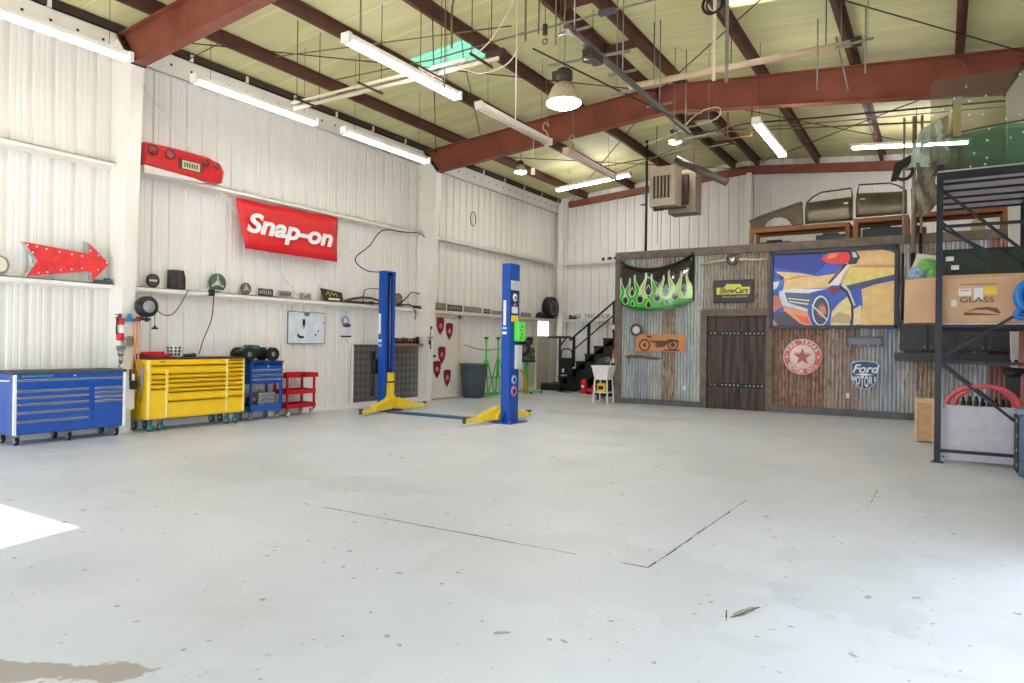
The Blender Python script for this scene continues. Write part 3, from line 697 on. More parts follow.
b = MB(); b.box(-.08, .08, -.02, .06, -.34, .22); b.build('box', WHITE_STEEL, t, bevel=.01)
b = MB(); b.box(-.01, .1, -.08, -.02, -.02, .12); b.build('plug', BLACK, t, bevel=.01)
b = MB(); b.box(-.012, .012, -.045, -.02, .12, .3); b.build('cord', CABLE, t)

# ------------------------------------------------------------------ on the ledge and the wall
LED = 2.372
t = thing('arrow_sign', 'large red marquee arrow sign studded with small bulbs', 'sign', (-11.27, 5.33, 0), LW)
def A(y, z): return (y-5.4, z)
P_ = [A(4.79,2.885), A(5.725,2.815), A(5.70,2.985), A(6.02,2.69), A(5.76,2.385), A(5.755,2.545), A(4.84,2.378), A(4.985,2.625)]
b = MB(); b.prism(P_, -.03, .06, 0); b.build('body', mat('silver sign return', (190,190,192), .4, .4), t)
cx, cz = .0, 2.65
b = MB(); b.prism([(cx+(x-cx)*.985, cz+(z-cz)*.965) for x, z in P_], -.036, -.031); b.build('face', mat('red sign face', (232,52,52), .45, 0, .12, 9), t)
b = MB()
for y_, z_ in [(4.85,2.84),(4.97,2.83),(5.1,2.81),(5.28,2.79),(5.45,2.77),(5.6,2.765),(5.72,2.86),(5.84,2.8),(5.97,2.7),(5.84,2.58),(5.72,2.5),(5.6,2.575),(5.45,2.55),(5.3,2.52),(5.12,2.47),(5.0,2.45),(4.93,2.55),(4.92,2.74)]:
    q = A(y_, z_); b.ball((q[0], -.042, q[1]), .013, n=8)
b.build('bulb_row', WHITE, t)
b = MB(); b.prism(P_[1:6][0:1]+[(P_[1][0]-.06, P_[1][1]+.02), (P_[2][0]-.05, P_[2][1]+.02), P_[2]], .0, .06); b.build('edge_return', mat('silver sign return', (190,190,192)), t)

def disc_sign(name, label, y, z, r, m_rim, m_face, cat='emblem', lean=.05, extra=None):
    t = thing(name, label, cat, (-11.29, y, z), LW)
    b = MB(); b.lathe([(r*.8, -.02), (r, -.018), (r, .012), (0, .012)], (0,0,0), 'y', 30); b.build('rim', m_rim, t)
    b = MB(); b.lathe([(0, -.014), (r*.81, -.014)], (0,0,0), 'y', 30); b.build('face', m_face, t)
    if extra: extra(t, r)
    return t
def oval_letters(t, r):
    b = MB(); 
    for k in range(5): b.box(-r*.55+k*r*.24, -r*.55+k*r*.24+r*.15, -.02, -.015, -r*.15, r*.16)
    b.build('lettering', SILVER, t)
disc_sign('round_badge', 'dark round badge standing on ledge right of the white column', 6.69, LED+.115, .112, BLACK, mat('dark green face', (70,74,66)), extra=oval_letters)
def spokes(t, r):
    b = MB()
    for k in range(3): a = PI/2+2*PI*k/3; b.bar((0, -.02, 0), (r*.8*math.cos(a), -.02, r*.8*math.sin(a)), r*.22, .01, up=(0,1,0))
    b.lathe([(0, -.045), (r*.28, -.04), (r*.3, -.015)], (0,0,0), 'y', 18); b.build('spoke_hub', mat('pale steel', (196,196,190), .35, .5), t)
disc_sign('wheel_cover', 'green rimmed round wheel cover with three pale spokes on ledge', 7.91, LED+.175, .172, mat('green rim', (44,104,70), .5), mat('olive face', (88,104,84)), 'wheel cover', extra=spokes)
disc_sign('wheel_emblem', 'small grey round emblem on ledge over the service carts', 8.52, LED+.115, .112, BROWN_RUST, mat('grey relief', (122,122,116), .4, .4, .3, 20), extra=spokes)
disc_sign('round_dial', 'pale round dial on ledge at far left before the arrow', 4.44, LED+.15, .135, mat('tan rim', (150,144,132)), mat('cream dial', (226,222,208)), 'dial')
t = thing('speaker_box', 'black upright box on ledge behind a white conduit', 'box', (-11.33, 7.15, LED), LW)
b = MB(); b.box(-.14, .14, -.04, .07, 0, .335); b.build('body', mat('charcoal box', (52,50,46), .6, 0, .2, 20), t, bevel=.006)
b = MB()
for k in range(5): b.torus((.03, -.045, .05+k*.06), .028, .006, 'y', 14, 6)
b.build('grille', mat('grey pattern', (96,94,88)), t)
def plate(y0, y1, z, h, m_bg, m_ink, label, lean=.03, x=-11.29, group='licence plates on the wall ledge', n=6, z0=None):
    t = thing('license_plate', label, 'license plate', (x, (y0+y1)/2, z), LW, group); w = (y1-y0)/2
    b = MB(); b.box(-w, w, -.004, .004, 0, h); b.build('plate', m_bg, t, bevel=.002)
    b = MB()
    for k in range(n):
        xa = -w*.82+k*(w*1.64/n); b.box(xa, xa+w*1.64/n*.6, -.007, -.004, h*.28, h*.74)
    b.box(-w*.5, w*.5, -.007, -.004, h*.84, h*.9); b.build('characters', m_ink, t)
    return t
PL_D = mat('dark plate', (74,66,60), .5, .2, .2, 14); PL_G = mat('grey plate', (170,168,164), .5, .2, .12, 14); PL_T = mat('tan plate', (158,142,118), .5, .1, .2, 14); PL_O = mat('olive plate', (120,116,88), .5, .1, .25, 14)
plate(8.81, 9.16, LED, .15, PL_D, PL_G, 'dark license plate on ledge, first right of the small emblem')
plate(9.29, 9.63, LED, .14, PL_G, PL_D, 'grey license plate on ledge, second right of the small emblem')
plate(9.82, 10.14, LED, .13, PL_G, mat('mid grey', (120,118,114)), 'pale grey license plate on ledge nearest the gold lettered sign')
t = thing('shop_sign', 'dark tilted sign with gold script on ledge above whiteboard', 'sign', (-11.27, 10.7, LED+.01), LW)
b = MB(); b.prism([(-.33, .26), (.29, .20), (.35, .0), (-.24, .0)], -.01, .01); b.build('board', mat('dark bronze board', (60,52,40), .5), t)
b = MB(); b.tube([(-.18, -.014, .12), (-.12, -.014, .2), (-.06, -.014, .1), (-.02, -.014, .19), (.04, -.014, .12), (.1, -.014, .17), (.16, -.014, .1)], .014, 6); b.build('script', GOLD, t)
b = MB(); b.box(-.1, .22, -.016, -.011, .02, .065); b.build('label_strip', PAPER, t)
# beyond the second column
for y0, y1, h, mm, lb in ((14.25, 14.80, .19, PL_O, 'olive license plate on ledge directly beside the second white column'), (14.88, 15.55, .17, PL_D, 'dark olive license plate on ledge above the shield door'),
                      (15.64, 16.5, .16, PL_T, 'long tan license plate strip on ledge above the grey bin'), (16.62, 16.97, .14, mat('black plate', (44,38,36)), 'short black license plate on ledge right of the bin'),
                      (17.05, 17.72, .11, PL_T, 'low tan license plate on ledge left of the blue lift post'), (18.72, 19.35, .13, PL_O, 'olive license plate on ledge right of the blue lift post')):
    plate(y0, y1, LED, h, mm, PL_G, lb, group='license plates beyond the second column')
t = thing('tire', 'worn black tire with red centre standing on ledge in the corner', 'tire', (-11.24, 20.55, LED+.37), LW)
b = MB(); b.lathe([(.17, -.1), (.24, -.14), (.34, -.14), (.37, -.09), (.37, .09), (.34, .12), (.24, .12), (.17, .08)], (0,0,0), 'y', 32); b.build('rubber', RUBBER, t)
b = MB(); b.lathe([(0, -.06), (.10, -.07), (.17, -.1), (.175, -.08)], (0,0,0), 'y', 24); b.build('rim', mat('dark red rim', (110,40,36), .5), t)
b = MB(); b.lathe([(.19, -.128), (.22, -.141), (.245, -.142)], (0,0,0), 'y', 28); b.build('sidewall_stripe', mat('grey rubber stripe', (120,116,110)), t)
b = MB(); b.box(-.22, .2, -.1, .08, 0, .14); b.ball((-.12, -.02, .14), .1, .07, .06)
solo(b, 'engine_part', RUBBER, 'small black engine part on ledge just left of the tire', 'engine part', (-11.28, 20.0, LED), LW, bevel=.02)
# car trim bars on the ledge
b = MB(); b.tube([(-.75, 0, .06), (-.5, 0, .12), (-.2, 0, .17), (.1, 0, .17), (.38, 0, .12), (.5, 0, .07)], .028)
solo(b, 'trim_bar', BROWN_RUST, 'curved rusty bumper bar lying on ledge left of lift post', 'bumper bar', (-11.28, 11.85, LED-.02), LW)
b = MB(); b.tube([(-.7, 0, .03), (0, 0, .03), (.95, 0, .035)], .022); b.box(.1, .2, -.03, .03, .0, .07)
solo(b, 'trim_bar', DARK_IRON, 'straight dark bar lying below the curved one on ledge', 'metal bar', (-11.24, 11.75, LED), LW)
b = MB(); b.tube([(-.4, 0, .0), (-.4, 0, .22), (-.36, 0, .33), (-.2, 0, .37), (.35, 0, .40)], .012)
solo(b, 'bent_tube', mat('grey tube', (96,94,92)), 'thin bent grey tube rising from ledge behind the lift post', 'tube', (-11.3, 12.1, LED), LW)
disc_sign('brass_cover', 'brown round cover leaning on ledge right of the lift post', 12.88, LED+.17, .16, BROWN_RUST, mat('tan relief', (150,132,100), .5, .2, .3, 16), 'cover')
b = MB(); b.tube([(-.45, 0, .02), (-.15, 0, .18), (.1, 0, .38), (.42, 0, .38)], .016); b.tube([(-.4, 0, .03), (.0, 0, .07), (.48, 0, .0)], .02)
b.box(.25, .42, -.06, .05, 0, .06)
solo(b, 'wiper_linkage', DARK_IRON, 'dark bent wiper frame on ledge against the second column', 'linkage', (-11.27, 13.25, LED), LW)
# taillight panel
t = thing('rear_bumper', 'red sports car rear bumper with round lamps on upper rail', 'car bumper', (-11.18, 7.18, 4.315), LW)
prof = [(-.80, .42), (-.2, .44), (.35, .43), (.62, .36), (.70, .22), (.68, .02), (.4, -.02), (-.2, .0), (-.8, .04)]
b = MB(); b.prism(prof, -.12, .2); b.build('shell', mat('gloss red car paint', (206,22,34), .2, 0, .04, 3, coat=.8), t, bevel=.04)
for x in (-.66, -.36, .30, .52):
    b = MB(); rr = .088 if x < 0 else .066
    b.lathe([(rr, -.124), (rr, -.14), (rr*.85, -.14), (rr*.8, -.126)], (x, 0, .30), 'y', 22); lp = b.build('lamp_ring', mat('dark red ring', (96,12,20)), t)
    b = MB(); b.lathe([(0, -.135), (rr*.5, -.132), (rr*.82, -.126)], (x, 0, .30), 'y', 22); b.build('lamp_lens', mat('deep red lens', (140,20,26), .1), lp)
b = MB(); b.box(-.2, .24, -.128, -.12, .1, .29); b.build('plate_recess', mat('dark recess', (84,20,20)), t)
b = MB(); b.box(-.14, .19, -.134, -.128, .12, .26); pt_ = b.build('license_plate', mat('cream plate', (216,200,160)), t)
b = MB()
for k in range(6): b.box(-.11+k*.046, -.11+k*.046+.026, -.138, -.134, .15, .23)
b.build('characters', mat('dark green ink', (60,60,50)), pt_)
b = MB(); b.prism([(-.8, .03), (.1, -.01), (.3, -.05), (-.8, -.1)], -.13, .15); b.build('lower_valance', mat('white valance', (226,220,214)), t)
# banner
t = thing('banner', 'red vinyl banner with white brand lettering strung on the wall', 'banner', (-11.16, 9.47, 0), LW)
n_ = 14; vs = []
for i in range(n_+1):
    u = i/n_; yt = -1.31+2.54*u; zt_ = 4.15+.03*u+.012*math.sin(u*PI*5); yb_ = -1.08+2.33*u; zb_ = 3.235-.01*u
    for j in range(7):
        v = j/6; vs.append((yt+(yb_-yt)*v, -.02+.012*math.sin(u*11+v*3)+.01*math.sin(v*7+u*4), zt_+(zb_-zt_)*v))
b = MB(); b.add(vs, [(i*7+j, (i+1)*7+j, (i+1)*7+j+1, i*7+j+1) for i in range(n_) for j in range(6)], 0, True)
ban = b.build('cloth', VINYL, t); md = ban.modifiers.new('s', 'SOLIDIFY'); md.thickness = .004
text('Snap-on', .50, WHITE, t, (-.02, -.062, 3.70), shear=.22, xs=1.31, bold=.018, rot=-.015)
b = MB()
for x, z in ((-1.31, 4.15), (-.1, 4.17), (1.23, 4.18)): b.tube([(x, -.02, z), (x+.05, .02, z+.06), (x+.1, .02, z+.13)], .006, 6)
b.build('tie_cord', WHITE, t)
# whiteboard and poster
t = thing('whiteboard', 'small whiteboard with dark magnets on the ribbed wall', 'whiteboard', (-11.38, 10.1, 1.78), LW)
b = MB(); b.box(-.49, .49, -.012, 0, -.33, .33); b.build('board', mat('whiteboard', (226,232,242), .25), t)
b = MB(); b.box(-.5, .5, -.02, 0, .32, .335); b.box(-.5, .5, -.03, 0, -.335, -.32); b.box(-.5, -.49, -.02, 0, -.33, .33); b.box(.49, .5, -.02, 0, -.33, .33); b.build('frame', mat('grey frame', (120,122,126)), t)
b = MB(); b.ball((.0, -.016, .29), .08, .006, .045); b.build('clip', mat('green clip', (90,130,70)), t)
b = MB(); b.box(-.11, -.05, -.022, -.012, .04, .18); b.box(-.085, -.07, -.022, -.012, -.02, .03); b.box(-.24, -.2, -.02, -.012, -.2, -.13); b.box(-.2, -.08, -.02, -.012, -.22, -.17); b.box(.23, .26, -.02, -.012, -.16, -.12); b.box(.3, .33, -.02, -.012, -.08, -.05); b.box(.45, .475, -.02, -.012, .1, .13); b.build('magnet_row', INK, t)
b = MB()
for k in range(5): b.box(.02, .02+.16+.05*(k % 2), -.0135, -.012, .1-k*.05, .105-k*.05)
b.build('pen_marks', mat('faint blue pen', (150,160,200)), t)
t = thing('wall_poster', 'narrow white poster with round blue and maroon emblem', 'poster', (-11.38, 11.24, 1.87), LW)
b = MB(); b.box(-.165, .165, -.008, 0, -.27, .27); b.build('sheet', mat('pale grey sheet', (222,228,238)), t)
b = MB(); b.torus((-.03, -.012, .1), .09, .014, 'y', 20, 6); b.build('ring_print', mat('blue grey print', (90,110,140)), t)
b = MB(); b.ball((.02, -.012, -.0), .13, .006, .05); b.build('car_print', mat('maroon print', (120,30,44)), t)
b = MB(); b.box(-.12, -.09, -.012, -.008, .06, .16); b.box(-.16, .16, -.012, -.008, -.27, -.235); b.build('dark_print', INK, t)
# diamond plate wainscot: three sheets
for y0, y1 in ((11.46, 12.24), (12.245, 13.02), (13.025, 13.78)):
    b = MB(); b.box(y0, y1, -.012, 0, .115, 1.44)
    o = struct(b, 'wall_tread_plate', DIAMOND, 'grey diamond tread sheet fixed low on the left wall', loc=(-11.36, 0, 0), rz=LW)
b = MB(); b.box(11.4, 11.46, -.02, 0, .1, 1.42); struct(b, 'trim_50', WHITE_STEEL, loc=(-11.36, 0, 0), rz=LW)
# tool shelf right of the lift
t = thing('wall_shelf', 'narrow brown wooden shelf on wall above the tread plate', 'shelf', (-11.35, 13.2, 1.47), LW)
b = MB(); b.box(-.52, .48, -.22, 0, -.03, 0); b.build('board', WOOD, t); b = MB(); b.box(-.52, .48, -.225, -.2, -.07, .0); b.build('front_edge', mat('brown board', (150,104,76)), t)
rnd = random.Random(4)
names = [('black', BLACK), ('red and black', mat('tool red', (190,40,30))), ('dark grey', mat('dark grey tool', (60,60,62)))]
spots_ = ['at the left end', 'second from the left end', 'third from the left end', 'in the middle', 'just right of middle', 'second from the right end', 'at the right end']
for k in range(7):
    t2 = thing('power_tool', '%s hand tool standing on brown wall shelf, %s' % (names[k % 3][0], spots_[k]), 'tool', (-11.24, 12.78+k*.135, 1.47), LW, 'hand tools on the brown shelf')
    h = .07+.05*rnd.random(); b = MB(); b.box(-.035, .035, -.04, .04, 0, h); b.build('battery_base', BLACK, t2, bevel=.01)
    b = MB(); b.cyl((-.05, 0, h+.03), (.055, 0, h+.035), .028, n=12); b.cyl((.0, 0, h), (.0, 0, h+.02), .02, n=10); b.build('motor_body', names[k % 3][1], t2)
# tools on second column
t = thing('key_rack', 'cluster of black and silver keys hooked on the second column', 'keys', (-10.98, 13.76, 1.62), LW)
b = MB(); b.box(-.09, .09, -.03, 0, -.02, .04); b.ball((0, -.03, .01), .05, .02, .04); b.build('hook_plate', STEELG, t)
b = MB(); b.ball((.02, -.03, .26), .035, .02, .04); b.tube([(.01, -.02, .22), (0, -.02, .1), (0, -.02, -.05)], .008, 6); b.tube([(0, -.02, -.05), (.01, -.02, -.28)], .016, 6); b.tube([(-.05, -.02, -.05), (-.05, -.02, -.16)], .02, 6); b.build('key_bunch', BLACK, t)
b = MB(); b.tube([(0, -.02, .12), (.03, -.03, .0), (-.02, -.03, -.12)], .014, 6); b.tube([(-.05, -.03, .16), (0, -.03, .06)], .012, 6)
solo(b, 'spray_gun', BLACK, 'small black spray gun hanging below the ledge near second column', 'spray gun', (-11.2, 13.4, 2.2), LW)

# doors on the left wall
def shield(root, x, z, s=1.0):
    b = MB(); w = .15*s; h = .2*s
    P2 = [(-w, h), (0, h*1.15), (w, h), (w*1.02, .1*h), (w*.75, -h*.5), (0, -h*1.2), (-w*.75, -h*.5), (-w*1.02, .1*h)]
    b.prism([(x+a, z+c) for a, c in P2], -.02, -.008); o = b.build('shield_emblem', MAROON, root)
    b = MB(); b.lathe([(0, -.024), (.07*s, -.024), (.07*s, -.02)], (x, 0, z), 'y', 18); b.build('medallion', PINK, o)
    b = MB(); b.torus((x, -.024, z), .045*s, .006, 'y', 16, 6); b.build('medallion_ring', MAROON, o)
b = MB(); b.box(-.58, .50, 0, .03, .02, 2.17); d1 = struct(b, 'door_2', mat('white door paint', (226,222,214), .5, 0, .04, 4), 'white door with five red shields', loc=(-11.33, 14.90, 0), rz=LW)
for y_, z_ in ((14.62, 1.95), (15.02, 1.82), (14.70, 1.18), (14.50, .80), (14.95, .56)): shield(d1, y_-14.90, z_)
b = MB(); b.box(-.56, -.5, -.03, 0, .95, .98); b.cyl((-.53, -.05, 1.15), (-.53, 0, 1.15), .03); b.build('door_handle', BLACK, d1)
b = MB(); b.box(.50, .68, -.03, .05, 0, 2.27); b.box(-.66, -.58, -.02, .05, 0, 2.27); b.box(-.66, .68, -.03, .05, 2.18, 2.27); struct(b, 'trim_51', mat('cream door frame', (226,214,190), .5), loc=(-11.35, 14.90, 0), rz=LW, bevel=.005)
b = MB(); b.box(-.42, .42, 0, .04, .02, 2.28); d2 = struct(b, 'door_3', mat('grey cream door', (196,190,174), .5, 0, .04, 4), 'pale door with window by the corner', loc=(-11.34, 20.28, 0), rz=LW)
b = MB(); b.box(-.38, .34, -.012, 0, 1.78, 2.27); b.build('window_pane', PANE, d2)
b = MB(); b.box(-.02, .0, -.02, -.01, 1.78, 2.27); b.box(-.4, .36, -.02, -.01, 1.755, 1.78); b.build('muntin', WHITE_STEEL, d2)
b = MB(); b.box(-.5, -.42, -.03, .04, 0, 2.33); b.box(.42, .5, -.03, .04, 0, 2.33); b.box(-.5, .5, -.03, .04, 2.29, 2.33); struct(b, 'trim_52', mat('cream door frame', (226,214,190)), loc=(-11.35, 20.28, 0), rz=LW)
b = MB(); b.box(-.35, .35, -.0, .03, .05, 1.75); struct(b, 'wall_access_panel', mat('cream wall panel', (206,200,184)), 'cream flat panel', loc=(-11.37, 19.45, 0), rz=LW)

# wires and conduits on the left wall
def wire(name, pts, r, m, label, cat='cable', group=None): b = MB(); b.tube(pts, r, 6); return solo(b, name, m, label, cat, group=group)
def curve(p, n=8):
    """Catmull-Rom through points"""
    p = [Vector(q) for q in p]; q = [p[0]]+p+[p[-1]]; out = []
    for i in range(1, len(q)-2):
        for k in range(n):
            t = k/n; a, b_, c, d = q[i-1:i+3]
            out.append(.5*((2*b_)+(c-a)*t+(2*a-5*b_+4*c-d)*t*t+(3*b_-a-3*c+d)*t**3))
    return out+[p[-1]]
xw = -11.3
wire('conduit', [(-11.26, 7.9, 4.22), (-11.25, 7.3, 4.21), (-11.21, 7.2, 4.1), (-11.2, 7.2, 2.75), (-11.2, 7.26, 2.5), (-11.2, 7.6, 2.40), (-11.2, 8.0, 2.40)], .014, WHITE_STEEL, 'thin white conduit dropping down wall past the black box', 'conduit')
wire('extension_cord', curve([(-10.9, 6.42, 2.1), (-11.1, 6.75, 1.92), (-11.15, 7.0, 1.96), (-11.2, 7.28, 2.36)]), .010, mat('brown cord', (110,80,70)), 'brown cord sagging from the black reel to the ledge', 'cord')
wire('extension_cord', curve([(-11.2, 7.78, 2.34), (-11.25, 7.78, 1.9), (-11.25, 7.62, 1.5), (-11.2, 7.5, 1.24)]), .009, CABLE, 'thin dark cord running from ledge down behind yellow chest', 'cord')
wire('extension_cord', curve([(-11.2, 13.78, 2.5), (-11.2, 13.8, 3.6), (-11.2, 13.72, 4.22), (-11.2, 12.9, 4.20), (-11.2, 12.2, 4.13), (-11.2, 11.75, 3.7), (-11.2, 11.32, 3.36), (-11.1, 11.6, 3.12), (-10.8, 12.0, 3.12), (-10.4, 11.5, 3.06)]), .013, CABLE, 'black power cord looping from upper rail to the lift post', 'cord')
wire('hose_loop', [(-11.2+.0*k, 15.9+.13*math.cos(2*PI*k/20), 5.0+.2*math.sin(2*PI*k/20)) for k in range(21)], .012, CABLE, 'small dark hose loop hanging high on left wall past column two', 'hose')
wire('hose', curve([(-11.3, 15.7, 1.45), (-11.2, 16.3, 1.33), (-11.2, 17.0, 1.32), (-11.1, 17.5, 1.4)]), .012, mat('grey hose', (110,110,112)), 'grey hose draped between door frame and green stands', 'hose')
wire('brace_cable', [(-11.25, 6.35, 5.80), (-11.25, 9.75, 2.42)], .011, WHITE, 'white brace cable crossing the wall beside the red bumper', 'brace cable', 'cross bracing cables on the left wall')
wire('brace_cable', [(-11.27, 13.7, 5.75), (-11.27, 9.9, 2.42)], .009, WHITE, 'white brace cable running down from the second column top', 'brace cable', 'cross bracing cables on the left wall')
for k, (ya, yb) in enumerate(((14.1, 20.9),)):
    wire('brace_cable', [(-11.14, 14.0, 5.8), (-11.14, 17.6, 2.42)], .007, WHITE, 'thin brace cable beyond the second column on left wall', 'brace cable')
t = thing('electrical_outlet', 'small black outlet clipped to the ledge beside green wheel cover', 'outlet', (-11.21, 7.72, LED-.04), LW)
b = MB(); b.box(-.05, .06, -.05, 0, -.04, .08); b.build('box', BLACK, t, bevel=.008); b = MB(); b.box(-.18, -.05, -.02, 0, -.02, .03); b.build('cover', SILVER, t)
b = MB(); b.box(-.14, .12, -.06, .03, 0, .05); b.box(.0, .1, -.07, 0, .02, .08)
solo(b, 'wall_clamp', mat('dark grey bits', (80,82,86)), 'small dark clamp on ledge tucked under the arrow tip', 'clamp', (-11.28, 5.87, LED), LW, bevel=.01)

# ------------------------------------------------------------------ two post lift
def post(label, x, y, sgn):
    """x,y: centre; sgn=+1 opens toward +X"""
    t = thing('vehicle_lift', label, 'vehicle lift', (x, y, 0)); H_ = 3.02 if sgn < 0 else 3.05; w, d = .165, .09
    b = MB(); o = -sgn
    xs = sorted((o*d, o*d-o*.012)); b.box(xs[0], xs[1], -w, w, .02, H_)            # back web
    for s2 in (-1, 1): b.box(-d, d, s2*w-(.012 if s2 > 0 else 0), s2*w+(.012 if s2 < 0 else 0), .02, H_)
    for s2 in (-1, 1):
        xs = sorted((sgn*d, sgn*d-sgn*.012)); ys = sorted((s2*w, s2*(w-.085))); b.box(xs[0], xs[1], ys[0], ys[1], .02, H_)
    b.box(-d, d, -w, w, H_-.01, H_)
    b.build('column', LIFT_BLUE, t, bevel=.004)
    b = MB(); b.box(-.22, .22, -.31, .31, 0, .022)
    for s2 in (-1, 1): b.prismx([(s2*w, .02), (s2*.3, .02), (s2*w, .25)], -.01, .01)
    b.build('base_plate', LIFT_BLUE, t)
    b = MB()
    for xx in (-.18, .18):
        for yy in (-.27, .27): b.cyl((xx, yy, .02), (xx, yy, .06), .014, n=6)
    b.build('anchor_bolt', STEELG, t)
    # lifting carriage
    cz = 0.62 if sgn > 0 else .35
    b = MB(); b.box(sgn*d*.2-.06, sgn*d*.2+.06, -.10, .10, .08, cz+.05); b.box(min(sgn*d, sgn*(d+.09)), max(sgn*d, sgn*(d+.09)), -.07, .07, .10, cz+(.22 if sgn > 0 else -.1))
    b.prismx([(-.27, .06), (.27, .06), (.27, .14), (.09, .34), (-.09, .34), (-.27, .14)], min(sgn*d, sgn*(d+.1)), max(sgn*d, sgn*(d+.1)))
    car = b.build('carriage', LIFT_YEL, t, bevel=.006)
    if sgn > 0:
        b = MB(); b.box(d-.005, d+.097, -.077, .077, .62, .65); b.build('rubber_band', BLACK, car)
    return t
def arm(t, x0, y0, x1, y1, n=1):
    p0 = Vector((x0, y0, 0)); p1 = Vector((x1, y1, 0)); d = (p1-p0).normalized(); L_ = (p1-p0).length
    b = MB(); a = Vector((-d.y, d.x, 0))
    m0 = p0+d*L_*.55
    for (pa, pb, za, zb, wa, wb) in ((p0, m0, .30, .17, .08, .06), (m0, p1, .14, .12, .05, .045)):
        vs = [pa-a*wa+Vector((0,0,.06)), pa+a*wa+Vector((0,0,.06)), pa+a*wa+Vector((0,0,za)), pa-a*wa+Vector((0,0,za)),
              pb-a*wb+Vector((0,0,.06)), pb+a*wb+Vector((0,0,.06)), pb+a*wb+Vector((0,0,zb)), pb-a*wb+Vector((0,0,zb))]
        b.add(vs, [(0,1,2,3),(7,6,5,4),(0,4,5,1),(1,5,6,2),(2,6,7,3),(3,7,4,0)])
    o = b.build('swing_arm', LIFT_YEL, t, bevel=.006)
    b = MB(); b.cyl(tuple(p1+Vector((0,0,.05))), tuple(p1+Vector((0,0,.145))), .035); b.cyl(tuple(p1+Vector((0,0,.145))), tuple(p1+Vector((0,0,.16))), .06); b.build('lift_pad', mat('dark pad', (70,72,60)), o)
    return o
tl = post('left blue two post lift column with tall yellow carriage', -10.32, 11.42, 1)
arm(tl, .2, -.12, .50, -1.28); arm(tl, .22, .12, .32, .95)
tr = post('right blue two post lift column covered in stickers', -6.97, 11.18, -1)
arm(tr, -.2, -.15, -.3, -1.05); arm(tr, -.14, .12, -.12, .95)
b = MB(); b.prismx([(-.16, 0), (.16, 0), (.1, .035), (-.1, .035)], -9.95, -7.2)
solo(b, 'cable_cover', mat('blue grey floor cover', (52,82,130), .4, .1), 'flat blue floor cover running between the two lift posts', 'floor cover', (0, 11.18, 0), 0)
# stickers: on the -Y face (left strip) and on the +X face of the right post, drawn in a frame facing -y
def stickers(root, items, rz, off):
    """flat stickers in a local facing frame turned by rz about the post"""
    M = Matrix.Rotation(rz, 4, 'Z')
    for name, m_, x0, x1, z0, z1 in items:
        b = MB(); b.box(x0, x1, -off-.003, -off, z0, z1); o = b.build(name, m_, root); o.data.transform(M)
PN = mat('navy sticker', (38,34,90)); 
stickers(tr, [('caution_strip', PAPER, -.06, -.0, 1.85, 2.32), ('stripe_sticker', PAPER, -.08, .02, 1.68, 1.73), ('stripe_sticker', mat('cyan sticker', (120,200,230)), -.08, .02, 1.77, 1.82)], 0, .165)
stickers(tr, [('maker_sticker', mat('silver sticker', (190,200,200)), -.15, .16, 2.52, 2.70), ('info_sticker', PN, -.13, .14, 1.90, 2.51)], PI/2, .09)
stickers(tr, [('warning_sticker', PAPER, -.11, .10, 2.08, 2.20), ('yellow_sticker', YELLOW, -.13, .13, 1.92, 2.04)], PI/2, .094)
M90 = Matrix.Rotation(PI/2, 4, 'Z')
for (z, r_, m_, nm) in ((2.38, .075, PAPER, 'round_sticker'), (2.23, .04, mat('lilac', (190,190,230)), 'round_sticker'), (.82, .085, mat('pale blue sticker', (180,200,235)), 'round_sticker'), (.60, .10, mat('pink ring', (214,120,150)), 'round_sticker')):
    b = MB(); b.lathe([(0, -.099), (r_, -.099), (r_, -.09)], (0, 0, z), 'y', 20); o = b.build(nm, m_, tr); o.data.transform(M90)
    b = MB(); b.lathe([(0, -.103), (r_*.5, -.103), (r_*.5, -.099)], (0, 0, z), 'y', 16); o2 = b.build('sticker_centre', PN if m_ is not PAPER else mat('grey', (120,120,150)), o); o2.data.transform(M90)
for nm, m_, x0, x1, z0, z1, dp in (('control_box', mat('lime green control', (110,240,90), .35), -.02, .2, 1.55, 1.92, .12), ('button_panel', mat('pale grey panel', (205,215,220)), .0, .2, 1.02, 1.48, .06)):
    b = MB(); b.box(x0, x1, -.09-dp, -.09, z0, z1); o = b.build(nm, m_, tr, bevel=.012); o.data.transform(M90)
b = MB()
for k in range(4): b.box(.02+.04*(k % 2), .05+.04*(k % 2), -.215, -.21, 1.6+.07*k, 1.635+.07*k)
o = b.build('control_buttons', mat('dark green', (20,90,40)), tr); o.data.transform(M90)
stickers(tl, [('caution_strip', PAPER, -.085, -.02, 1.68, 2.12), ('stripe_sticker', PAPER, -.088, .01, 1.5, 1.56), ('stripe_sticker', mat('cyan sticker', (120,200,230)), -.088, .01, 1.40, 1.46)], 0, .165)
b = MB(); b.box(-.26, -.12, -.22, -.1, .8, 1.12); b.cyl((-.19, -.24, .32), (-.19, -.24, .8), .045); b.box(-.3, -.2, -.24, -.12, 1.12, 1.3); b.build('hydraulic_unit', BLACK, tl, bevel=.01)
b = MB(); b.tube([(.02, -.05, .6), (.02, -.05, 2.9)], .012, 6, 0); b.tube([(.05, .05, .6), (.05, .05, 2.95)], .012, 6, 0); b.build('lift_chain', STEELG, tl)

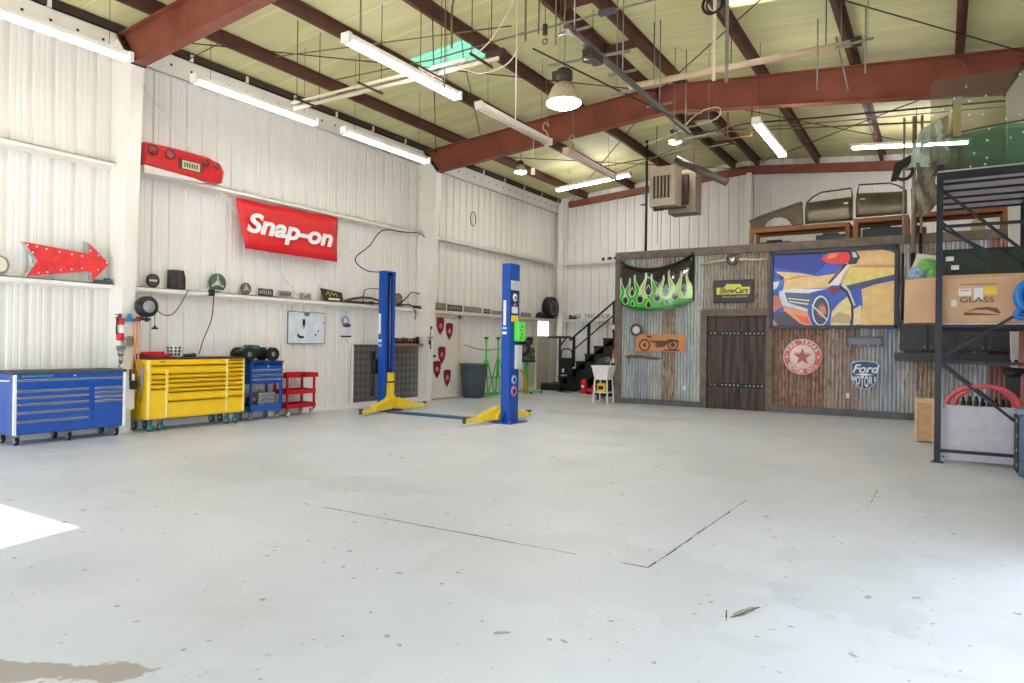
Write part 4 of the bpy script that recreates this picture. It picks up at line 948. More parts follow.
# ------------------------------------------------------------------ things beyond the lift
t = thing('trash_can', 'large dark grey plastic waste bin beside the shield door', 'trash can', (-10.98, 15.72, 0), LW)
b = MB(); b.lathe([(0, .02), (.27, .02), (.30, .03), (.345, .60), (.36, .62), (.375, .88), (.40, .90), (.40, .94), (.36, .94), (.34, .88), (.28, .06), (0, .06)], (0,0,0), 'z', 32); b.build('bin', GREY_PLASTIC, t)
b = MB(); b.tube([(-.37, -.06, .82), (-.44, -.06, .80), (-.44, .06, .80), (-.37, .06, .82)], .02); b.tube([(.37, -.06, .82), (.44, -.06, .80), (.44, .06, .80), (.37, .06, .82)], .02); b.build('handle', GREY_PLASTIC, t)
b = MB(); b.lathe([(0, .0), (.25, 0), (.26, .03), (0, .03)], (0,0,0), 'z', 24); b.build('foot', BLACK, t)
def stand(label, x, y, lean=0):
    t = thing('jack_stand', label, 'jack stand', (x, y, 0))
    b = MB(); b.cyl((0, 0, .55), (0, 0, 1.62), .028); b.build('post', GREEN, t)
    b = MB()
    for k in range(4):
        a = PI/4+k*PI/2; b.bar((.03*math.cos(a), .03*math.sin(a), 1.05), (.28*math.cos(a), .28*math.sin(a), .04), .035, .035)
    for k in range(4):
        a = PI/4+k*PI/2; a2 = a+PI/2; b.bar((.28*math.cos(a), .28*math.sin(a), .05), (.28*math.cos(a2), .28*math.sin(a2), .05), .03, .03)
        b.bar((.2*math.cos(a), .2*math.sin(a), .52), (.2*math.cos(a2), .2*math.sin(a2), .52), .022, .022)
    b.build('tripod_frame', GREEN, t)
    b = MB(); b.cyl((0, 0, 1.62), (0, 0, 1.66), .055); b.box(-.07, .07, -.03, .03, 1.66, 1.69); b.build('saddle', mat('dark green saddle', (40,120,60)), t)
    b = MB(); b.tube([(.03, 0, 1.3), (.14, 0, 1.3)], .01, 6); b.build('pin', STEELG, t)
stand('tall bright green jack stand next to the grey bin', -11.02, 16.38)
stand('tall bright green jack stand behind the right lift post', -11.0, 16.98)
t = thing('engine_stand', 'green transmission jack holding grey gearbox behind lift post', 'transmission jack', (-10.78, 18.25, 0))
b = MB(); b.cyl((0, 0, .05), (0, 0, .95), .06); b.bar((-.35, -.3, .05), (.35, .3, .05), .06, .05); b.bar((-.35, .3, .05), (.35, -.3, .05), .06, .05); b.build('post', GREEN, t)
for x, y in ((-.35, -.3), (.35, .3), (-.35, .3), (.35, -.3)):
    b = MB(); b.cyl((x, y-.02, .035), (x, y+.02, .035), .035); b.build('wheel', BLACK, t)
b = MB(); b.box(-.2, .2, -.2, .2, .95, 1.0); b.build('saddle', BLACK, t)
t = thing('gearbox', 'grey and black gearbox resting on the green transmission jack', 'gearbox', (-10.78, 18.25, 1.0))
b = MB(); b.lathe([(0, -.24), (.2, -.24), (.22, -.1), (.15, .0), (.13, .3), (.07, .34), (0, .34)], (0, 0, .28), 'y', 16); b.box(-.15, .15, -.1, .25, .0, .15); b.build('case', mat('dark alloy', (116,112,110), .5, .3, .3, 8), t)
b = MB(); b.lathe([(.15, -.26), (.26, -.25), (.26, -.2), (.15, -.2)], (0, 0, .38), 'y', 20); b.cyl((-.2, -.05, .5), (.2, -.05, .55), .07); b.ball((.1, 0, .65), .12, .1, .08); b.build('bell_housing', BLACK, t)
wire('yellow_strap', curve([(-10.95, 17.55, 1.05), (-10.72, 17.7, .85), (-10.6, 17.85, .5), (-10.6, 17.95, .12), (-10.7, 18.0, .05)]), .045, mat('yellow strap', (210,170,40), .6, 0, .2, 8), 'thick yellow strap hanging beside the green transmission jack', 'strap')

# stairs in the corner
t = thing('staircase', 'black steel staircase climbing behind the corrugated office', 'staircase', (0, 0, 0))
SX, RUN, RISE, Y0, Y1 = -10.83, .3135, .25, 19.9, 20.95
b = MB(); b.box(-11.1, -10.3, 19.72, Y1, 0, .22); b.build('landing', BLACK, t)
for k in range(12):
    x = SX+.3+k*RUN; z = .22+(k+1)*RISE
    b = MB(); b.box(x-.02, x+RUN+.01, Y0-.03, Y1+.03, z-.04, z); b.box(x, x+RUN, Y0-.03, Y1+.03, z-RISE, z-.04); b.build('step', BLACK, t)
for y in (Y0-.03, Y1):
    b = MB(); x_e = SX+.3+12*RUN; z_e = .22+12*RISE
    b.prism([(SX+.2, 0), (SX+.2, .2), (SX+.3, .22), (x_e, z_e-.02), (x_e, z_e-.5), (SX+.95, 0)], y, y+.03); b.build('stringer', BLACK, t)
def rz_(x): return .22+RISE+(x-(SX+.3))*RISE/RUN
b = MB(); b.bar((-10.15, Y0, rz_(-10.15)+.86), (-7.3, Y0, rz_(-7.3)+.86), .05, .05); b.build('handrail', BLACK, t)
b = MB(); b.bar((-10.05, Y0, rz_(-10.05)+.45), (-7.3, Y0, rz_(-7.3)+.45), .035, .035); b.build('mid_rail', BLACK, t)
for x in (-10.0, -9.48, -8.62, -7.6):
    b = MB(); b.box(x-.04, x+.04, Y0-.03, Y0+.03, rz_(x)-.1, rz_(x)+.87); b.build('newel_post', BLACK, t)
t = thing('hand_truck', 'black hand truck leaning upright at the foot of stairs', 'hand truck', (-10.05, 19.45, 0))
b = MB(); b.tube([(-.2, 0, .1), (-.2, .05, 1.2), (-.17, .05, 1.32), (-.08, .05, 1.36), (.08, .05, 1.36), (.17, .05, 1.32), (.2, .05, 1.2), (.2, 0, .1)], .022); b.box(-.2, .2, .0, .03, .55, 1.08); b.box(-.2, .2, 0, .02, .2, .26); b.build('frame', BLACK, t)
b = MB(); b.box(-.22, .22, -.2, 0, 0.0, .02); b.build('toe_plate', BLACK, t)
for x in (-.23, .23):
    b = MB(); b.lathe([(0, -.03), (.11, -.03), (.125, 0), (.11, .03), (0, .03)], (x, .12, .125), 'x', 20); b.build('wheel', RUBBER, t)
b = MB(); b.box(-.13, -.06, -.004, 0, .62, .74); b.build('label_plate', PAPER, t)
t = thing('steel_stand', 'dark t-shaped steel stand between corner post and stairs', 'steel stand', (-10.82, 20.5, 0))
b = MB(); b.box(-.03, .03, -.03, .03, 0.22, 1.7); b.box(-.45, .40, -.03, .03, 1.7, 1.78); b.bar((0, 0, 1.45), (.22, 0, 1.7), .04, .04); b.build('frame', mat('dark brown steel', (62,42,36)), t); b = MB(); b.box(-.2, .2, -.1, .1, .22, .24); b.build('foot', BLACK, t)
t = thing('fire_extinguisher', 'red fire extinguisher on the floor under the stairs', 'fire extinguisher', (-9.35, 19.35, 0))
b = MB(); b.lathe([(0, 0), (.1, .0), (.11, .02), (.11, .34), (.06, .42), (.03, .44), (0, .44)], (0,0,0), 'z', 22); b.build('tank', RED, t)
b = MB(); b.box(-.02, .02, -.02, .02, .44, .52); b.bar((0, 0, .52), (.1, 0, .55), .03, .02); b.build('valve_handle', BLACK, t)
b = MB(); b.lathe([(0, -.112), (.045, -.112)], (.0, 0, .22), 'y', 14); b.build('tag', PAPER, t)
t = thing('floor_jack', 'small red jack with white knob lying under the stairs', 'jack', (-8.98, 19.2, 0))
b = MB(); b.box(-.18, .18, -.1, .1, .05, .17); b.ball((.05, 0, .2), .1, .08, .1); b.build('body', RED, t, bevel=.02)
b = MB(); b.ball((.1, -.08, .13), .05); b.build('knob', PAPER, t)
for x in (-.14, .14):
    b = MB(); b.cyl((x, -.12, .045), (x, .12, .045), .045); b.build('wheel', BLACK, t)
# hose tank dark cylinder under stairs
t = thing('air_tank', 'dark round tank standing behind the white utility sink', 'tank', (-8.35, 18.75, 0))
b = MB(); b.lathe([(0, .05), (.22, .06), (.3, .15), (.3, .95), (.22, 1.1), (0, 1.14)], (0,0,0), 'z', 26); b.build('shell', mat('dark navy tank', (34,36,48), .4), t)
b = MB(); b.lathe([(.24, 0), (.27, 0), (.27, .1), (.24, .1)], (0,0,0), 'z', 20); b.build('skirt', BLACK, t)
# utility sink
t = thing('utility_sink', 'white plastic utility tub on legs beside the office corner', 'sink', (-7.44, 16.55, 0))
b = MB()
def ring(w, d, z): return [(-w, -d, z), (w, -d, z), (w, d, z), (-w, d, z)]
vs = ring(.26, .25, .97)+ring(.24, .23, .93)+ring(.17, .18, .60)+ring(.155, .165, .62)+ring(.22, .21, .95)
fs = []
for k in range(4):
    for j in range(4): fs.append((k*4+j, k*4+(j+1) % 4, (k+1)*4+(j+1) % 4, (k+1)*4+j))
fs += [(8,9,10,11), (12,13,14,15)]; fs += [(16+j, 16+(j+1) % 4, (j+1) % 4, j) for j in range(4)]
b.add(vs, fs[:4]+fs[4:8]+[(8,9,10,11)]+fs[12:16]+[(12,13,14,15)]+fs[-4:]); b.build('tub', WHITE, t)
for x in (-.2, .2):
    for y in (-.2, .2):
        b = MB(); b.bar((x*.85, y*.85, .62), (x, y, 0), .03, .03); b.build('leg', WHITE, t)
b = MB(); b.box(-.19, .19, -.19, .19, .26, .285); b.build('shelf', WHITE, t)
b = MB(); b.tube(curve([(.1, .2, .97), (.1, .2, 1.12), (.1, .1, 1.16), (.1, .02, 1.08)]), .013); b.build('faucet', CHROME, t)
t = thing('chemical_jug', 'yellow jug on lower shelf of the white utility tub', 'jug', (-7.46, 16.5, .286))
b = MB(); b.box(-.11, .11, -.08, .08, 0, .22); b.cyl((-.04, 0, .22), (-.04, 0, .27), .03); b.build('body', YELLOW, t, bevel=.02); b = MB(); b.box(-.07, .07, -.084, -.08, .06, .15); b.build('label_print', INK, t)
for i, (dx, m_, lb) in enumerate(((-.14, BLACK, 'black bottle left of the yellow jug under the tub'), (.12, BLACK, 'black bottle right of the yellow jug under the tub'))):
    b = MB(); b.lathe([(0, 0), (.035, 0), (.035, .16), (.015, .2), (.015, .24), (0, .24)], (0,0,0), 'z', 14); solo(b, 'bottle', m_, lb, 'bottle', (-7.44+dx, 16.58, .286), group='bottles under the sink')
for i, (dx, dz, sx_, sz_, m_, lb, nm) in enumerate(((-.16, 0, .13, .16, mat('olive box', (92,86,70)), 'olive box on ledge behind the white tub', 'storage_box'), (.06, 0, .10, .12, WHITE, 'white box behind the tub, under the red one', 'storage_box'), (.06, .121, .09, .13, mat('salmon box', (206,120,96)), 'salmon box stacked on the small white one', 'storage_box'), (.05, .252, .08, .12, RED, 'red box topmost behind the white tub', 'storage_box'))):
    b = MB(); b.box(-sx_/1.2, sx_/1.2, -.1, .1, 0, sz_); o = solo(b, nm, m_, lb, 'box', (-7.50+dx, 17.35, 1.02+dz), bevel=.008)
t = thing('work_table', 'dark bench behind the white tub holding stacked boxes', 'bench', (-7.6, 17.4, 0))
b = MB(); b.box(-.35, .32, -.2, .25, .98, 1.02); b.build('top', DARK_IRON, t)
for x in (-.32, .28):
    for y in (-.17, .2):
        b = MB(); b.box(x-.02, x+.02, y-.02, y+.02, 0, .98); b.build('leg', DARK_IRON, t)
b = MB(); b.lathe([(0, -.02), (.075, -.02), (.08, 0), (.075, .02), (0, .02)], (0,0,0), 'y', 20)
solo(b, 'paper_roll', WHITE, 'white roll hanging on the stair rail beside office corner', 'roll', (-8.6, 19.84, 2.05), 0)
# letters and small items on the back wall rails
b = MB(); b.box(0, .10, -.01, 0, 0, .1); b.box(.2, .36, -.01, 0, .02, .1); b.box(.43, .52, -.01, 0, .02, .1)
solo(b, 'wall_tag', INK, 'row of little black tags on upper rail of back wall', 'tag', (-9.62, 21.14, 4.315))
t = thing('ledge_lettering', 'row of dark metal letters standing on back wall ledge', 'letters', (-10.15, 21.12, LED))
for k, (x, s_) in enumerate(((-.35, 'ICE'), (.12, 'TRES'), (.62, 'SHOP'))): text(s_, .19, mat('brown letters', (98,88,78)), t, (x, 0, .085), name='lettering')
t = thing('bench_vise', 'dark small vise on back wall ledge beside the corner post', 'vise', (-10.72, 21.18, LED))
b = MB(); b.box(-.12, .15, -.05, .05, 0, .05); b.box(-.1, -.03, -.05, .05, .05, .14); b.cyl((-.02, 0, .08), (.2, 0, .08), .02); b.build('body', DARK_IRON, t, bevel=.008); b = MB(); b.cyl((.19, -.07, .08), (.19, .07, .08), .01); b.build('handle', STEELG, t)

# ------------------------------------------------------------------ office clad in reclaimed tin
FY, FX0, FX1, FZ = 16.8, -7.22, XR-.03, 3.90
b = MB(); per = .08; n_ = int((FX1-FX0-.1)/per*8); DX0, DX1, DZ = -4.83, -3.45, 2.24
cols = [(FX0+.05+(FX1-FX0-.1)*i/n_) for i in range(n_+1)]
def yw(x): return FY+.045+.017*math.sin(2*PI*x/per)
vs = []; fs = []
for xa, xb in zip(cols, cols[1:]):
    z0 = DZ if DX0 < (xa+xb)/2 < DX1 else .0
    k = len(vs); vs += [(xa, yw(xa), z0), (xb, yw(xb), z0), (xb, yw(xb), FZ-.05), (xa, yw(xa), FZ-.05)]; fs.append((k, k+1, k+2, k+3))
b.add(vs, fs, 0, True)
b.box(FX0+.03, DX0, FY+.06, FY+.16, 0, FZ-.02, 1); b.box(DX1, FX1, FY+.06, FY+.16, 0, FZ-.02, 1); b.box(DX0, DX1, FY+.06, FY+.16, DZ, FZ-.02, 1)
b.box(FX0+.02, FX0+.12, FY+.16, 19.85, 0, FZ-.02, 1)
b.box(FX0+.02, FX1, FY+.06, 19.85, FZ-.06, FZ-.01, 1)
struct(b, 'wall_partition', [TIN, mat('dark stud wall', (70,66,62), .8)])
n = 60
def trim(x0, x1, z0, z1, y0=FY-.02, y1=FY+.03, m=TIMBER, w=None):
    global n
    b = MB(); b.box(x0, x1, y0, y1, z0, z1); struct(b, 'trim_%d' % n, m, bevel=.004); n += 1
trim(FX0, FX1, FZ-.17, FZ+.02, FY-.03, FY+.14)
trim(FX0, FX0+.16, 0, FZ-.17, FY-.025, FY+.14)
trim(FX0+.16, DX0-.15, 0, .14, m=TIMBER2); trim(DX1+.15, FX1, 0, .15, m=TIMBER2)
trim(DX0-.15, DX0, 0, DZ, FY-.035, FY+.1); trim(DX1, DX1+.15, 0, DZ, FY-.035, FY+.1)
trim(DX0-.15, DX1+.15, DZ, DZ+.16, FY-.04, FY+.1)
b = MB(); b.box(FX0-.03, FX0, FY-.02, 19.85, 0, FZ); struct(b, 'wall_partition_side', TIMBER)
# plank door
b = MB(); k = 7; dw = (DX1-DX0-.02)/k
for i in range(k):
    xa = DX0+.01+i*dw; b.box(xa+.004, xa+dw-.004, FY+.03+.004*(i % 2), FY+.075, .02, DZ-.01)
d = struct(b, 'door_1', DARKWOOD, 'dark plank door with two studded straps', bevel=.003)
for z in (1.82, .58):
    b = MB(); b.box(DX0+.02, DX1-.02, FY+.018, FY+.03, z-.055, z+.055); st = b.build('strap_hinge', BLACK, d)
    b = MB()
    for i in range(14):
        x = DX0+.1+i*.092
        if i % 3 != 2 or i % 2: b.ball((x, FY+.014, z), .017, .012, .017, n=8)
    b.build('stud_row', WHITE, st)
b = MB(); b.box(DX0+.01, DX1-.01, FY+.02, FY+.08, 0, .02); b.build('threshold', DARK_IRON, d)

# flame painted car bonnet
t = thing('car_hood', 'black car hood painted with green flames hung on the tin wall', 'car hood', (-6.12, FY-.03, 0))
HX = .96
def top(x):
    u = abs(x)/HX; return 3.46+.30*u**2.0+(.03 if x > 0 else -.08)*u
def bot(x): u = abs(x)/HX; return 2.37+.22*u**2.4+(.03*x)
GN, KN = 24, 10; vs = []
for i in range(GN+1):
    x = -HX+2*HX*i/GN
    for j in range(KN+1):
        v = j/KN; z = bot(x)+(top(x)-bot(x))*v; y = -.05-.13*(1-(x/HX)**2)-.05*math.sin(PI*v)
        vs.append((x, y, z))
b = MB(); b.add(vs, [(i*(KN+1)+j, (i+1)*(KN+1)+j, (i+1)*(KN+1)+j+1, i*(KN+1)+j+1) for i in range(GN) for j in range(KN)], 0, True)
HOOD = mat('gloss black car paint', (16,14,18), .16, .1, .05, 3, coat=1)
pan = b.build('panel', HOOD, t); md = pan.modifiers.new('s', 'SOLIDIFY'); md.thickness = .006; md.offset = 0
def onhood(x, z, lift=.006):
    u = max(-1, min(1, x/HX)); v = (z-bot(x))/max(.01, top(x)-bot(x)); return (x, -.05-.13*(1-u*u)-.05*math.sin(PI*max(0, min(1, v)))-lift, z)
# green field, tall curling tongues above it, dark drops between them
GREENF = mat('flame green', (64,196,52), .14, 0, .12, 3, coat=1); YG = mat('flame yellow green', (186,230,110), .14, 0, .06, 3, coat=1); LINEF = mat('flame outline', (226,238,214), .25)
DGREEN = mat('flame dark green', (16,118,40), .14, 0, .1, 3, coat=1)
def patch(b, cols_, nz, lift, mi=0):
    vs = []
    for x, za, zb in cols_:
        for q in range(nz+1): vs.append(onhood(x, za+(zb-za)*q/nz, lift))
    b.add(vs, [(i_*(nz+1)+q, (i_+1)*(nz+1)+q, (i_+1)*(nz+1)+q+1, i_*(nz+1)+q+1) for i_ in range(len(cols_)-1) for q in range(nz)], mi, True)
BASE = 2.74
b = MB()
xs_ = [-HX+2*HX*q/60 for q in range(61)]
patch(b, [(x, bot(x)+.09, BASE+.05*math.sin(x*9)) for x in xs_], 5, .006, 0); patch(b, [(x, bot(x), bot(x)+.09) for x in xs_], 2, .006, 1)
bl = MB(); TON = [(-.88,.10,3.24,.03),(-.68,.09,3.22,-.04),(-.46,.10,3.30,.05),(-.24,.10,3.34,-.05),(.0,.10,3.30,.05),(.22,.10,3.26,-.05),(.44,.11,3.38,.05),(.66,.10,3.34,-.04),(.86,.10,3.34,.04)]
for tx, tw, tz, ta in TON:
    lf, rt = [], []
    for q in range(13):
        v = q/12; z = BASE-.06+(tz-BASE+.06)*v; cx_ = tx+ta*math.sin(v*PI*1.7)
        hw_ = (tw+.035*(1-v)*(1 if v < .3 else 0))*(1-v)**.9*(.62+.38*math.cos(v*PI*2.0)**2)+.004
        lf.append((max(-HX+.01, cx_-hw_), z)); rt.append((min(HX-.01, cx_+hw_), z))
    vs = [onhood(x, z, .008) for p_, q_ in zip(lf, rt) for x, z in (p_, ((p_[0]+q_[0])/2, p_[1]), q_)]
    b.add(vs, [(3*q+c_, 3*q+c_+1, 3*q+c_+4, 3*q+c_+3) for q in range(12) for c_ in (0, 1)], 2 if tx > .1 or tz > 3.32 else 0, True)
    bl.tube([onhood(x, z, .012) for x, z in lf[1:]+rt[1:][::-1]], .011, 5)
fl = b.build('flame_paint', [GREENF, DGREEN, YG], t)
b = MB()
drops = [(-.78,2.66,.085,.17),(-.57,2.84,.07,.14),(-.35,2.68,.09,.19),(-.12,2.86,.08,.17),(-.12,2.52,.07,.13),(.11,2.70,.08,.17),(.33,2.86,.08,.15),(.55,2.72,.08,.15),(.76,2.88,.07,.14),(-.57,2.56,.05,.09),(.34,2.58,.05,.09)]
for cx_, cz_, rx, rz2 in drops:
    ring_ = [(cx_+rx*math.sin(a)*(1 if math.cos(a) < 0 else (1-.8*math.cos(a)**1.3)), cz_+rz2*(math.cos(a) if math.cos(a) > 0 else math.cos(a)*.6)) for a in [2*PI*q/24 for q in range(24)]]
    b.add([onhood(x, z, .013) for x, z in ring_], [tuple(range(24))])
    bl.tube([onhood(x, z, .015) for x, z in ring_+ring_[:1]], .010, 5)
b.build('flame_gap', HOOD, fl); bl.build('flame_outline', LINEF, fl)
for s_ in (-1, 1):
    b = MB(); zt_ = top(s_*HX); zb_ = bot(s_*HX)
    b.add([(s_*HX, -.06, zb_), (s_*HX, -.06, zt_+.02), (s_*HX, .03, zt_+.02), (s_*HX, .03, zb_), (s_*(HX-.07), -.07, zb_), (s_*(HX-.07), -.07, zt_-.02), (s_*(HX-.07), .03, zt_-.02), (s_*(HX-.07), .03, zb_)], [(0,1,2,3),(4,7,6,5),(0,4,5,1),(1,5,6,2),(2,6,7,3),(3,7,4,0)])
    b.build('side_edge', BLACK, t)
# wing emblem
t = thing('wing_ornament', 'chrome winged car ornament above the small brand sign', 'ornament', (-4.22, FY-.02, 3.56))
b = MB(); b.lathe([(0, -.12), (.06, -.115), (.085, -.09), (.09, -.05)], (0,0,.02), 'y', 24); b.build('hub', CHROME, t)
b = MB(); b.torus((0, -.07, .02), .13, .02, 'y', 28, 8); b.build('ring', mat('dark chrome', (96,88,78), .3, .8), t)
for s_ in (-1, 1):
    b = MB(); b.prism([(s_*.12, .06), (s_*.12, -.02), (s_*.5, -.04 if s_ > 0 else -.045), (s_*.78, -.02 if s_ > 0 else -.09), (s_*.78, .02 if s_ > 0 else -.05), (s_*.5, .02)], -.06, -.03); b.build('wing', mat('worn chrome', (150,136,118), .3, .7), t, bevel=.008)
# small sign
t = thing('shop_sign', 'black rectangular sign with yellow script over the plank door', 'sign', (-4.20, FY-.01, 2.82))
b = MB(); b.box(-.46, .46, -.03, 0, -.27, .27); b.build('board', mat('charcoal board', (58,56,60), .5, 0, .1, 5), t)
b = MB(); b.box(-.46, .46, -.038, -.03, .255, .27); b.box(-.46, .46, -.038, -.03, -.27, -.255); b.box(-.46, -.445, -.038, -.03, -.27, .27); b.box(.445, .46, -.038, -.03, -.27, .27); b.build('border', INK, t)
b = MB(); b.box(-.40, .38, -.034, -.03, -.07, .10); b.prism([(-.22,.10),(.2,.10),(.16,.17),(-.16,.18)], -.034, -.03); b.build('script_ground', mat('yellow glow paint', (226,224,110)), t)
text('ShowCars', .19, INK, t, (0, -.038, .015), shear=.25, bold=.003, xs=.84)
text('PAINT & CUSTOM', .055, PAPER, t, (.03, -.034, -.13), xs=1.3)
# mural
t = thing('framed_picture', 'large framed painting of a yellow car tail fin', 'painting', (-2.07, FY-.01, 2.82))
MW, MH = 1.30, .885
b = MB()
for q in ((-MW, MW, MH-.07, MH), (-MW, MW, -MH, -MH+.07), (-MW, -MW+.07, -MH, MH), (MW-.07, MW, -MH, MH)): b.box(q[0], q[1], -.07, 0, q[2], q[3])
b.build('frame', mat('dark grey frame', (60,66,80), .5), t, bevel=.006)
def c2(px, py): return (-MW+.07+(px-62)/(945-62)*(2*MW-.14), MH-.07-(py-(98-.02*(px-62)))/(625-98)*(2*MH-.14))
pal = {}
def C_(rgb): rgb = tuple(min(255, int(c_*1.08+8)) for c_ in rgb); return mat('canvas %d %d %d' % rgb, rgb, .4, 0, .07, 6)
layers = [
 ((62,90,190), [(62,98),(945,98),(945,640),(62,640)]),
 ((40,60,150), [(62,98),(430,98),(470,170),(380,250),(62,190)]),
 ((240,190,132), [(640,80),(860,80),(945,110),(945,270),(590,340),(560,300)]),
 ((206,150,110), [(700,185),(945,190),(945,215),(640,200)]),
 ((242,206,124), [(640,205),(945,210),(945,258),(580,330)]),
 ((240,196,138), [(80,222),(260,235),(400,262),(540,245),(560,300),(480,345),(300,350),(140,360),(150,290)]),
 ((200,150,90), [(150,290),(300,265),(400,262),(260,252),(130,285)]),
 ((70,130,190), [(62,270),(130,290),(150,300),(62,380)]),
 ((226,236,246), [(62,300),(110,296),(90,345),(62,360)]),
 ((30,34,60), [(80,225),(150,270),(130,290),(112,255)]),
 ((230,236,240), [(130,360),(160,352),(480,352),(330,385),(150,378)]),
 ((86,96,112), [(160,385),(370,400),(330,500),(180,460)]),
 ((200,210,220), [(110,365),(150,372),(180,455),(330,500),(330,520),(140,475),(112,420)]),
 ((92,96,108), [(180,400),(355,415),(352,424),(180,410)]),
 ((210,214,220), [(180,418),(345,434),(340,444),(182,428)]),
 ((210,214,220), [(184,440),(338,460),(334,470),(188,450)]),
 ((236,150,110), [(140,480),(330,520),(360,600),(370,640),(300,620),(160,540)]),
 ((226,96,80), [(230,540),(330,560),(350,610),(290,600)]),
 ((70,66,84), [(62,540),(160,520),(280,610),(330,640),(100,640)]),
 ((196,120,90), [(62,400),(110,410),(140,480),(62,530)]),
 ((214,160,120), [(62,580),(110,640),(62,640)]),
 ((234,190,128), [(720,360),(800,330),(945,300),(945,625),(700,625),(730,470)]),
 ((226,206,160), [(510,520),(560,460),(620,410),(650,470),(660,640),(500,640)]),
 ((190,170,130), [(510,560),(560,520),(640,540),(655,600),(500,600)]),
 ((226,206,160), [(665,500),(720,470),(715,600),(665,625)]),
 ((70,84,120), [(560,345),(945,258),(945,290),(640,365)]),
 ((40,44,60), [(580,325),(625,370),(665,470),(668,560),(655,640),(640,640),(650,560),(648,470),(610,385),(560,345)]),
 ((190,200,212), [(595,318),(640,370),(680,470),(668,480),(625,372),(575,330)]),
 ((40,42,60), [(600,175),(480,310),(490,330),(640,190)]),
 ((228,234,244), [(640,185),(600,250),(560,330),(480,330),(540,270),(615,185)]),
 ((190,70,80), [(540,240),(585,190),(560,240),(520,290)]),
 ((220,60,60), [(440,125),(500,92),(640,92),(640,170),(560,180),(480,170),(430,145)]),
 ((240,120,110), [(480,100),(560,95),(540,130),(470,140)]),
 ((60,62,76), [(620,90),(680,90),(708,130),(680,180),(620,180),(640,130)]),
 ((214,220,232), [(650,95),(675,98),(690,130),(660,135)]),
 ((130,50,50), [(480,345),(560,340),(575,365),(500,390)]),
]
b = MB(); mats_ = []; y = -.010
for rgb, poly in layers:
    m_ = C_(rgb)
    if m_ not in mats_: mats_.append(m_)
    y -= .0006; b.add([(c2(*p)[0], y, max(-MH+.06, c2(*p)[1])) for p in poly], [tuple(range(len(poly)))], mats_.index(m_))
for (cx_, cy_, rx, ry, rgb) in ((428,510,72,118,(60,76,130)),(428,512,66,110,(206,214,226)),(430,514,56,98,(72,70,92)),(436,510,34,50,(150,110,110)),(440,508,22,30,(214,120,110)),(620,560,0.1,0.1,(60,60,60))):
    m_ = C_(rgb)
    if m_ not in mats_: mats_.append(m_)
    y -= .0006; pts = [c2(cx_+rx*math.cos(2*PI*k/24), cy_+ry*math.sin(2*PI*k/24)) for k in range(24)]
    b.add([(p[0], y, max(-MH+.06, p[1])) for p in pts], [tuple(range(24))], mats_.index(m_))
for (p, q) in (((360,470),(480,580)),((480,520),(400,540))):
    y -= .0006; m_ = C_((206,214,226)); pa, pb = c2(*p), c2(*q); b.bar((pa[0], y, pa[1]), (pb[0], y, pb[1]), .002, .03, mats_.index(m_), up=(1,0,1))
b.build('canvas', mats_, t)
# round sign
t = thing('round_sign', 'round red and white sign with star on the tin wall', 'sign', (-2.65, FY-.012, 1.29))
R_ = .41
b = MB(); b.lathe([(0, -.02), (R_, -.02), (R_, 0), (0, 0)], (0,0,0), 'y', 48); b.build('disc', mat('sign pink white', (246,222,222), .4, 0, .03, 8), t)
b = MB(); b.lathe([(.275, -.023), (R_*.955, -.023)], (0,0,0), 'y', 48); b.build('red_band', mat('faded red', (214,112,116), .5, 0, .08, 8), t)
b = MB(); st = [(.2*math.sin(PI*k/5)*(1 if k % 2 == 0 else .40), .2*math.cos(PI*k/5)*(1 if k % 2 == 0 else .40)) for k in range(10)]; b.prism(st, -.026, -.02); b.build('star', mat('faded star red', (200,90,96), .5), t)
for s_, a0, a1, flip in (('THE TEXAS', 62, -62, 1), ('MOTOR OIL', -55, 55, -1)):
    for i, ch in enumerate(s_):
        if ch == ' ': continue
        a = math.radians(a0+(a1-a0)*i/(len(s_)-1)); rr = .333
        if flip > 0: text(ch, .115, mat('cream letters', (250,236,226)), t, (-rr*math.sin(a), -.025, rr*math.cos(a)), rot=a, bold=.003)
        else: text(ch, .115, mat('cream letters', (250,236,226)), t, (rr*math.sin(a), -.025, -rr*math.cos(a)), rot=a, bold=.003)
text('TEXACO', .085, mat('dark grey letters', (130,110,112)), t, (0, -.028, .07), xs=1.0)
for s_ in (-1, 1):
    b = MB(); b.lathe([(0, -.026), (.022, -.026)], (s_*.333, 0, 0), 'y', 12); b.build('dot', mat('cream letters', (250,236,226)), t)
# metal plate
t = thing('metal_bracket', 'grey riveted metal strip plate below the painting', 'metal plate', (-1.40, FY-.01, 1.66))
b = MB(); b.box(-.36, .36, -.03, 0, .06, .1); b.box(-.36, -.31, -.03, 0, -.1, .1); b.box(.31, .36, -.03, 0, -.1, .1); b.box(-.36, .36, -.03, 0, -.11, -.07); b.build('frame', mat('dark grey steel', (104,102,108), .5, .4), t)
b = MB(); b.box(-.31, .31, -.012, 0, -.07, .06); b.build('panel', mat('blue grey sheet', (128,132,148), .5, .3), t)
b = MB()
for x in (-.28, -.1, .08, .27): b.ball((x, -.034, -.09), .014, n=8)
b.build('rivet_row', WHITE, t)
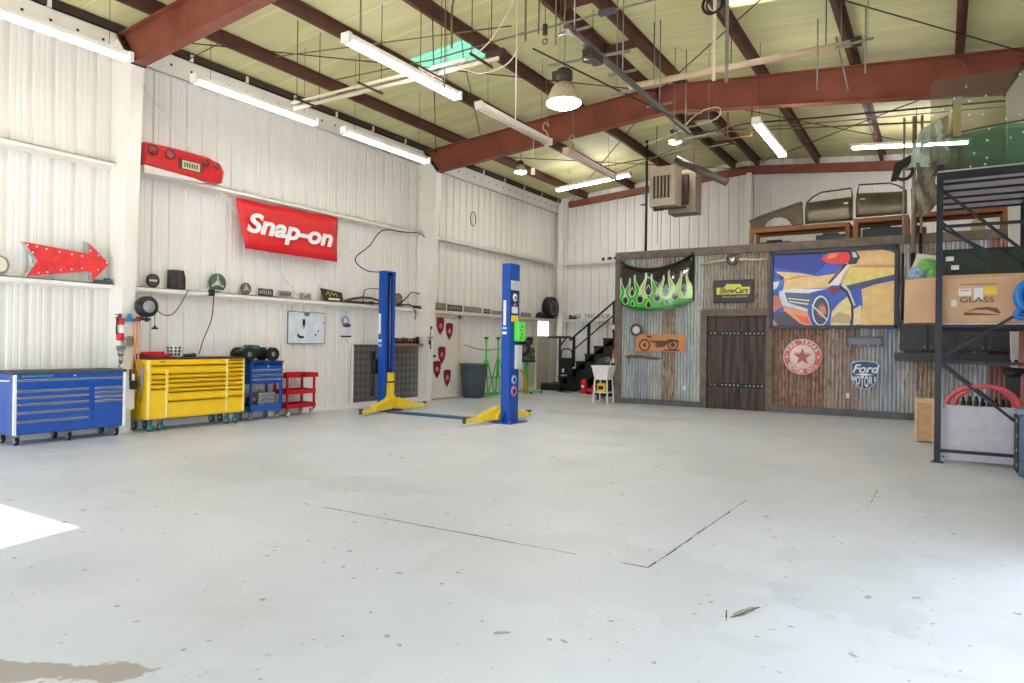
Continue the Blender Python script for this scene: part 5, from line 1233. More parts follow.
# shield sign
t = thing('shield_sign', 'blue and white shield shaped metal sign on the tin wall', 'sign', (-1.39, FY-.012, .93))
def shp(s): return [(-.27*s, .24*s), (-.2*s, .29*s), (0, .31*s), (.2*s, .29*s), (.27*s, .24*s), (.26*s, -.08*s), (.2*s, -.2*s), (.08*s, -.3*s), (0, -.33*s), (-.08*s, -.3*s), (-.2*s, -.2*s), (-.26*s, -.08*s)]
b = MB(); b.prism(shp(1), -.02, 0); b.build('border', mat('white blue', (206,222,240)), t)
NB = mat('navy sign paint', (24,66,120), .3)
b = MB(); b.prism(shp(.93), -.024, -.018); b.build('field', NB, t)
text('Ford', .25, mat('sign white', (240,246,252)), t, (-.0, -.027, .12), shear=.35, xs=1.02, bold=.006)
b = MB(); b.prism([(-.21, .0), (-.02, .035), (.19, .0), (-.02, -.025)], -.027, -.023); b.build('wing_stripe', mat('sign white', (240,246,252)), t)
for i, (ch, h) in enumerate(zip('MOTORS', (.12, .22, .30, .28, .20, .12))):
    o = text(ch, .12, mat('sign white', (240,246,252)), t, (0, 0, 0), bold=.004, xs=.85)
    zs_ = h/.085; o.data.transform(Matrix.Translation((-.205+i*.082, -.027, -.05-h/2*.78)) @ Matrix.Diagonal((1, 1, zs_*.8, 1)))
b = MB(); b.box(-.30, -.05, -.001, .0, 0, .0001)
# motorcycle panel
t = thing('motorcycle_panel', 'wooden panel with dark motorcycle picture below the hood', 'wall panel', (-6.0, FY-.012, 1.575))
b = MB(); b.box(-.64, .64, -.03, 0, -.22, .215); b.build('panel', mat('orange wood board', (214,146,98), .6, 0, .1, 6, stretch=(1,6,6)), t)
MK = mat('burnt brown', (92,62,50))
b = MB(); b.torus((-.41, -.032, -.06), .135, .02, 'y', 26, 6); b.torus((.33, -.032, -.05), .12, .018, 'y', 26, 6); b.build('tyre_print', MK, t)
b = MB(); b.lathe([(0, -.033), (.05, -.033)], (-.41, 0, -.06), 'y', 16); b.lathe([(0, -.033), (.06, -.033)], (.33, 0, -.05), 'y', 16)
b.prism([(-.3,.12),(-.2,.05),(0,.06),(.15,.05),(.25,.1),(.45,.08),(.52,-.02),(.4,.04),(.2,-.02),(.1,-.1),(-.08,-.12),(-.12,-.0),(-.24,.02)], -.034, -.03); b.prism([(-.36,.19),(-.22,.16),(-.24,.12),(-.36,.14)], -.034, -.03); b.prism([(.1,-.17),(.5,-.16),(.5,-.2),(.1,-.2)], -.034, -.03); b.build('bike_print', MK, t)
b = MB()
for (p, q) in (((-.41,-.06),(-.3,.16)), ((-.2,.05),(-.1,-.12)), ((-.24,.14),(-.16,.2))): b.bar((p[0], -.033, p[1]), (q[0], -.033, q[1]), .003, .018, up=(1,0,1))
b.build('fork_print', MK, t)
# dial & towel bar
t = thing('headlamp', 'small round chrome headlamp on tin wall beneath the hood', 'headlamp', (-6.64, FY-.0, 1.90))
b = MB(); b.torus((0, -.06, 0), .135, .024, 'y', 28, 8); b.build('rim', mat('tarnished chrome', (96,86,84), .3, .7), t)
b = MB(); b.lathe([(0, -.07), (.06, -.065), (.115, -.05), (.12, 0)], (0,0,0), 'y', 28); b.build('lens', mat('pale lens', (226,222,226), .15), t)
t = thing('grab_bar', 'rusty horizontal pull bar bolted to the tin wall', 'bar', (-6.43, FY-.0, 1.17))
b = MB(); b.tube([(-.46, -.09, .03), (-.3, -.1, .05), (0, -.1, .04), (.3, -.1, .01), (.5, -.09, -.0)], .034); b.build('bar', BROWN_RUST, t)
for s_ in (-.46, .46):
    b = MB(); b.cyl((s_, 0, .0), (s_, -.12, .0), .045); b.box(s_-.04, s_+.04, -.06, 0, -.16, .02); b.build('bracket', STEELG, t)
for i, (x, z, lb) in enumerate(((-5.38, .46, 'small white socket low on tin wall left of the door'), (-1.72, .46, 'small white socket low on tin wall below the shield sign'))):
    b = MB(); b.box(-.035, .035, -.012, 0, -.06, .06); solo(b, 'electrical_outlet', PAPER, lb, 'outlet', (x, FY+.02, z), bevel=.004)

# black cupboards hung on the tin, right
t = thing('wall_cabinet', 'black panelled wall cupboards mounted on the tin behind the rack', 'cabinet', (.22, FY-.0, 1.25))
b = MB(); b.box(-.93, 1.05, -.34, 0, .22, .86); b.build('body', BLACK, t)
KB = mat('satin black', (36,36,40), .35)
for i in range(4):
    xa = -.92+i*.49
    b = MB(); b.box(xa+.01, xa+.48, -.36, -.34, .23, .85); o = b.build('door', KB, t, bevel=.004)
    b = MB(); b.box(xa+.08, xa+.41, -.372, -.36, .30, .78); b.build('door_panel', mat('dark charcoal', (48,48,54), .4), o, bevel=.008)
    b = MB(); b.cyl((xa+.05 if i % 2 else xa+.43, -.39, .3), (xa+.05 if i % 2 else xa+.43, -.36, .3), .012, n=8); b.build('knob', STEELG, o)
b = MB(); b.box(-1.03, 1.1, -.46, 0, .0, .17); b.build('bottom_shelf', KB, t, bevel=.005)
b = MB(); b.bar((-1.0, -.44, .08), (1.06, -.44, .08), .03, .03); b.build('shelf_edge', BLACK, t)
# door tracks / pipes rising from the cupboards
for i, (x, r_, z0, zm, lb) in enumerate(((-.68, .022, 2.1, 3.5, 'leftmost thin pipe running up past the painting to the roof'), (-.50, .038, 2.12, 3.5, 'thickest grey pipe rising between two thin ones'), (-.36, .026, 2.12, 3.9, 'thin dark pipe just left of the storage rack'))):
    t = thing('vertical_pipe', lb, 'pipe', (x, FY-.2, 0), 0, 'pipes rising to the roof beside the rack')
    b = MB(); b.cyl((0, 0, z0), (0, 0, zm), r_*1.15, n=10); b.build('lower_sleeve', BLACK, t); b = MB(); b.cyl((0, 0, zm), (0, 0, 6.35), r_, n=10); b.build('pipe', CONDUIT, t)
b = MB(); b.cyl((0, 0, 3.9), (0, 0, 6.9), .035, n=10); b.box(-.14, 0, -.05, -.03, 2.08+3.1, 2.12+3.1)
solo(b, 'support_pole', BLACK, 'black pole standing on office roof beside the hanging heater', 'pole', (-6.6, 17.25, 0))

# ------------------------------------------------------------------ on the office roof
def pallet_rack(label, x0, x1, y0, z0, z1):
    t = thing('timber_rack', label, 'rack', ((x0+x1)/2, y0, z0)); w = (x1-x0)/2; h = z1-z0
    for s_ in (-1, 1):
        for y in (0, .7):
            b = MB(); b.box(s_*w-(.09 if s_ > 0 else 0), s_*w+(.09 if s_ < 0 else 0), y, y+.07, 0, h-.1); b.build('leg', ORANGE_WOOD, t)
    for y in (0, .72): b = MB(); b.box(-w, w, y, y+.05, h-.1, h); b.build('rail', ORANGE_WOOD, t)
    b = MB(); b.box(-w, w, .05, .72, h-.03, h-.005); b.build('deck', mat('old plywood', (120,84,52), .8), t)
    return t
pallet_rack('orange timber rack holding the fender and first car door', -3.95, -1.76, 17.2, FZ+.0, 4.35)
pallet_rack('orange timber rack holding the second car door', -1.68, -.60, 17.2, FZ+.0, 4.41)
pallet_rack('orange timber rack behind the storage shelving uprights', -.55, 1.15, 17.2, FZ+.0, 4.44)
def prism_obj(name, poly, y0, y1, m, parent, bevel=0): b = MB(); b.prism(poly, y0, y1); return b.build(name, m, parent, bevel=bevel)
t = thing('car_fender', 'bare grey brown car fender lying at left end of roof rack', 'fender', (-3.35, 17.3, 4.355))
arch = [(-.60, .0), (-.62, .22), (-.3, .34), (.2, .47), (.56, .57), (.58, .30), (.60, .03), (.34, .02), (.30, .12), (.22, .2), (.1, .25), (-.05, .25), (-.2, .17), (-.28, .06), (-.3, .0)]
prism_obj('panel', arch, 0, .06, mat('dark brown car paint', (88,76,60), .35, .5, .14, 3), t, .015)
b = MB(); b.prism([(-.62, .22), (-.3, .34), (.2, .47), (.56, .57), (.56, .54), (.2, .44), (-.3, .31), (-.62, .19)], -.06, .25); b.build('top_return', PRIMER, t)
b = MB(); b.box(-.3, .3, .08, .12, 0, .05); b.build('inner_flange', mat('dark red primer', (90,40,36)), t)
def car_door(label, x, z, flip):
    t = thing('car_door_shell', label, 'car door', (x, 17.32, z)); f = -1 if flip else 1; w = .5
    n_ = 10; vs = []
    for i in range(n_+1):
        u = i/n_
        for j in range(9):
            v = j/8; xx = f*(-w+2*w*u); zz = .02+v*(.50+.05*u*1); yy = -.10*math.sin(PI*(.15+.8*v))-.02
            vs.append((xx if j < 7 else xx*.99, yy, zz))
    b = MB(); b.add(vs, [(i*9+j, (i+1)*9+j, (i+1)*9+j+1, i*9+j+1) for i in range(n_) for j in range(8)], 0, True)
    o = b.build('skin', PRIMER, t); md = o.modifiers.new('s', 'SOLIDIFY'); md.thickness = .05; md.offset = -1
    b = MB(); fr = [(-w+.02, .53), (-w+.16, .66), (-w+.34, .74), (w-.05, .77), (w-.02, .56)]
    b.tube([(f*a, .0, c) for a, c in fr], .018, 8); b.build('window_frame', DARK_IRON, t)
    b = MB()
    for k in range(9): b.box(f*(-.38)+f*k*.085-.012, f*(-.38)+f*k*.085+.012, -.085, -.02, .03, .045)
    b.build('clip_row', GOLD, t)
    b = MB(); b.box(f*(w-.14)-.05, f*(w-.14)+.05, -.14, -.11, .40, .43); b.build('handle', CHROME, t)
    return t
car_door('old bare metal car door second along the roof rack', -2.20, 4.36, False)
car_door('shiny bare metal car door third along the roof rack', -1.14, 4.42, True)
t = thing('quarter_panel', 'curved grey car quarter panel behind the vertical pipes', 'car panel', (-.25, 17.3, 4.445))
prism_obj('panel', [(-.3, .0), (-.33, .55), (-.1, .62), (.35, .55), (.3, .2), (.18, .22), (.05, .16), (-.02, .0)], 0, .06, PRIMER, t, .015)
t = thing('car_headlight_frame', 'black plastic car front panel with round lamp, hung by the rack', 'car part', (-.55, 16.2, 5.25))
b = MB(); b.torus((-.12, 0, -.12), .16, .035, 'y', 20, 8); b.prism([(-.35, -.3), (-.28, .06), (.0, .2), (.26, .18), (.24, .06), (.06, .04), (-.14, -.06), (-.24, -.3)], -.04, .04); b.build('shell', BLACK, t, bevel=.01)
b = MB(); b.torus((.16, -.06, .12), .07, .02, 'y', 20, 8); b.build('lamp_ring', CHROME, t)
b = MB(); b.lathe([(0, -.06), (.06, -.05)], (.16, 0, .12), 'y', 18); b.build('lamp_lens', mat('pale lens', (226,222,226)), t)
b = MB(); b.tube([(.1, 0, .3), (.1, .1, 1.2)], .006, 6); b.build('hanging_wire', CABLE, t)
# loose stuff under the roof racks
for i, (x, y, w, h, m_, lb, nm, ct) in enumerate(((-3.4, 17.4, .35, .14, DARK_IRON, 'dark metal piece under the rack below the fender', 'metal_part', 'metal part'), (-2.15, 17.4, .34, .22, GREY_PLASTIC, 'grey plastic tray under the rack below first car door', 'plastic_tray', 'tray'),
      (-1.12, 17.4, .40, .30, mat('dark blue grey', (52,58,66)), 'dark grey box under the rack below second car door', 'parts_box', 'box'), (-.4, 17.35, .12, .25, mat('brick red', (130,60,46)), 'brick red box under rack behind the thin pipes', 'parts_box', 'box'), (.1, 17.35, .3, .12, PAPER, 'white flat box under rack behind the shelving upright', 'parts_box', 'box'), (.65, 17.35, .12, .3, WOOD, 'pale wooden block under the rack at its right end', 'wood_block', 'wood block'))):
    b = MB(); b.box(-w, w, 0, .3, 0, h); b.box(-w*.6, w*.4, .05, .25, h, h+.05); solo(b, nm, m_, lb, ct, (x, y, FZ+.0), bevel=.02)
b = MB(); b.box(-.06, .06, 0, .06, 0, 1.0); solo(b, 'wood_post', WOOD, 'upright pale timber post on the orange rack at far right', 'post', (.35, 17.5, 4.445))

# ------------------------------------------------------------------ storage rack at right
RX0, RX1, RY0, RY1 = -.02, 1.10, 10.8, 13.5
t = thing('storage_rack', 'tall black steel storage rack against the right wall', 'storage rack', (0, 0, 0))
RK = mat('blue black rack paint', (30,34,46), .4, .2, .1, 10); DK = mat('grey deck sheet', (212,208,218), .5, .3, .08, 8)
for x in (RX0, RX1):
    for y in (RY0, RY1):
        b = MB(); b.box(x-.038, x+.038, y-.04, y-.03, 0, 3.95); b.box(x-.038, x-.03, y-.03, y+.04, 0, 3.95); b.box(x+.03, x+.038, y-.03, y+.04, 0, 3.95); b.box(x-.07, x+.07, y-.06, y+.06, 0, .012); b.build('upright', RK, t)
for y in (RY0, RY1):
    for z in (.16, 1.33, 3.13): b = MB(); b.bar((RX0, y, z), (RX1, y, z), .03, .04); b.build('cross_bar', RK, t)
    for (xa, za), (xb, zb) in (((RX0, 1.33), (RX1, .35)), ((RX0, 1.36), (RX1, 2.15)), ((RX0, 3.64), (RX1, 2.55)), ((RX0, 3.13), (.55, 2.75))): b = MB(); b.bar((xa, y+.005, za), (xb, y+.005, zb), .025, .035); b.build('diagonal_brace', RK, t)
for z in (1.84, 3.83, 2.68):
    b = MB(); y0, y1 = RY0, RY1
    if z == 2.68: continue
    for x in (RX0, RX1): b.box(x-.025, x+.025, y0, y1, z-.10, z)
    for k in range(6): yy = y0+.02+(y1-y0-.04)*k/5; b.box(RX0, RX1, yy-.02, yy+.02, z-.04, z-.01)
    b.build('shelf_beam', RK, t)
    b = MB()
    for k in range(5): ya = y0+(y1-y0)*k/5+.03; b.box(RX0+.02, RX1-.02, ya, ya+(y1-y0)/5-.05, z-.01, z+.01)
    b.build('shelf_deck', DK, t)
b = MB(); b.box(RX0-.03, RX1+.05, RY0-.05, RY0-.02, 3.845, 3.865); b.build('front_lip', mat('pale pink steel edge', (190,180,182), .4, .4), t)
b = MB(); b.box(RX0-.02, RX1+.05, RY0-.045, RY0-.03, 3.74, 3.845); b.build('front_beam', RK, t)
# glass sheets on top (thick laminated, leaning)
def sheet(name, label, poly, y0, thick, m, cat, dots=0, bow=.12, lean=.0, zbase=3.85):
    """poly in x,z; bowed in y like a windscreen"""
    xs_ = [p[0] for p in poly]; xm = (min(xs_)+max(xs_))/2; hw = (max(xs_)-min(xs_))/2
    bm = bmesh.new(); vv = [bm.verts.new((x, 0, z)) for x, z in poly]; f = bm.faces.new(vv)
    for _ in range(3): bmesh.ops.subdivide_edges(bm, edges=bm.edges[:], cuts=1, use_grid_fill=True)
    for v in bm.verts: v.co.y = bow*((v.co.x-xm)/hw)**2+lean*(v.co.z-zbase)
    me = bpy.data.meshes.new(name); bm.to_mesh(me); bm.free(); me.materials.append(m)
    o = bpy.data.objects.new(name, me); COL.objects.link(o); o.location = (0, y0, 0); md = o.modifiers.new('s', 'SOLIDIFY'); md.thickness = thick
    o['label'] = label; o['category'] = cat; return o
def rounded(x0, x1, z0, z1, r=.07, n=5):
    out = []
    for cx_, cz_, a0 in ((x1-r, z0+r, -PI/2), (x1-r, z1-r, 0), (x0+r, z1-r, PI/2), (x0+r, z0+r, PI)):
        for k in range(n+1): a = a0+PI/2*k/n; out.append((cx_+r*math.cos(a), cz_+r*math.sin(a)))
    return out
g = sheet('glass_sheet', 'large clear smoked glass sheet with white dots leaning on rack top', rounded(-.14, 1.25, 3.85, 5.16), 10.95, .006, GLASS_CLEAR, 'glass sheet', bow=0.0, lean=.02)
b = MB(); rnd = random.Random(3)
for x, z in [(.0,4.74),(-.12,4.68),(.13,4.86),(.26,5.0),(.3,4.8),(.48,4.84),(.1,4.7),(.32,4.55),(.3,4.62),(.52,4.4),(.7,4.5),(.85,4.53),(.06,4.2),(.5,4.25),(.36,4.1),(.5,4.02),(.32,3.93),(.48,3.94),(.84,5.05),(.88,4.3),(.45,4.6),(.75,4.25)]:
    b.lathe([(0, -.004), (.012, -.004), (.012, .012), (0, .012)], (x, 0, z), 'y', 10)
b.build('sticker_dot', PAPER, g)
sheet('windshield', 'curved green tinted windshield standing on top of the rack', [(.0, 3.86), (1.15, 3.86), (1.12, 4.35), (.9, 4.47), (.5, 4.50), (.15, 4.46), (-.1, 4.32), (-.2, 4.1)], 11.3, .008, GLASS_GREEN, 'windshield', bow=.18)
sheet('windshield', 'second green windshield leaning behind the front one on rack top', [(.25, 3.86), (1.2, 3.86), (1.2, 4.62), (.7, 4.66), (.3, 4.5), (.15, 4.2)], 11.75, .008, GLASS_GREEN, 'windshield', bow=.14)
b = MB(); b.tube(curve([(-.28, 0, 3.86), (-.27, 0, 4.25), (-.24, 0, 4.36), (-.1, .03, 4.42), (.2, .05, 4.49), (.6, .05, 4.53), (1.15, .05, 4.56)]), .014)
solo(b, 'windshield_seal', mat('dark green rubber', (14,60,52), .5), 'dark curved rubber seal arching over the green windshields', 'rubber seal', (0, 11.25, 0))
# plastic wrap draped
def crumple(name, m_, label, x0, x1, z0, z1, y0, seed, amp=.05, fn=lambda u, v: (0, 0)):
    rnd = random.Random(seed); vs = []; NXp, NZp = 12, 14; b = MB()
    for i in range(NXp+1):
        for j in range(NZp+1):
            u, v = i/NXp, j/NZp; dx, dz = fn(u, v)
            vs.append((x0+(x1-x0)*u+dx+.02*math.sin(v*9), amp*math.sin(u*9+v*6)+amp*(rnd.random()-.5), z0+(z1-z0)*v+dz+.02*math.sin(u*8)))
    b.add(vs, [(i*(NZp+1)+j, (i+1)*(NZp+1)+j, (i+1)*(NZp+1)+j+1, i*(NZp+1)+j+1) for i in range(NXp) for j in range(NZp)], 0, False)
    o = solo(b, name, m_, label, 'plastic sheet' if 'plastic' in label else 'cloth', (0, y0, 0)); md = o.modifiers.new('s', 'SOLIDIFY'); md.thickness = .004
crumple('plastic_wrap', PLASTIC_BAG, 'crumpled milky plastic sheet heaped on left corner of rack top', -.42, .05, 4.0, 4.52, 11.0, 9, .06, lambda u, v: (.16*v*(1-u), .14*u*v))
crumple('grey_cloth', mat('grey brown cloth', (128,120,106), .8, 0, .15, 10), 'grey brown cloth hanging down left side of the rack top', -.27, -.06, 3.36, 4.05, 10.98, 4, .03, lambda u, v: (-.05*v*(1-u), .18*(u-.5)*(1-v)))
b = MB(); b.box(-.045, .045, -.01, .01, 0, .52); b.box(-.03, .03, -.016, -.01, .03, .44); t = solo(b, 'yellow_bar', mat('yellow bar', (255,242,150), .35), 'yellow straight bar standing upright behind the smoked glass', 'spirit level', (.17, 11.12, 4.40), bevel=.004)  # plain pale yellow upright bar behind the glass
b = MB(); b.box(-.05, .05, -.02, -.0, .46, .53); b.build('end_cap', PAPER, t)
b = MB(); b.box(-.04, .04, -.04, .04, 0, .40); solo(b, 'wood_post', DARKWOOD, 'short dark upright post under the yellow bar', 'post', (.21, 11.15, 3.845))
for i, (x, z, w, h, lb) in enumerate(((.03, 4.22, .06, .06, 'white paper sticker on left part of green windshield'), (-.16, 4.12, .05, .05, 'white paper sticker at the windshield left edge'))):
    b = MB(); b.box(-w, w, -.002, .002, -h*.7, h*.7); solo(b, 'paper_sticker', mat('pale cyan paper', (190,226,226)), lb, 'sticker', (x, 11.22, z))
# shelf: glass cartons
t = thing('cardboard_box', 'long brown cardboard box marked GLASS lying on the rack shelf', 'cardboard box', (.42, 10.98, 1.852))
b = MB(); b.box(-.40, .62, -.12, .25, 0, .58); b.box(-.41, .63, -.13, -.118, .56, .60); b.build('carton', CARD, t, bevel=.012)
text('GLASS', .10, mat('dark brown print', (110,80,66)), t, (-.02, -.124, .30), xs=1.35, bold=.001)
b = MB(); b.box(-.22, -.08, -.124, -.121, .36, .45); b.box(-.05, .05, -.124, -.121, .31, .46); b.box(-.30, -.24, -.124, -.121, .22, .31); lb_ = b.build('paper_label', PAPER, t)
b = MB(); b.box(-.2, -.1, -.127, -.124, .42, .43); b.build('red_line', mat('red ink', (180,60,50)), lb_)
b = MB(); b.box(.06, .2, -.126, -.121, .37, .47); b.build('yellow_label', YELLOW, t)
b = MB(); b.prism([(-.16, .13), (-.02, .2), (.1, .21), (.2, .19), (.24, .13), (.22, .12), (.1, .17), (-.04, .17), (-.13, .14), (.22, .11), (.22, .10), (-.16, .10)], -.124, -.121); b.build('car_outline_print', mat('dark brown print', (110,80,66)), t)
b = MB(); b.box(-.2, .2, -.122, -.12, .50, .51); b.build('small_print', mat('dark brown print', (110,80,66)), t)
t = thing('cardboard_box', 'open brown cardboard box with bubble wrap overhanging the rack left side', 'cardboard box', (-.22, 11.05, 1.852))
b = MB(); 
for (xa, xb, ya, yb) in ((-.21, .17, -.08, -.07), (-.21, .17, .2, .21), (-.21, -.20, -.08, .21), (.16, .17, -.08, .21)):
    b.add([(xa+.03, ya, 0), (xb-.01, ya, 0), (xb-.01, yb, 0), (xa+.03, yb, 0), (xa, ya, .60), (xb, ya, .63), (xb, yb, .63), (xa, yb, .60)], [(0,1,2,3),(7,6,5,4),(0,4,5,1),(1,5,6,2),(2,6,7,3),(3,7,4,0)])
b.box(-.18, .16, -.08, .2, 0, .01); b.build('carton', CARD, t)
b = MB(); b.add([(-.20, .05, .58), (.12, .05, .6), (.2, .08, .93), (-.06, .08, .98)], [(0,1,2,3)]); o = b.build('cardboard_flap', mat('pale carton', (214,206,192)), t); o.modifiers.new('s', 'SOLIDIFY').thickness = .006
b = MB(); b.ball((-.05, .05, .68), .13, .08, .14); b.build('bubble_wrap', mat('pale blue plastic', (150,176,200), .3, 0, .25, 20), t)
b = MB(); b.ball((.06, .02, .80), .12, .07, .10); b.ball((.12, .03, .68), .07, .07, .14); b.build('green_wrap', mat('green plastic', (120,190,96), .3, 0, .25, 14), t)
sheet('windshield', 'dark tinted windshield lying behind the boxes on rack shelf', [(.0, 2.42), (1.05, 2.42), (1.05, 2.86), (.0, 2.86)], 11.28, .01, GLASS_DARK, 'windshield', bow=.0)
b = MB(); b.box(-.02, 1.1, -.09, .26, .585, .62); b.box(-.01, 1.09, -.12, -.10, .57, .60)
solo(b, 'flat_carton', CARD, 'flat brown carton lying on top of the box marked GLASS', 'carton', (0, 11.0, 1.852+.02), bevel=.004)
for x, z, lb in ((.10, 2.72, 'upper white sticker on the dark windshield'), (.16, 2.60, 'lower white sticker on the dark windshield')):
    b = MB(); b.box(-.045, .045, -.003, .003, -.03, .03); solo(b, 'paper_sticker', PAPER, lb, 'sticker', (x, 10.98, z), group='stickers on the dark windshield')
b = MB(); b.box(0, 1.0, 0, .06, 0, .9); solo(b, 'grey_board', WHITE_STEEL, 'white smooth board leaning behind the upper rack braces', 'board', (.92, 13.0, 2.7)) if False else None
# lower bay
t = thing('steel_sheet', 'pale grey metal panel standing in the bottom of the rack', 'panel', (0, 10.90, 0))
b = MB(); b.add([(.02, 0, .03), (1.06, 0, .03), (1.06, .05, .76), (.02, .05, .76), (.02, .03, .03), (1.06, .03, .03), (1.06, .08, .76), (.02, .08, .76)], [(0,1,2,3),(7,6,5,4),(0,4,5,1),(1,5,6,2),(2,6,7,3),(3,7,4,0)]); b.build('sheet', mat('light grey panel', (206,206,218), .5, .1, .05, 10), t, bevel=.01)
b = MB(); b.cyl((.05, -.01, .74), (.05, .04, .74), .012, n=8); b.cyl((.05, -.01, .07), (.05, .02, .07), .012, n=8); b.build('screw', INK, t)
for i, (r_, dx, lb) in enumerate(((.03, 0, 'thick red hose arching over the pale panel, front one'), (.025, .1, 'thick red hose arching over the pale panel, rear one'))):
    b = MB(); b.tube(curve([(.06+dx, 0, .70), (.12+dx, 0, .86), (.26+dx, 0, .97), (.50, 0, 1.02), (.74-dx*.5, 0, .97), (.86-dx*.5, 0, .84), (.88-dx*.5, 0, .7)]), r_, 10)
    solo(b, 'radiator_hose', PINK_HOSE, lb, 'hose', (0, 11.08+i*.1, .0))
    b = MB()
t = thing('parts_bin', 'wooden crate of dark hoses behind the pale panel', 'crate', (.0, 11.3, 0))
b = MB(); b.box(.08, .98, 0, .02, 0, .72); b.box(.08, .98, .38, .4, 0, .72); b.box(.08, .1, 0, .4, 0, .72); b.box(.96, .98, 0, .4, 0, .72); b.box(.08, .98, 0, .4, .6, .62); b.build('crate', WOOD, t)
rnd = random.Random(12)
ord_ = ['first', 'second', 'third', 'fourth', 'fifth', 'sixth', 'seventh', 'eighth']
for k in range(8):
    x = .28+k*.075; h = .14+.04*rnd.random(); t = thing('spray_can', 'black topped can in the crate behind panel, %s from the left' % ord_[k], 'can', (x, 11.45+.03*(k % 2), .622), 0, 'dark cans in the crate')
    b = MB(); b.lathe([(0, 0), (.03, 0), (.03, h), (.02, h+.02), (0, h+.02)], (0,0,0), 'z', 14); b.build('body', mat('dark green can', (44,50,48)) if k % 3 else BLACK, t)
    b = MB(); b.cyl((0, 0, h+.02), (0, 0, h+.07), .018, n=10); b.build('cap', BLACK, t)
b = MB(); b.box(-.08, .08, -.05, .05, 0, .3); b.ball((0, 0, .33), .11, .08, .08); b.tube([(-.12, 0, .38), (.14, 0, .36)], .04)
solo(b, 'pump', BLACK, 'black motor part perched at the right end of rack bay', 'motor', (.93, 11.6, .73+.01), bevel=.01) if False else solo(b, 'pump', BLACK, 'black motor part perched at the right end of rack bay', 'motor', (.84, 11.5, .86), bevel=.01)
t = thing('wooden_crate', 'pale narrow wooden crate standing left of the rack', 'crate', (-.25, 12.95, 0))
b = MB(); b.box(-.07, .18, 0, .3, .02, .70); b.build('body', WOOD, t, bevel=.004)
b = MB(); b.box(-.09, -.05, -.02, .0, 0, .73); b.box(.15, .2, -.02, 0, 0, .71); b.box(-.09, .2, -.025, -.0, .64, .70); b.build('batten', mat('light batten', (228,196,152), .7, 0, .1, 8), t)
# drawer cabinet bottom right
t = thing('parts_cabinet', 'blue grey plastic drawer cabinet at right edge before the rack', 'drawer cabinet', (1.04, 10.10, 0))
PG = mat('blue grey plastic', (88,108,138), .4, 0, .06, 8)
b = MB(); b.box(-.24, .26, 0, .42, .02, .74); b.build('body', PG, t, bevel=.01)
b = MB(); b.box(-.26, .28, -.02, .44, .74, .80); b.build('lid', mat('pale blue grey lid', (140,156,176), .4), t, bevel=.012)
for k in range(4):
    b = MB(); b.box(-.235, .255, -.02, 0, .04+k*.175, .2+k*.175); o = b.build('drawer', mat('dark side tray', (40,46,58), .4) if k == 9 else PG, t, bevel=.006)
    b = MB(); b.box(-.258, -.24, .02, .08, .12+k*.175, .16+k*.175); b.build('white_clip', PAPER, o)
b = MB(); b.box(-.256, -.24, 0, .42, .05, .72); b.build('side_shadow_panel', mat('side shade black', (26,28,36), .5), t)  # black sheet puts the shade of the cabinet side into colour
# blue reel hung on the rack
t = thing('hose_reel', 'bright blue plastic hose reel hooked on the rack right side', 'hose reel', (1.02, 10.62, 2.17))
b = MB(); b.torus((0, 0, 0), .20, .055, 'y', 36, 10); b.lathe([(0, -.03), (.12, -.04), (.16, -.01), (.16, .03), (0, .03)], (0,0,0), 'y', 28); b.build('reel', mat('bright blue plastic', (24,120,216), .25), t)
b = MB(); b.tube(curve([(-.17, -.03, -.14), (-.22, -.03, -.24), (-.1, -.03, -.26), (.05, -.03, -.2)]), .035); b.build('hose_end', mat('bright blue plastic', (24,120,216)), t)
b = MB(); b.torus((0, -.045, 0), .1, .012, 'y', 24, 6); b.build('hub_ring', mat('pale blue', (150,200,240)), t)
b = MB(); b.tube([(.0, 0, 0), (-.05, .0, -.75)], .012, 6); b.build('hanging_strap', mat('white strap', (226,226,230)), t) if False else None
b = MB(); b.cyl((0, 0, 0), (-.02, 0, 1.55), .018, n=8); solo(b, 'pvc_pipe', WHITE, 'thin white plastic pipe standing inside rack by the right end', 'pipe', (.98, 13.25, .0)); 
b = MB(); b.cyl((0, 0, 0), (.02, 0, 2.2), .05, n=10); solo(b, 'cardboard_tube', mat('rose tube', (196,120,116)), 'rosy tube standing upright behind the blue reel', 'tube', (1.05, 13.0, .0))
# dark painted panels on shelf under glass shelf (black storage)
t = thing('car_door', 'black car door shell stored on the middle of the rack', 'car door', (.55, 13.25, 1.35)) if False else None

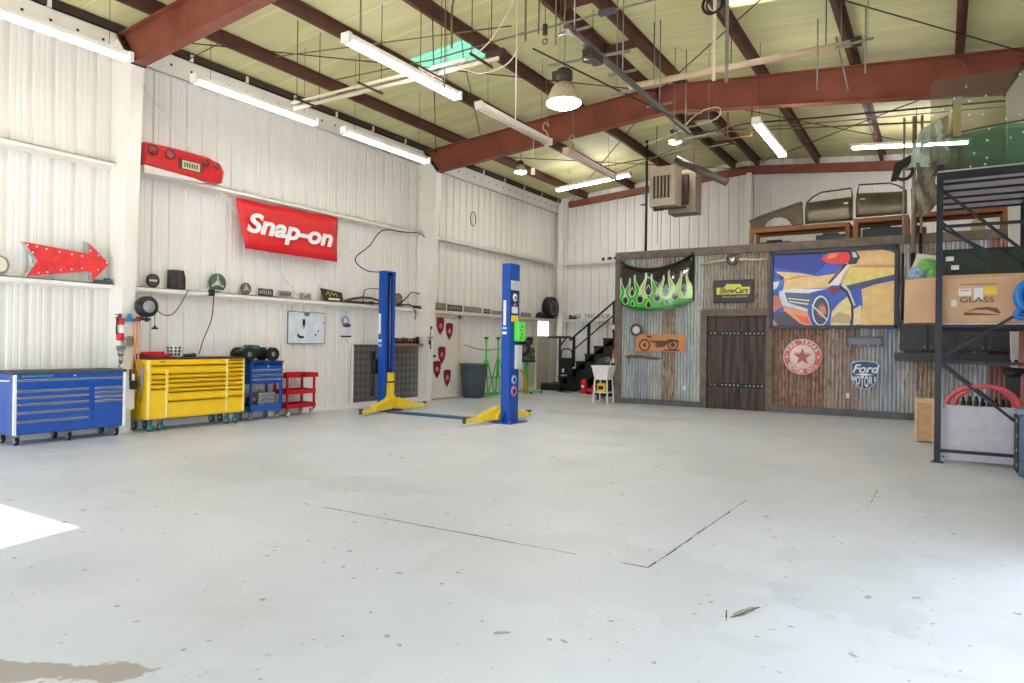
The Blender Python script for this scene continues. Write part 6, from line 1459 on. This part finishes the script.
# ------------------------------------------------------------------ ceiling: lights
def tube_light(label, p0, p1, lit=TUBE, hangers=(.12, .88), pink=False, drop=True, group='hanging fluorescent strip lights'):
    p0, p1 = Vector(p0), Vector(p1); mid = (p0+p1)/2; d = (p1-p0); L_ = d.length; rz = math.atan2(d.y, d.x); tilt = math.asin(d.z/L_)
    t = thing('strip_light', label, 'fluorescent light', mid, rz, group); h = L_/2
    def tp(x, y, z): return (x*math.cos(tilt)-z*math.sin(tilt), y, x*math.sin(tilt)+z*math.cos(tilt))
    def tb(b, x0, x1, y0, y1, z0, z1): b.add([tp(x, y, z) for x in (x0, x1) for y in (y0, y1) for z in (z0, z1)], [(0,1,3,2),(4,6,7,5),(0,4,5,1),(2,3,7,6),(0,2,6,4),(1,5,7,3)])
    b = MB(); tb(b, -h, h, -.055, .055, .0, .075); tb(b, -h-.01, -h+.05, -.075, .075, -.05, .08); tb(b, h-.05, h+.01, -.075, .075, -.05, .08); b.build('housing', WHITE_STEEL if not pink else mat('pinkish housing', (214,180,168), .5), t, bevel=.004)
    for y in (-.045, .045):
        b = MB(); b.cyl(tp(-h+.05, y, -.028), tp(h-.05, y, -.028), .019, n=12); b.build('tube', (lit if lit else mat('unlit tube', (226,214,204), .3)), t)
    if drop:
        for u in hangers:
            x = -h+L_*u; q = tp(x, 0, .075); wx = mid.x+(x*math.cos(rz)); zr = zroof(wx)-.02-mid.z
            b = MB(); b.tube([q, (q[0]+.01, .02, zr*.5), (q[0], 0, zr)], .0035, 5); b.build('hanging_cord', CABLE, t)
    return t
tube_light('lit strip light over the red arrow sign, before the first roof beam', (-9.72, 2.95, 5.44), (-9.72, 5.39, 5.44), lit=TUBE_DIM, group=None)
tube_light('lit strip light along left wall above the red car bumper', (-9.62, 6.28, 5.44), (-9.62, 8.72, 5.44), lit=TUBE_DIM)
tube_light('lit strip light along left wall ending at the second column', (-9.25, 9.0, 5.33), (-9.25, 11.44, 5.33), lit=TUBE_DIM)
tube_light('bright long strip light hanging mid room, nearest to viewer', (-6.52, 6.36, 5.39), (-6.52, 8.80, 5.39))
tube_light('unlit looking strip light hanging just left of the round bay lamp', (-6.53, 9.37, 5.43), (-6.53, 11.81, 5.43), lit=False)
tube_light('unlit pinkish strip light hanging behind the second roof beam', (-6.52, 12.5, 5.44), (-6.52, 14.94, 5.42), lit=False, pink=True)
tube_light('lit strip light slung crosswise near the back left corner', (-9.9, 18.38, 6.16), (-7.5, 18.38, 6.36), lit=TUBE_BRIGHT, hangers=(.2, .8))
tube_light('lit strip light hanging between rear roof beam and car parts', (-2.76, 12.4, 5.42), (-2.76, 14.84, 5.42), lit=TUBE_BRIGHT)
tube_light('lit strip light crosswise seen partly through the smoked glass', (-1.88, 18.4, 6.34), (.54, 18.4, 6.14), lit=TUBE_BRIGHT, hangers=(.2, .8))

def bay_lamp(label, x, y, z, s=1.0):
    t = thing('bay_lamp', label, 'bay lamp', (x, y, z))
    b = MB(); b.lathe([(.26*s, 0), (.255*s, .05*s), (.235*s, .13*s), (.19*s, .24*s), (.13*s, .31*s), (.10*s, .33*s), (.09*s, .33*s), (.12*s, .30*s), (.18*s, .23*s), (.225*s, .12*s), (.24*s, .04*s), (.25*s, 0)], (0,0,0), 'z', 36); b.build('reflector', mat('prismatic tan glass', (206,186,158), .3, .1, .1, 20), t)
    b = MB(); b.lathe([(0, -.07*s), (.12*s, -.06*s), (.2*s, -.03*s), (.262*s, .0), (.262*s, .02*s), (0, .02*s)], (0,0,0), 'z', 36); b.build('lens', LAMP, t)
    b = MB(); b.lathe([(0, .33*s), (.10*s, .33*s), (.13*s, .38*s), (.13*s, .5*s), (.09*s, .54*s), (0, .55*s)], (0,0,0), 'z', 24); b.box(-.16*s, .02*s, -.1*s, .1*s, .38*s, .5*s); b.build('ballast', mat('dark brown housing', (66,56,50), .5), t)
    b = MB(); b.box(-.165*s, -.16*s, -.05*s, .05*s, .4*s, .48*s); b.build('rating_plate', GOLD, t)
    b = MB(); b.cyl((0, 0, .55*s), (0, 0, zroof(x)-z-.02), .012, n=8); b.build('stem', CONDUIT, t)
    return t
bay_lamp('large round bay lamp with glowing lens over the room centre', -4.96, 9.42, 5.20)
for x, y, z, lb in ((-5.33, 15.7, 6.27, 'small round lamp glowing behind the second roof beam'), (-9.35, 15.4, 5.98, 'small round lamp glowing near left wall beyond second column')):
    bay_lamp(lb, x, y, z, .58)

# ------------------------------------------------------------------ ceiling: steel, conduit, cables
def wires(items, cat, group=None):
    for name, pts, r_, m_, lb in items: wire(name, pts, r_, m_, lb, cat, group)
def strut(name, p0, p1, w, h, m, label, cat='steel channel', up=(0,0,1)):
    b = MB(); b.bar(p0, p1, w, h, up=up); p0, p1 = Vector(p0), Vector(p1)
    for q in (.15, .85): p = p0.lerp(p1, q); b.cyl(p, (p.x, p.y, zroof(p.x)-.02), .005, n=6)
    return solo(b, name, m, label, cat)
# trapeze of cream channels running across the room with rod hangers
t = thing('strut_channel', 'pair of cream channels on rods crossing under the green skylight', 'strut channel', (0, 8.1, 5.5))
b = MB(); b.box(-9.5, -5.3, -.02, .02, -.02, .03); b.build('channel', CREAM, t)
b = MB(); b.box(-9.3, -5.7, -.24, -.21, -.02, .015); b.build('channel', CREAM, t)
for x in (-9.0, -7.6, -6.4, -5.5):
    b = MB(); b.box(x-.012, x+.012, -.42, .14, -.05, -.02); b.build('cross_piece', DARK_IRON, t)
    for y in (-.38, .1):
        b = MB(); b.cyl((x, y, -.05), (x, y, zroof(x)-5.52), .006, n=6); b.build('rod', DARK_IRON, t)
b = MB(); b.box(-9.55, -5.2, .10, .12, .1, .12); b.build('thin_conduit', CONDUIT, t)
t = thing('door_track', 'long dark grey steel track hung along the room above centre', 'track', (0, 0, 0))
b = MB(); b.box(-4.105, -4.035, 7.75, 12.85, 5.50, 5.56); b.build('rail', mat('dark galvanised', (112,112,104), .5, .4), t, bevel=.006)
b = MB(); b.box(-4.14, -4.0, 8.38, 8.75, 5.38, 5.49); b.cyl((-4.15, 8.45, 5.42), (-3.99, 8.45, 5.42), .05); b.build('trolley', DARK_IRON, t)
for y in (8.0, 9.6, 11.2, 12.6):
    b = MB(); b.cyl((-4.07, y, 5.56), (-4.07, y, zroof(-4.07)-.02), .01, n=6); b.box(-4.3, -3.85, y-.015, y+.015, 5.56, 5.59); b.build('hanger', GALV, t)
# galvanised cross pieces near the track
for i, (p0, p1, w, lb) in enumerate((((-5.4, 9.7, 5.98), (-4.0, 9.7, 5.92), .035, 'galvanised strut above the large bay lamp'), ((-4.6, 10.3, 5.55), (-3.7, 10.3, 5.55), .035, 'perforated strut right of the large bay lamp'),
        ((-4.35, 12.4, 5.28), (-3.45, 12.4, 5.33), .035, 'pale pipe stub in front of the second roof beam'), ((-5.6, 8.75, 6.1), (-1.6, 8.75, 6.1), .022, 'thin galvanised conduit crossing whole room near the top'))):
    strut('strut_channel', p0, p1, w, w, GALV, lb)
t = thing('suspended_pipe', 'long cream pole hung level beneath the roof ridge', 'pole', (0, 11.25, 6.0))
b = MB(); b.cyl((-4.64, 0, 0), (-1.13, 0, 0), .052, n=16); b.build('pole', mat('cream pole', (226,198,166), .5, 0, .05, 6), t)
for x in (-4.2, -2.9, -1.5):
    b = MB(); b.cyl((x, 0, .05), (x, 0, zroof(x)-6.02), .008, n=6); b.build('rod', DARK_IRON, t)
b = MB(); b.box(-1.16, -1.02, -.06, .06, -.05, .06); b.build('end_bracket', DARK_IRON, t); strut('strut_channel', (-1.35, 11.1, 5.92), (-.85, 11.1, 5.95), .03, .03, GALV, 'short galvanised strut at right end of the cream pole')
for i, (x, y, z0, z1, lb) in enumerate(((-2.75, 9.75, 5.25, 6.4, 'pale hanging strap ending below the cream pole, left one'), (-2.52, 9.55, 5.12, 6.6, 'grey hanging rod ending below the cream pole, right one'))):
    b = MB(); b.box(-.022, .022, -.008, .008, z0, z1); solo(b, 'hanging_strap', CREAM if i == 0 else GALV, lb, 'strap', (x, y, 0))
b = MB(); b.torus((0, 0, 0), .14, .022, 'y', 24, 8); b.torus((.03, .02, .0), .12, .014, 'y', 24, 8); solo(b, 'cable_coil', BLACK, 'black coil of cable hung on a strap under the roof', 'cable coil', (-2.78, 9.75, 6.35))
for i, (x, y, z0, z1) in enumerate(((-1.58, 11.0, 5.32, 6.35), (-.95, 11.05, 5.45, 6.4), (-1.2, 11.4, 5.35, 6.2))):
    b = MB(); b.cyl((0, 0, z0), (.0 if i < 2 else -.18, 0, z1), .012, n=6); solo(b, 'hanging_rod', GALV, ['thin rod hanging left of the cream pole end', 'thin rod hanging right of the cream pole end', 'slanted thin rod crossing the cream pole end'][i], 'rod', (x, y, 0))
# heater
t = thing('unit_heater', 'beige hanging unit heater with louvred front and rear box', 'heater', (-5.55, 15.5, 4.77))
HB = mat('beige heater paint', (196,180,160), .5, 0, .08, 5); HD = mat('shaded heater paint', (110,96,82), .5, 0, .1, 5)
b = MB(); b.box(-.31, .31, 0, .50, 0, .92); b.build('cabinet', HB, t, bevel=.008)
b = MB(); b.box(-.24, .22, -.006, .0, .18, .70); o = b.build('grille_recess', mat('dark brown opening', (58,44,38)), t)
for k in range(6):
    x = -.22+k*.085; b = MB(); b.bar((x, -.02, .18), (x, -.02, .70), .018, .03, up=(.6,1,0)); b.build('louvre', HB, o)
b = MB(); b.box(-.05, .62, .58, 1.05, -.10, .92); b.build('rear_cabinet', mat('brown grey heater paint', (136,122,104), .5, 0, .08, 5), t, bevel=.008)
b = MB(); b.box(.0, .45, .5, .58, .1, .8); b.build('fan_shroud', DARK_IRON, t)
b = MB(); b.cyl((-.2, .1, -.1), (-.2, .1, .0), .03); b.cyl((-.2, .1, -.08), (.0, .1, -.08), .02); b.box(-.28, .5, .2, .24, -.06, -.02); b.build('gas_pipe', mat('dark brown steel', (62,42,36)), t)
for x in (-.25, .5):
    b = MB(); b.cyl((x, .3 if x < 0 else .8, .92), (x, .3 if x < 0 else .8, 1.98), .01, n=6); b.build('rod', DARK_IRON, t)
b = MB(); b.cyl((-5.15, 15.3, 5.75), (-4.0, 15.3, 5.10), .085, n=18); o = solo(b, 'flue_pipe', mat('dark flue', (92,84,74), .5, .2), 'dark round flue pipe slanting down from the heater', 'flue pipe'); 
b = MB(); b.lathe([(0, .0), (.075, .0)], (0,0,0), 'z', 16)
# orange bracket under the rear beam
b = MB(); x0, x1, zt_, zb_ = -3.62, -3.16, 6.15, 5.62
b.tube([(x0, 0, zt_), (x0, 0, zb_), (x1, 0, zb_), (x1, 0, zt_)], .018, 6); solo(b, 'hanging_bracket', mat('orange brown steel', (158,96,60), .6), 'orange brown u-shaped bracket hanging under the rear beam', 'bracket', (0, 13.85, 0))
# cross bracing rods under the roof, two bays
for k, (ya, yb) in enumerate(((6.2, 13.8), (13.9, 21.1))):
    for j, (xa, xb) in enumerate(((-10.9, XC), (XC, -10.9), (XC, 1.2), (1.2, XC))):
        p0 = (xa, ya, ztop(xa)-.10); p1 = (xb, yb, ztop(xb)-.10)
        bay = ['front bay', 'rear bay'][k]; sd = ['left slope, rising toward the ridge', 'left slope, falling toward the eave', 'right slope, leaving the ridge', 'right slope, coming back to the ridge'][j]
        wire('brace_rod', [p0, p1], .011, DARK_IRON, 'dark brace rod under roof, %s, %s' % (bay, sd), 'brace rod', 'roof brace rods')
# misc conduits & cables
CN = mat('brown conduit', (128,112,88), .5, .2)
wires([
 ('conduit', [(-9.6, 9.1, 6.35), (-7.2, 9.1, 6.25), (-5.5, 9.1, 6.3)], .012, CN, 'thin brown conduit crossing beside the green skylight'),
 ('conduit', [(-9.4, 7.6, 6.2), (-5.6, 8.9, 6.35)], .010, CN, 'thin conduit slanting across ahead of the green skylight'),
 ('conduit', curve([(-5.6, 7.4, 5.45), (-5.6, 7.4, 6.0), (-5.5, 7.4, 6.15), (-5.2, 7.4, 6.25), (-3.8, 7.4, 6.45)]), .016, CN, 'bent conduit rising then turning right near the ridge'),
 ('conduit', curve([(-4.75, 7.9, 5.55), (-4.75, 7.9, 6.2), (-4.7, 7.9, 7.0), (-4.6, 7.9, 7.0), (-4.55, 7.9, 6.2), (-4.55, 7.9, 5.6)]), .014, CN, 'looped conduit shaped like a hairpin above the bay lamp'),
 ('conduit', [(-4.4, 8.1, 5.5), (-4.4, 8.1, 7.0)], .012, CN, 'straight vertical conduit right of the hairpin loop'),
 ('conduit', [(-4.95, 8.0, 4.55), (-4.95, 8.0, 6.9)], .010, CREAM, 'thin cream drop pipe hanging left of the bay lamp'),
 ('conduit', [(-6.1, 7.9, 5.15), (-6.1, 7.9, 6.8)], .010, CN, 'thin vertical conduit dropping through the cream channels'),
 ('conduit', [(-5.1, 8.7, 5.82), (-3.95, 11.6, 5.45)], .014, DARK_IRON, 'dark rod slanting down beside the long track'),
 ('conduit', [(-4.3, 14.6, 6.05), (-.2, 16.3, 6.1)], .016, CN, 'brown conduit crossing behind the second roof beam'),
 ('conduit', curve([(-4.6, 14.3, 6.0), (-4.0, 14.5, 6.02), (-3.6, 14.9, 6.2), (-2.0, 15.6, 6.3), (1.0, 15.9, 6.2)]), .018, DARK_IRON, 'dark bundle of pipes curving right behind the second beam'),
 ('conduit', curve([(-4.6, 14.4, 5.9), (-4.0, 14.6, 5.95), (-3.6, 15.0, 6.13), (-2.0, 15.7, 6.22), (1.0, 16.0, 6.12)]), .012, CN, 'thin pipe following just below the dark bundle'),
 ('conduit', [(-7.4, 16.6, 5.9), (-3.4, 13.95, 5.95)], .012, CN, 'thin rusty conduit slanting above the heater'),
 ('conduit', [(-6.9, 14.6, 5.6), (-3.8, 14.6, 5.75)], .012, CN, 'thin conduit hanging level just before the heater'),
], 'conduit', 'thin conduits under the roof')
wires([
 ('hanging_cable', curve([(-6.0, 8.1, 5.55), (-5.5, 8.1, 5.75), (-5.1, 8.1, 6.2), (-4.95, 8.1, 6.6)]), .009, CREAM, 'cream cable curving up from channels to the ridge'),
 ('hanging_cable', curve([(-5.9, 8.0, 5.45), (-5.5, 8.0, 5.3), (-5.1, 8.0, 5.35), (-4.9, 8.0, 5.55)]), .009, CREAM, 'cream cable sagging beneath the channels near the bay lamp'),
 ('hanging_cable', curve([(-4.15, 12.6, 5.5), (-4.0, 12.7, 5.75), (-3.75, 12.8, 5.92), (-3.5, 12.8, 5.9), (-3.55, 12.8, 5.72), (-4.0, 12.7, 5.6), (-4.9, 12.6, 5.35)]), .008, CREAM, 'white cable looping in front of the second beam'),
 ('hanging_cable', [(-6.8, 9.2, 6.8), (-6.75, 9.25, 6.2), (-6.5, 9.4, 4.95)], .007, CABLE, 'dark pull cord dropping between the hanging strip lights'),
 ('hanging_cable', [(-9.1, 5.9, 5.5), (-9.2, 6.5, 6.0), (-9.3, 6.3, 6.45)], .007, CABLE, 'dark cord above the left strip light'),
 ('hanging_cable', [(-7.25, 19.9, 4.6), (-7.25, 19.9, 6.6)], .007, CABLE, 'thin cord hanging before the back wall beside the pole'),
 ('hanging_cable', curve([(-4.7, 20.8, 4.6), (-4.66, 20.8, 5.4), (-4.7, 20.8, 6.6)]), .007, CABLE, 'thin cord hanging before the back wall centre post'),
 ('hanging_cable', curve([(.16, 13.7, 6.35), (.3, 13.6, 6.2), (.34, 13.5, 5.9), (.2, 13.4, 5.6)]), .008, CN, 'thin wire dangling off the rightmost purlin'),
], 'cable', 'loose cables under the roof')
# hooks with pulls on the strips
for i, (x, y, z, lb) in enumerate(((-6.48, 11.55, 5.55, 'tan s-hook above far end of the unlit strip light'), (-6.50, 12.7, 5.62, 'tan s-hook above near end of the pinkish strip light'))):
    b = MB(); b.tube([(.08, 0, .12), (.04, 0, .3), (.0, 0, zroof(x)-z-.03)], .004, 5); b.tube(curve([(-.06, 0, -.12), (0, 0, -.2), (.07, 0, -.1), (.03, 0, .02), (-.05, 0, .1), (0, 0, .2), (.08, 0, .12)]), .012, 6); solo(b, 'hook', mat('tan hook', (200,160,130), .5), lb, 'hook', (x, y, z))
b = MB(); b.cyl((0, 0, 0), (0, 0, -.62), .005, n=5); b.box(-.035, .035, -.02, .02, -.72, -.6); solo(b, 'pull_switch', CREAM, 'cream pull switch dangling at end of the unlit strip light', 'pull switch', (-6.53, 11.2, 5.4))
b = MB(); b.torus((0, 0, 0), .18, .012, 'z', 24, 6, a0=0, a1=2*PI)
for a in (0, 2.1, 4.2): b.tube([(.18*math.cos(a), .18*math.sin(a), 0), (.05*math.cos(a), .05*math.sin(a), .35), (0, 0, .5), (0, 0, .82)], .006, 5)
solo(b, 'lamp_basket', DARK_IRON, 'dark wire basket ring hanging between the ridge purlins', 'wire basket', (-4.95, 10.4, 6.25))
b = MB(); b.box(-.12, .12, -.04, .04, -.03, .03); solo(b, 'motor_box', mat('dark grey bits', (80,82,86)), 'small grey box fixed on the thin galvanised conduit', 'box', (-3.95, 8.75, 6.1))
b = MB(); b.box(-.15, .15, -.05, .05, -.04, .04); solo(b, 'motor_box', DARK_IRON, 'small dark box at the end of the cream channels', 'box', (-5.35, 8.1, 5.58))
b = MB(); b.cyl((0, 0, 0), (.0, 0, .14), .035, n=12); b.torus((0, 0, -.09), .035, .008, 'y', 14, 6); b.cyl((0, 0, .14), (0, 0, 1.3), .005, n=6); solo(b, 'pulley', DARK_IRON, 'small dark pulley block above the bay lamp', 'pulley', (-4.62, 8.2, 5.72))

# ------------------------------------------------------------------ light
w = bpy.data.worlds.new('world'); S.world = w; w.use_nodes = True; nt = w.node_tree; bg = nt.nodes['Background']
bg.inputs[0].default_value = (.80, .90, 1.0, 1); bg.inputs[1].default_value = 3.8
sd = bpy.data.lights.new('sun', 'SUN'); so = bpy.data.objects.new('sun', sd); COL.objects.link(so)
sd.energy = 10; sd.angle = .006; sd.color = (1, .95, .87)
so.rotation_euler = Vector((-.226, 1, -1.05)).to_track_quat('-Z', 'Y').to_euler()
def portal(loc, rot, sx_, sy_):
    l = bpy.data.lights.new('portal', 'AREA'); l.shape = 'RECTANGLE'; l.size = sx_; l.size_y = sy_; l.cycles.is_portal = True
    o = bpy.data.objects.new('portal', l); COL.objects.link(o); o.location = loc; o.rotation_euler = rot
portal((-7.72, YF-.1, 2.21), (PI/2, 0, 0), 5.76, 4.42)
portal((-.57, YF-.1, 1.4), (PI/2, 0, 0), 3.25, 2.8)
portal((XR+.15, 3.7, 1.3), (PI/2, 0, PI/2), 5.4, 2.6)

# ------------------------------------------------------------------ camera
cd = bpy.data.cameras.new('camera'); co = bpy.data.objects.new('camera', cd); COL.objects.link(co)
yaw, pitch, roll, fpx = .555098, .003383, .013092, 690.42
cd.sensor_width = 36; cd.lens = fpx*36/1024; cd.clip_end = 300
f = Vector((-math.sin(yaw)*math.cos(pitch), math.cos(yaw)*math.cos(pitch), math.sin(pitch))); r = Vector((math.cos(yaw), math.sin(yaw), 0)); u = r.cross(f)
r2 = r*math.cos(roll)+u*math.sin(roll); u2 = -r*math.sin(roll)+u*math.cos(roll)
M = Matrix((r2, u2, -f)).transposed().to_4x4(); M.translation = Vector((0, 0, 1.5)); co.matrix_world = M
S.camera = co
S.view_settings.view_transform = 'Standard'; S.view_settings.look = 'None'; S.view_settings.gamma = 1; S.view_settings.use_curve_mapping = False
S.view_settings.exposure = 0.28
S.cycles.max_bounces = 10; S.cycles.diffuse_bounces = 6; S.cycles.transparent_max_bounces = 12; S.cycles.use_denoising = True
S.cycles.sample_clamp_indirect = 8
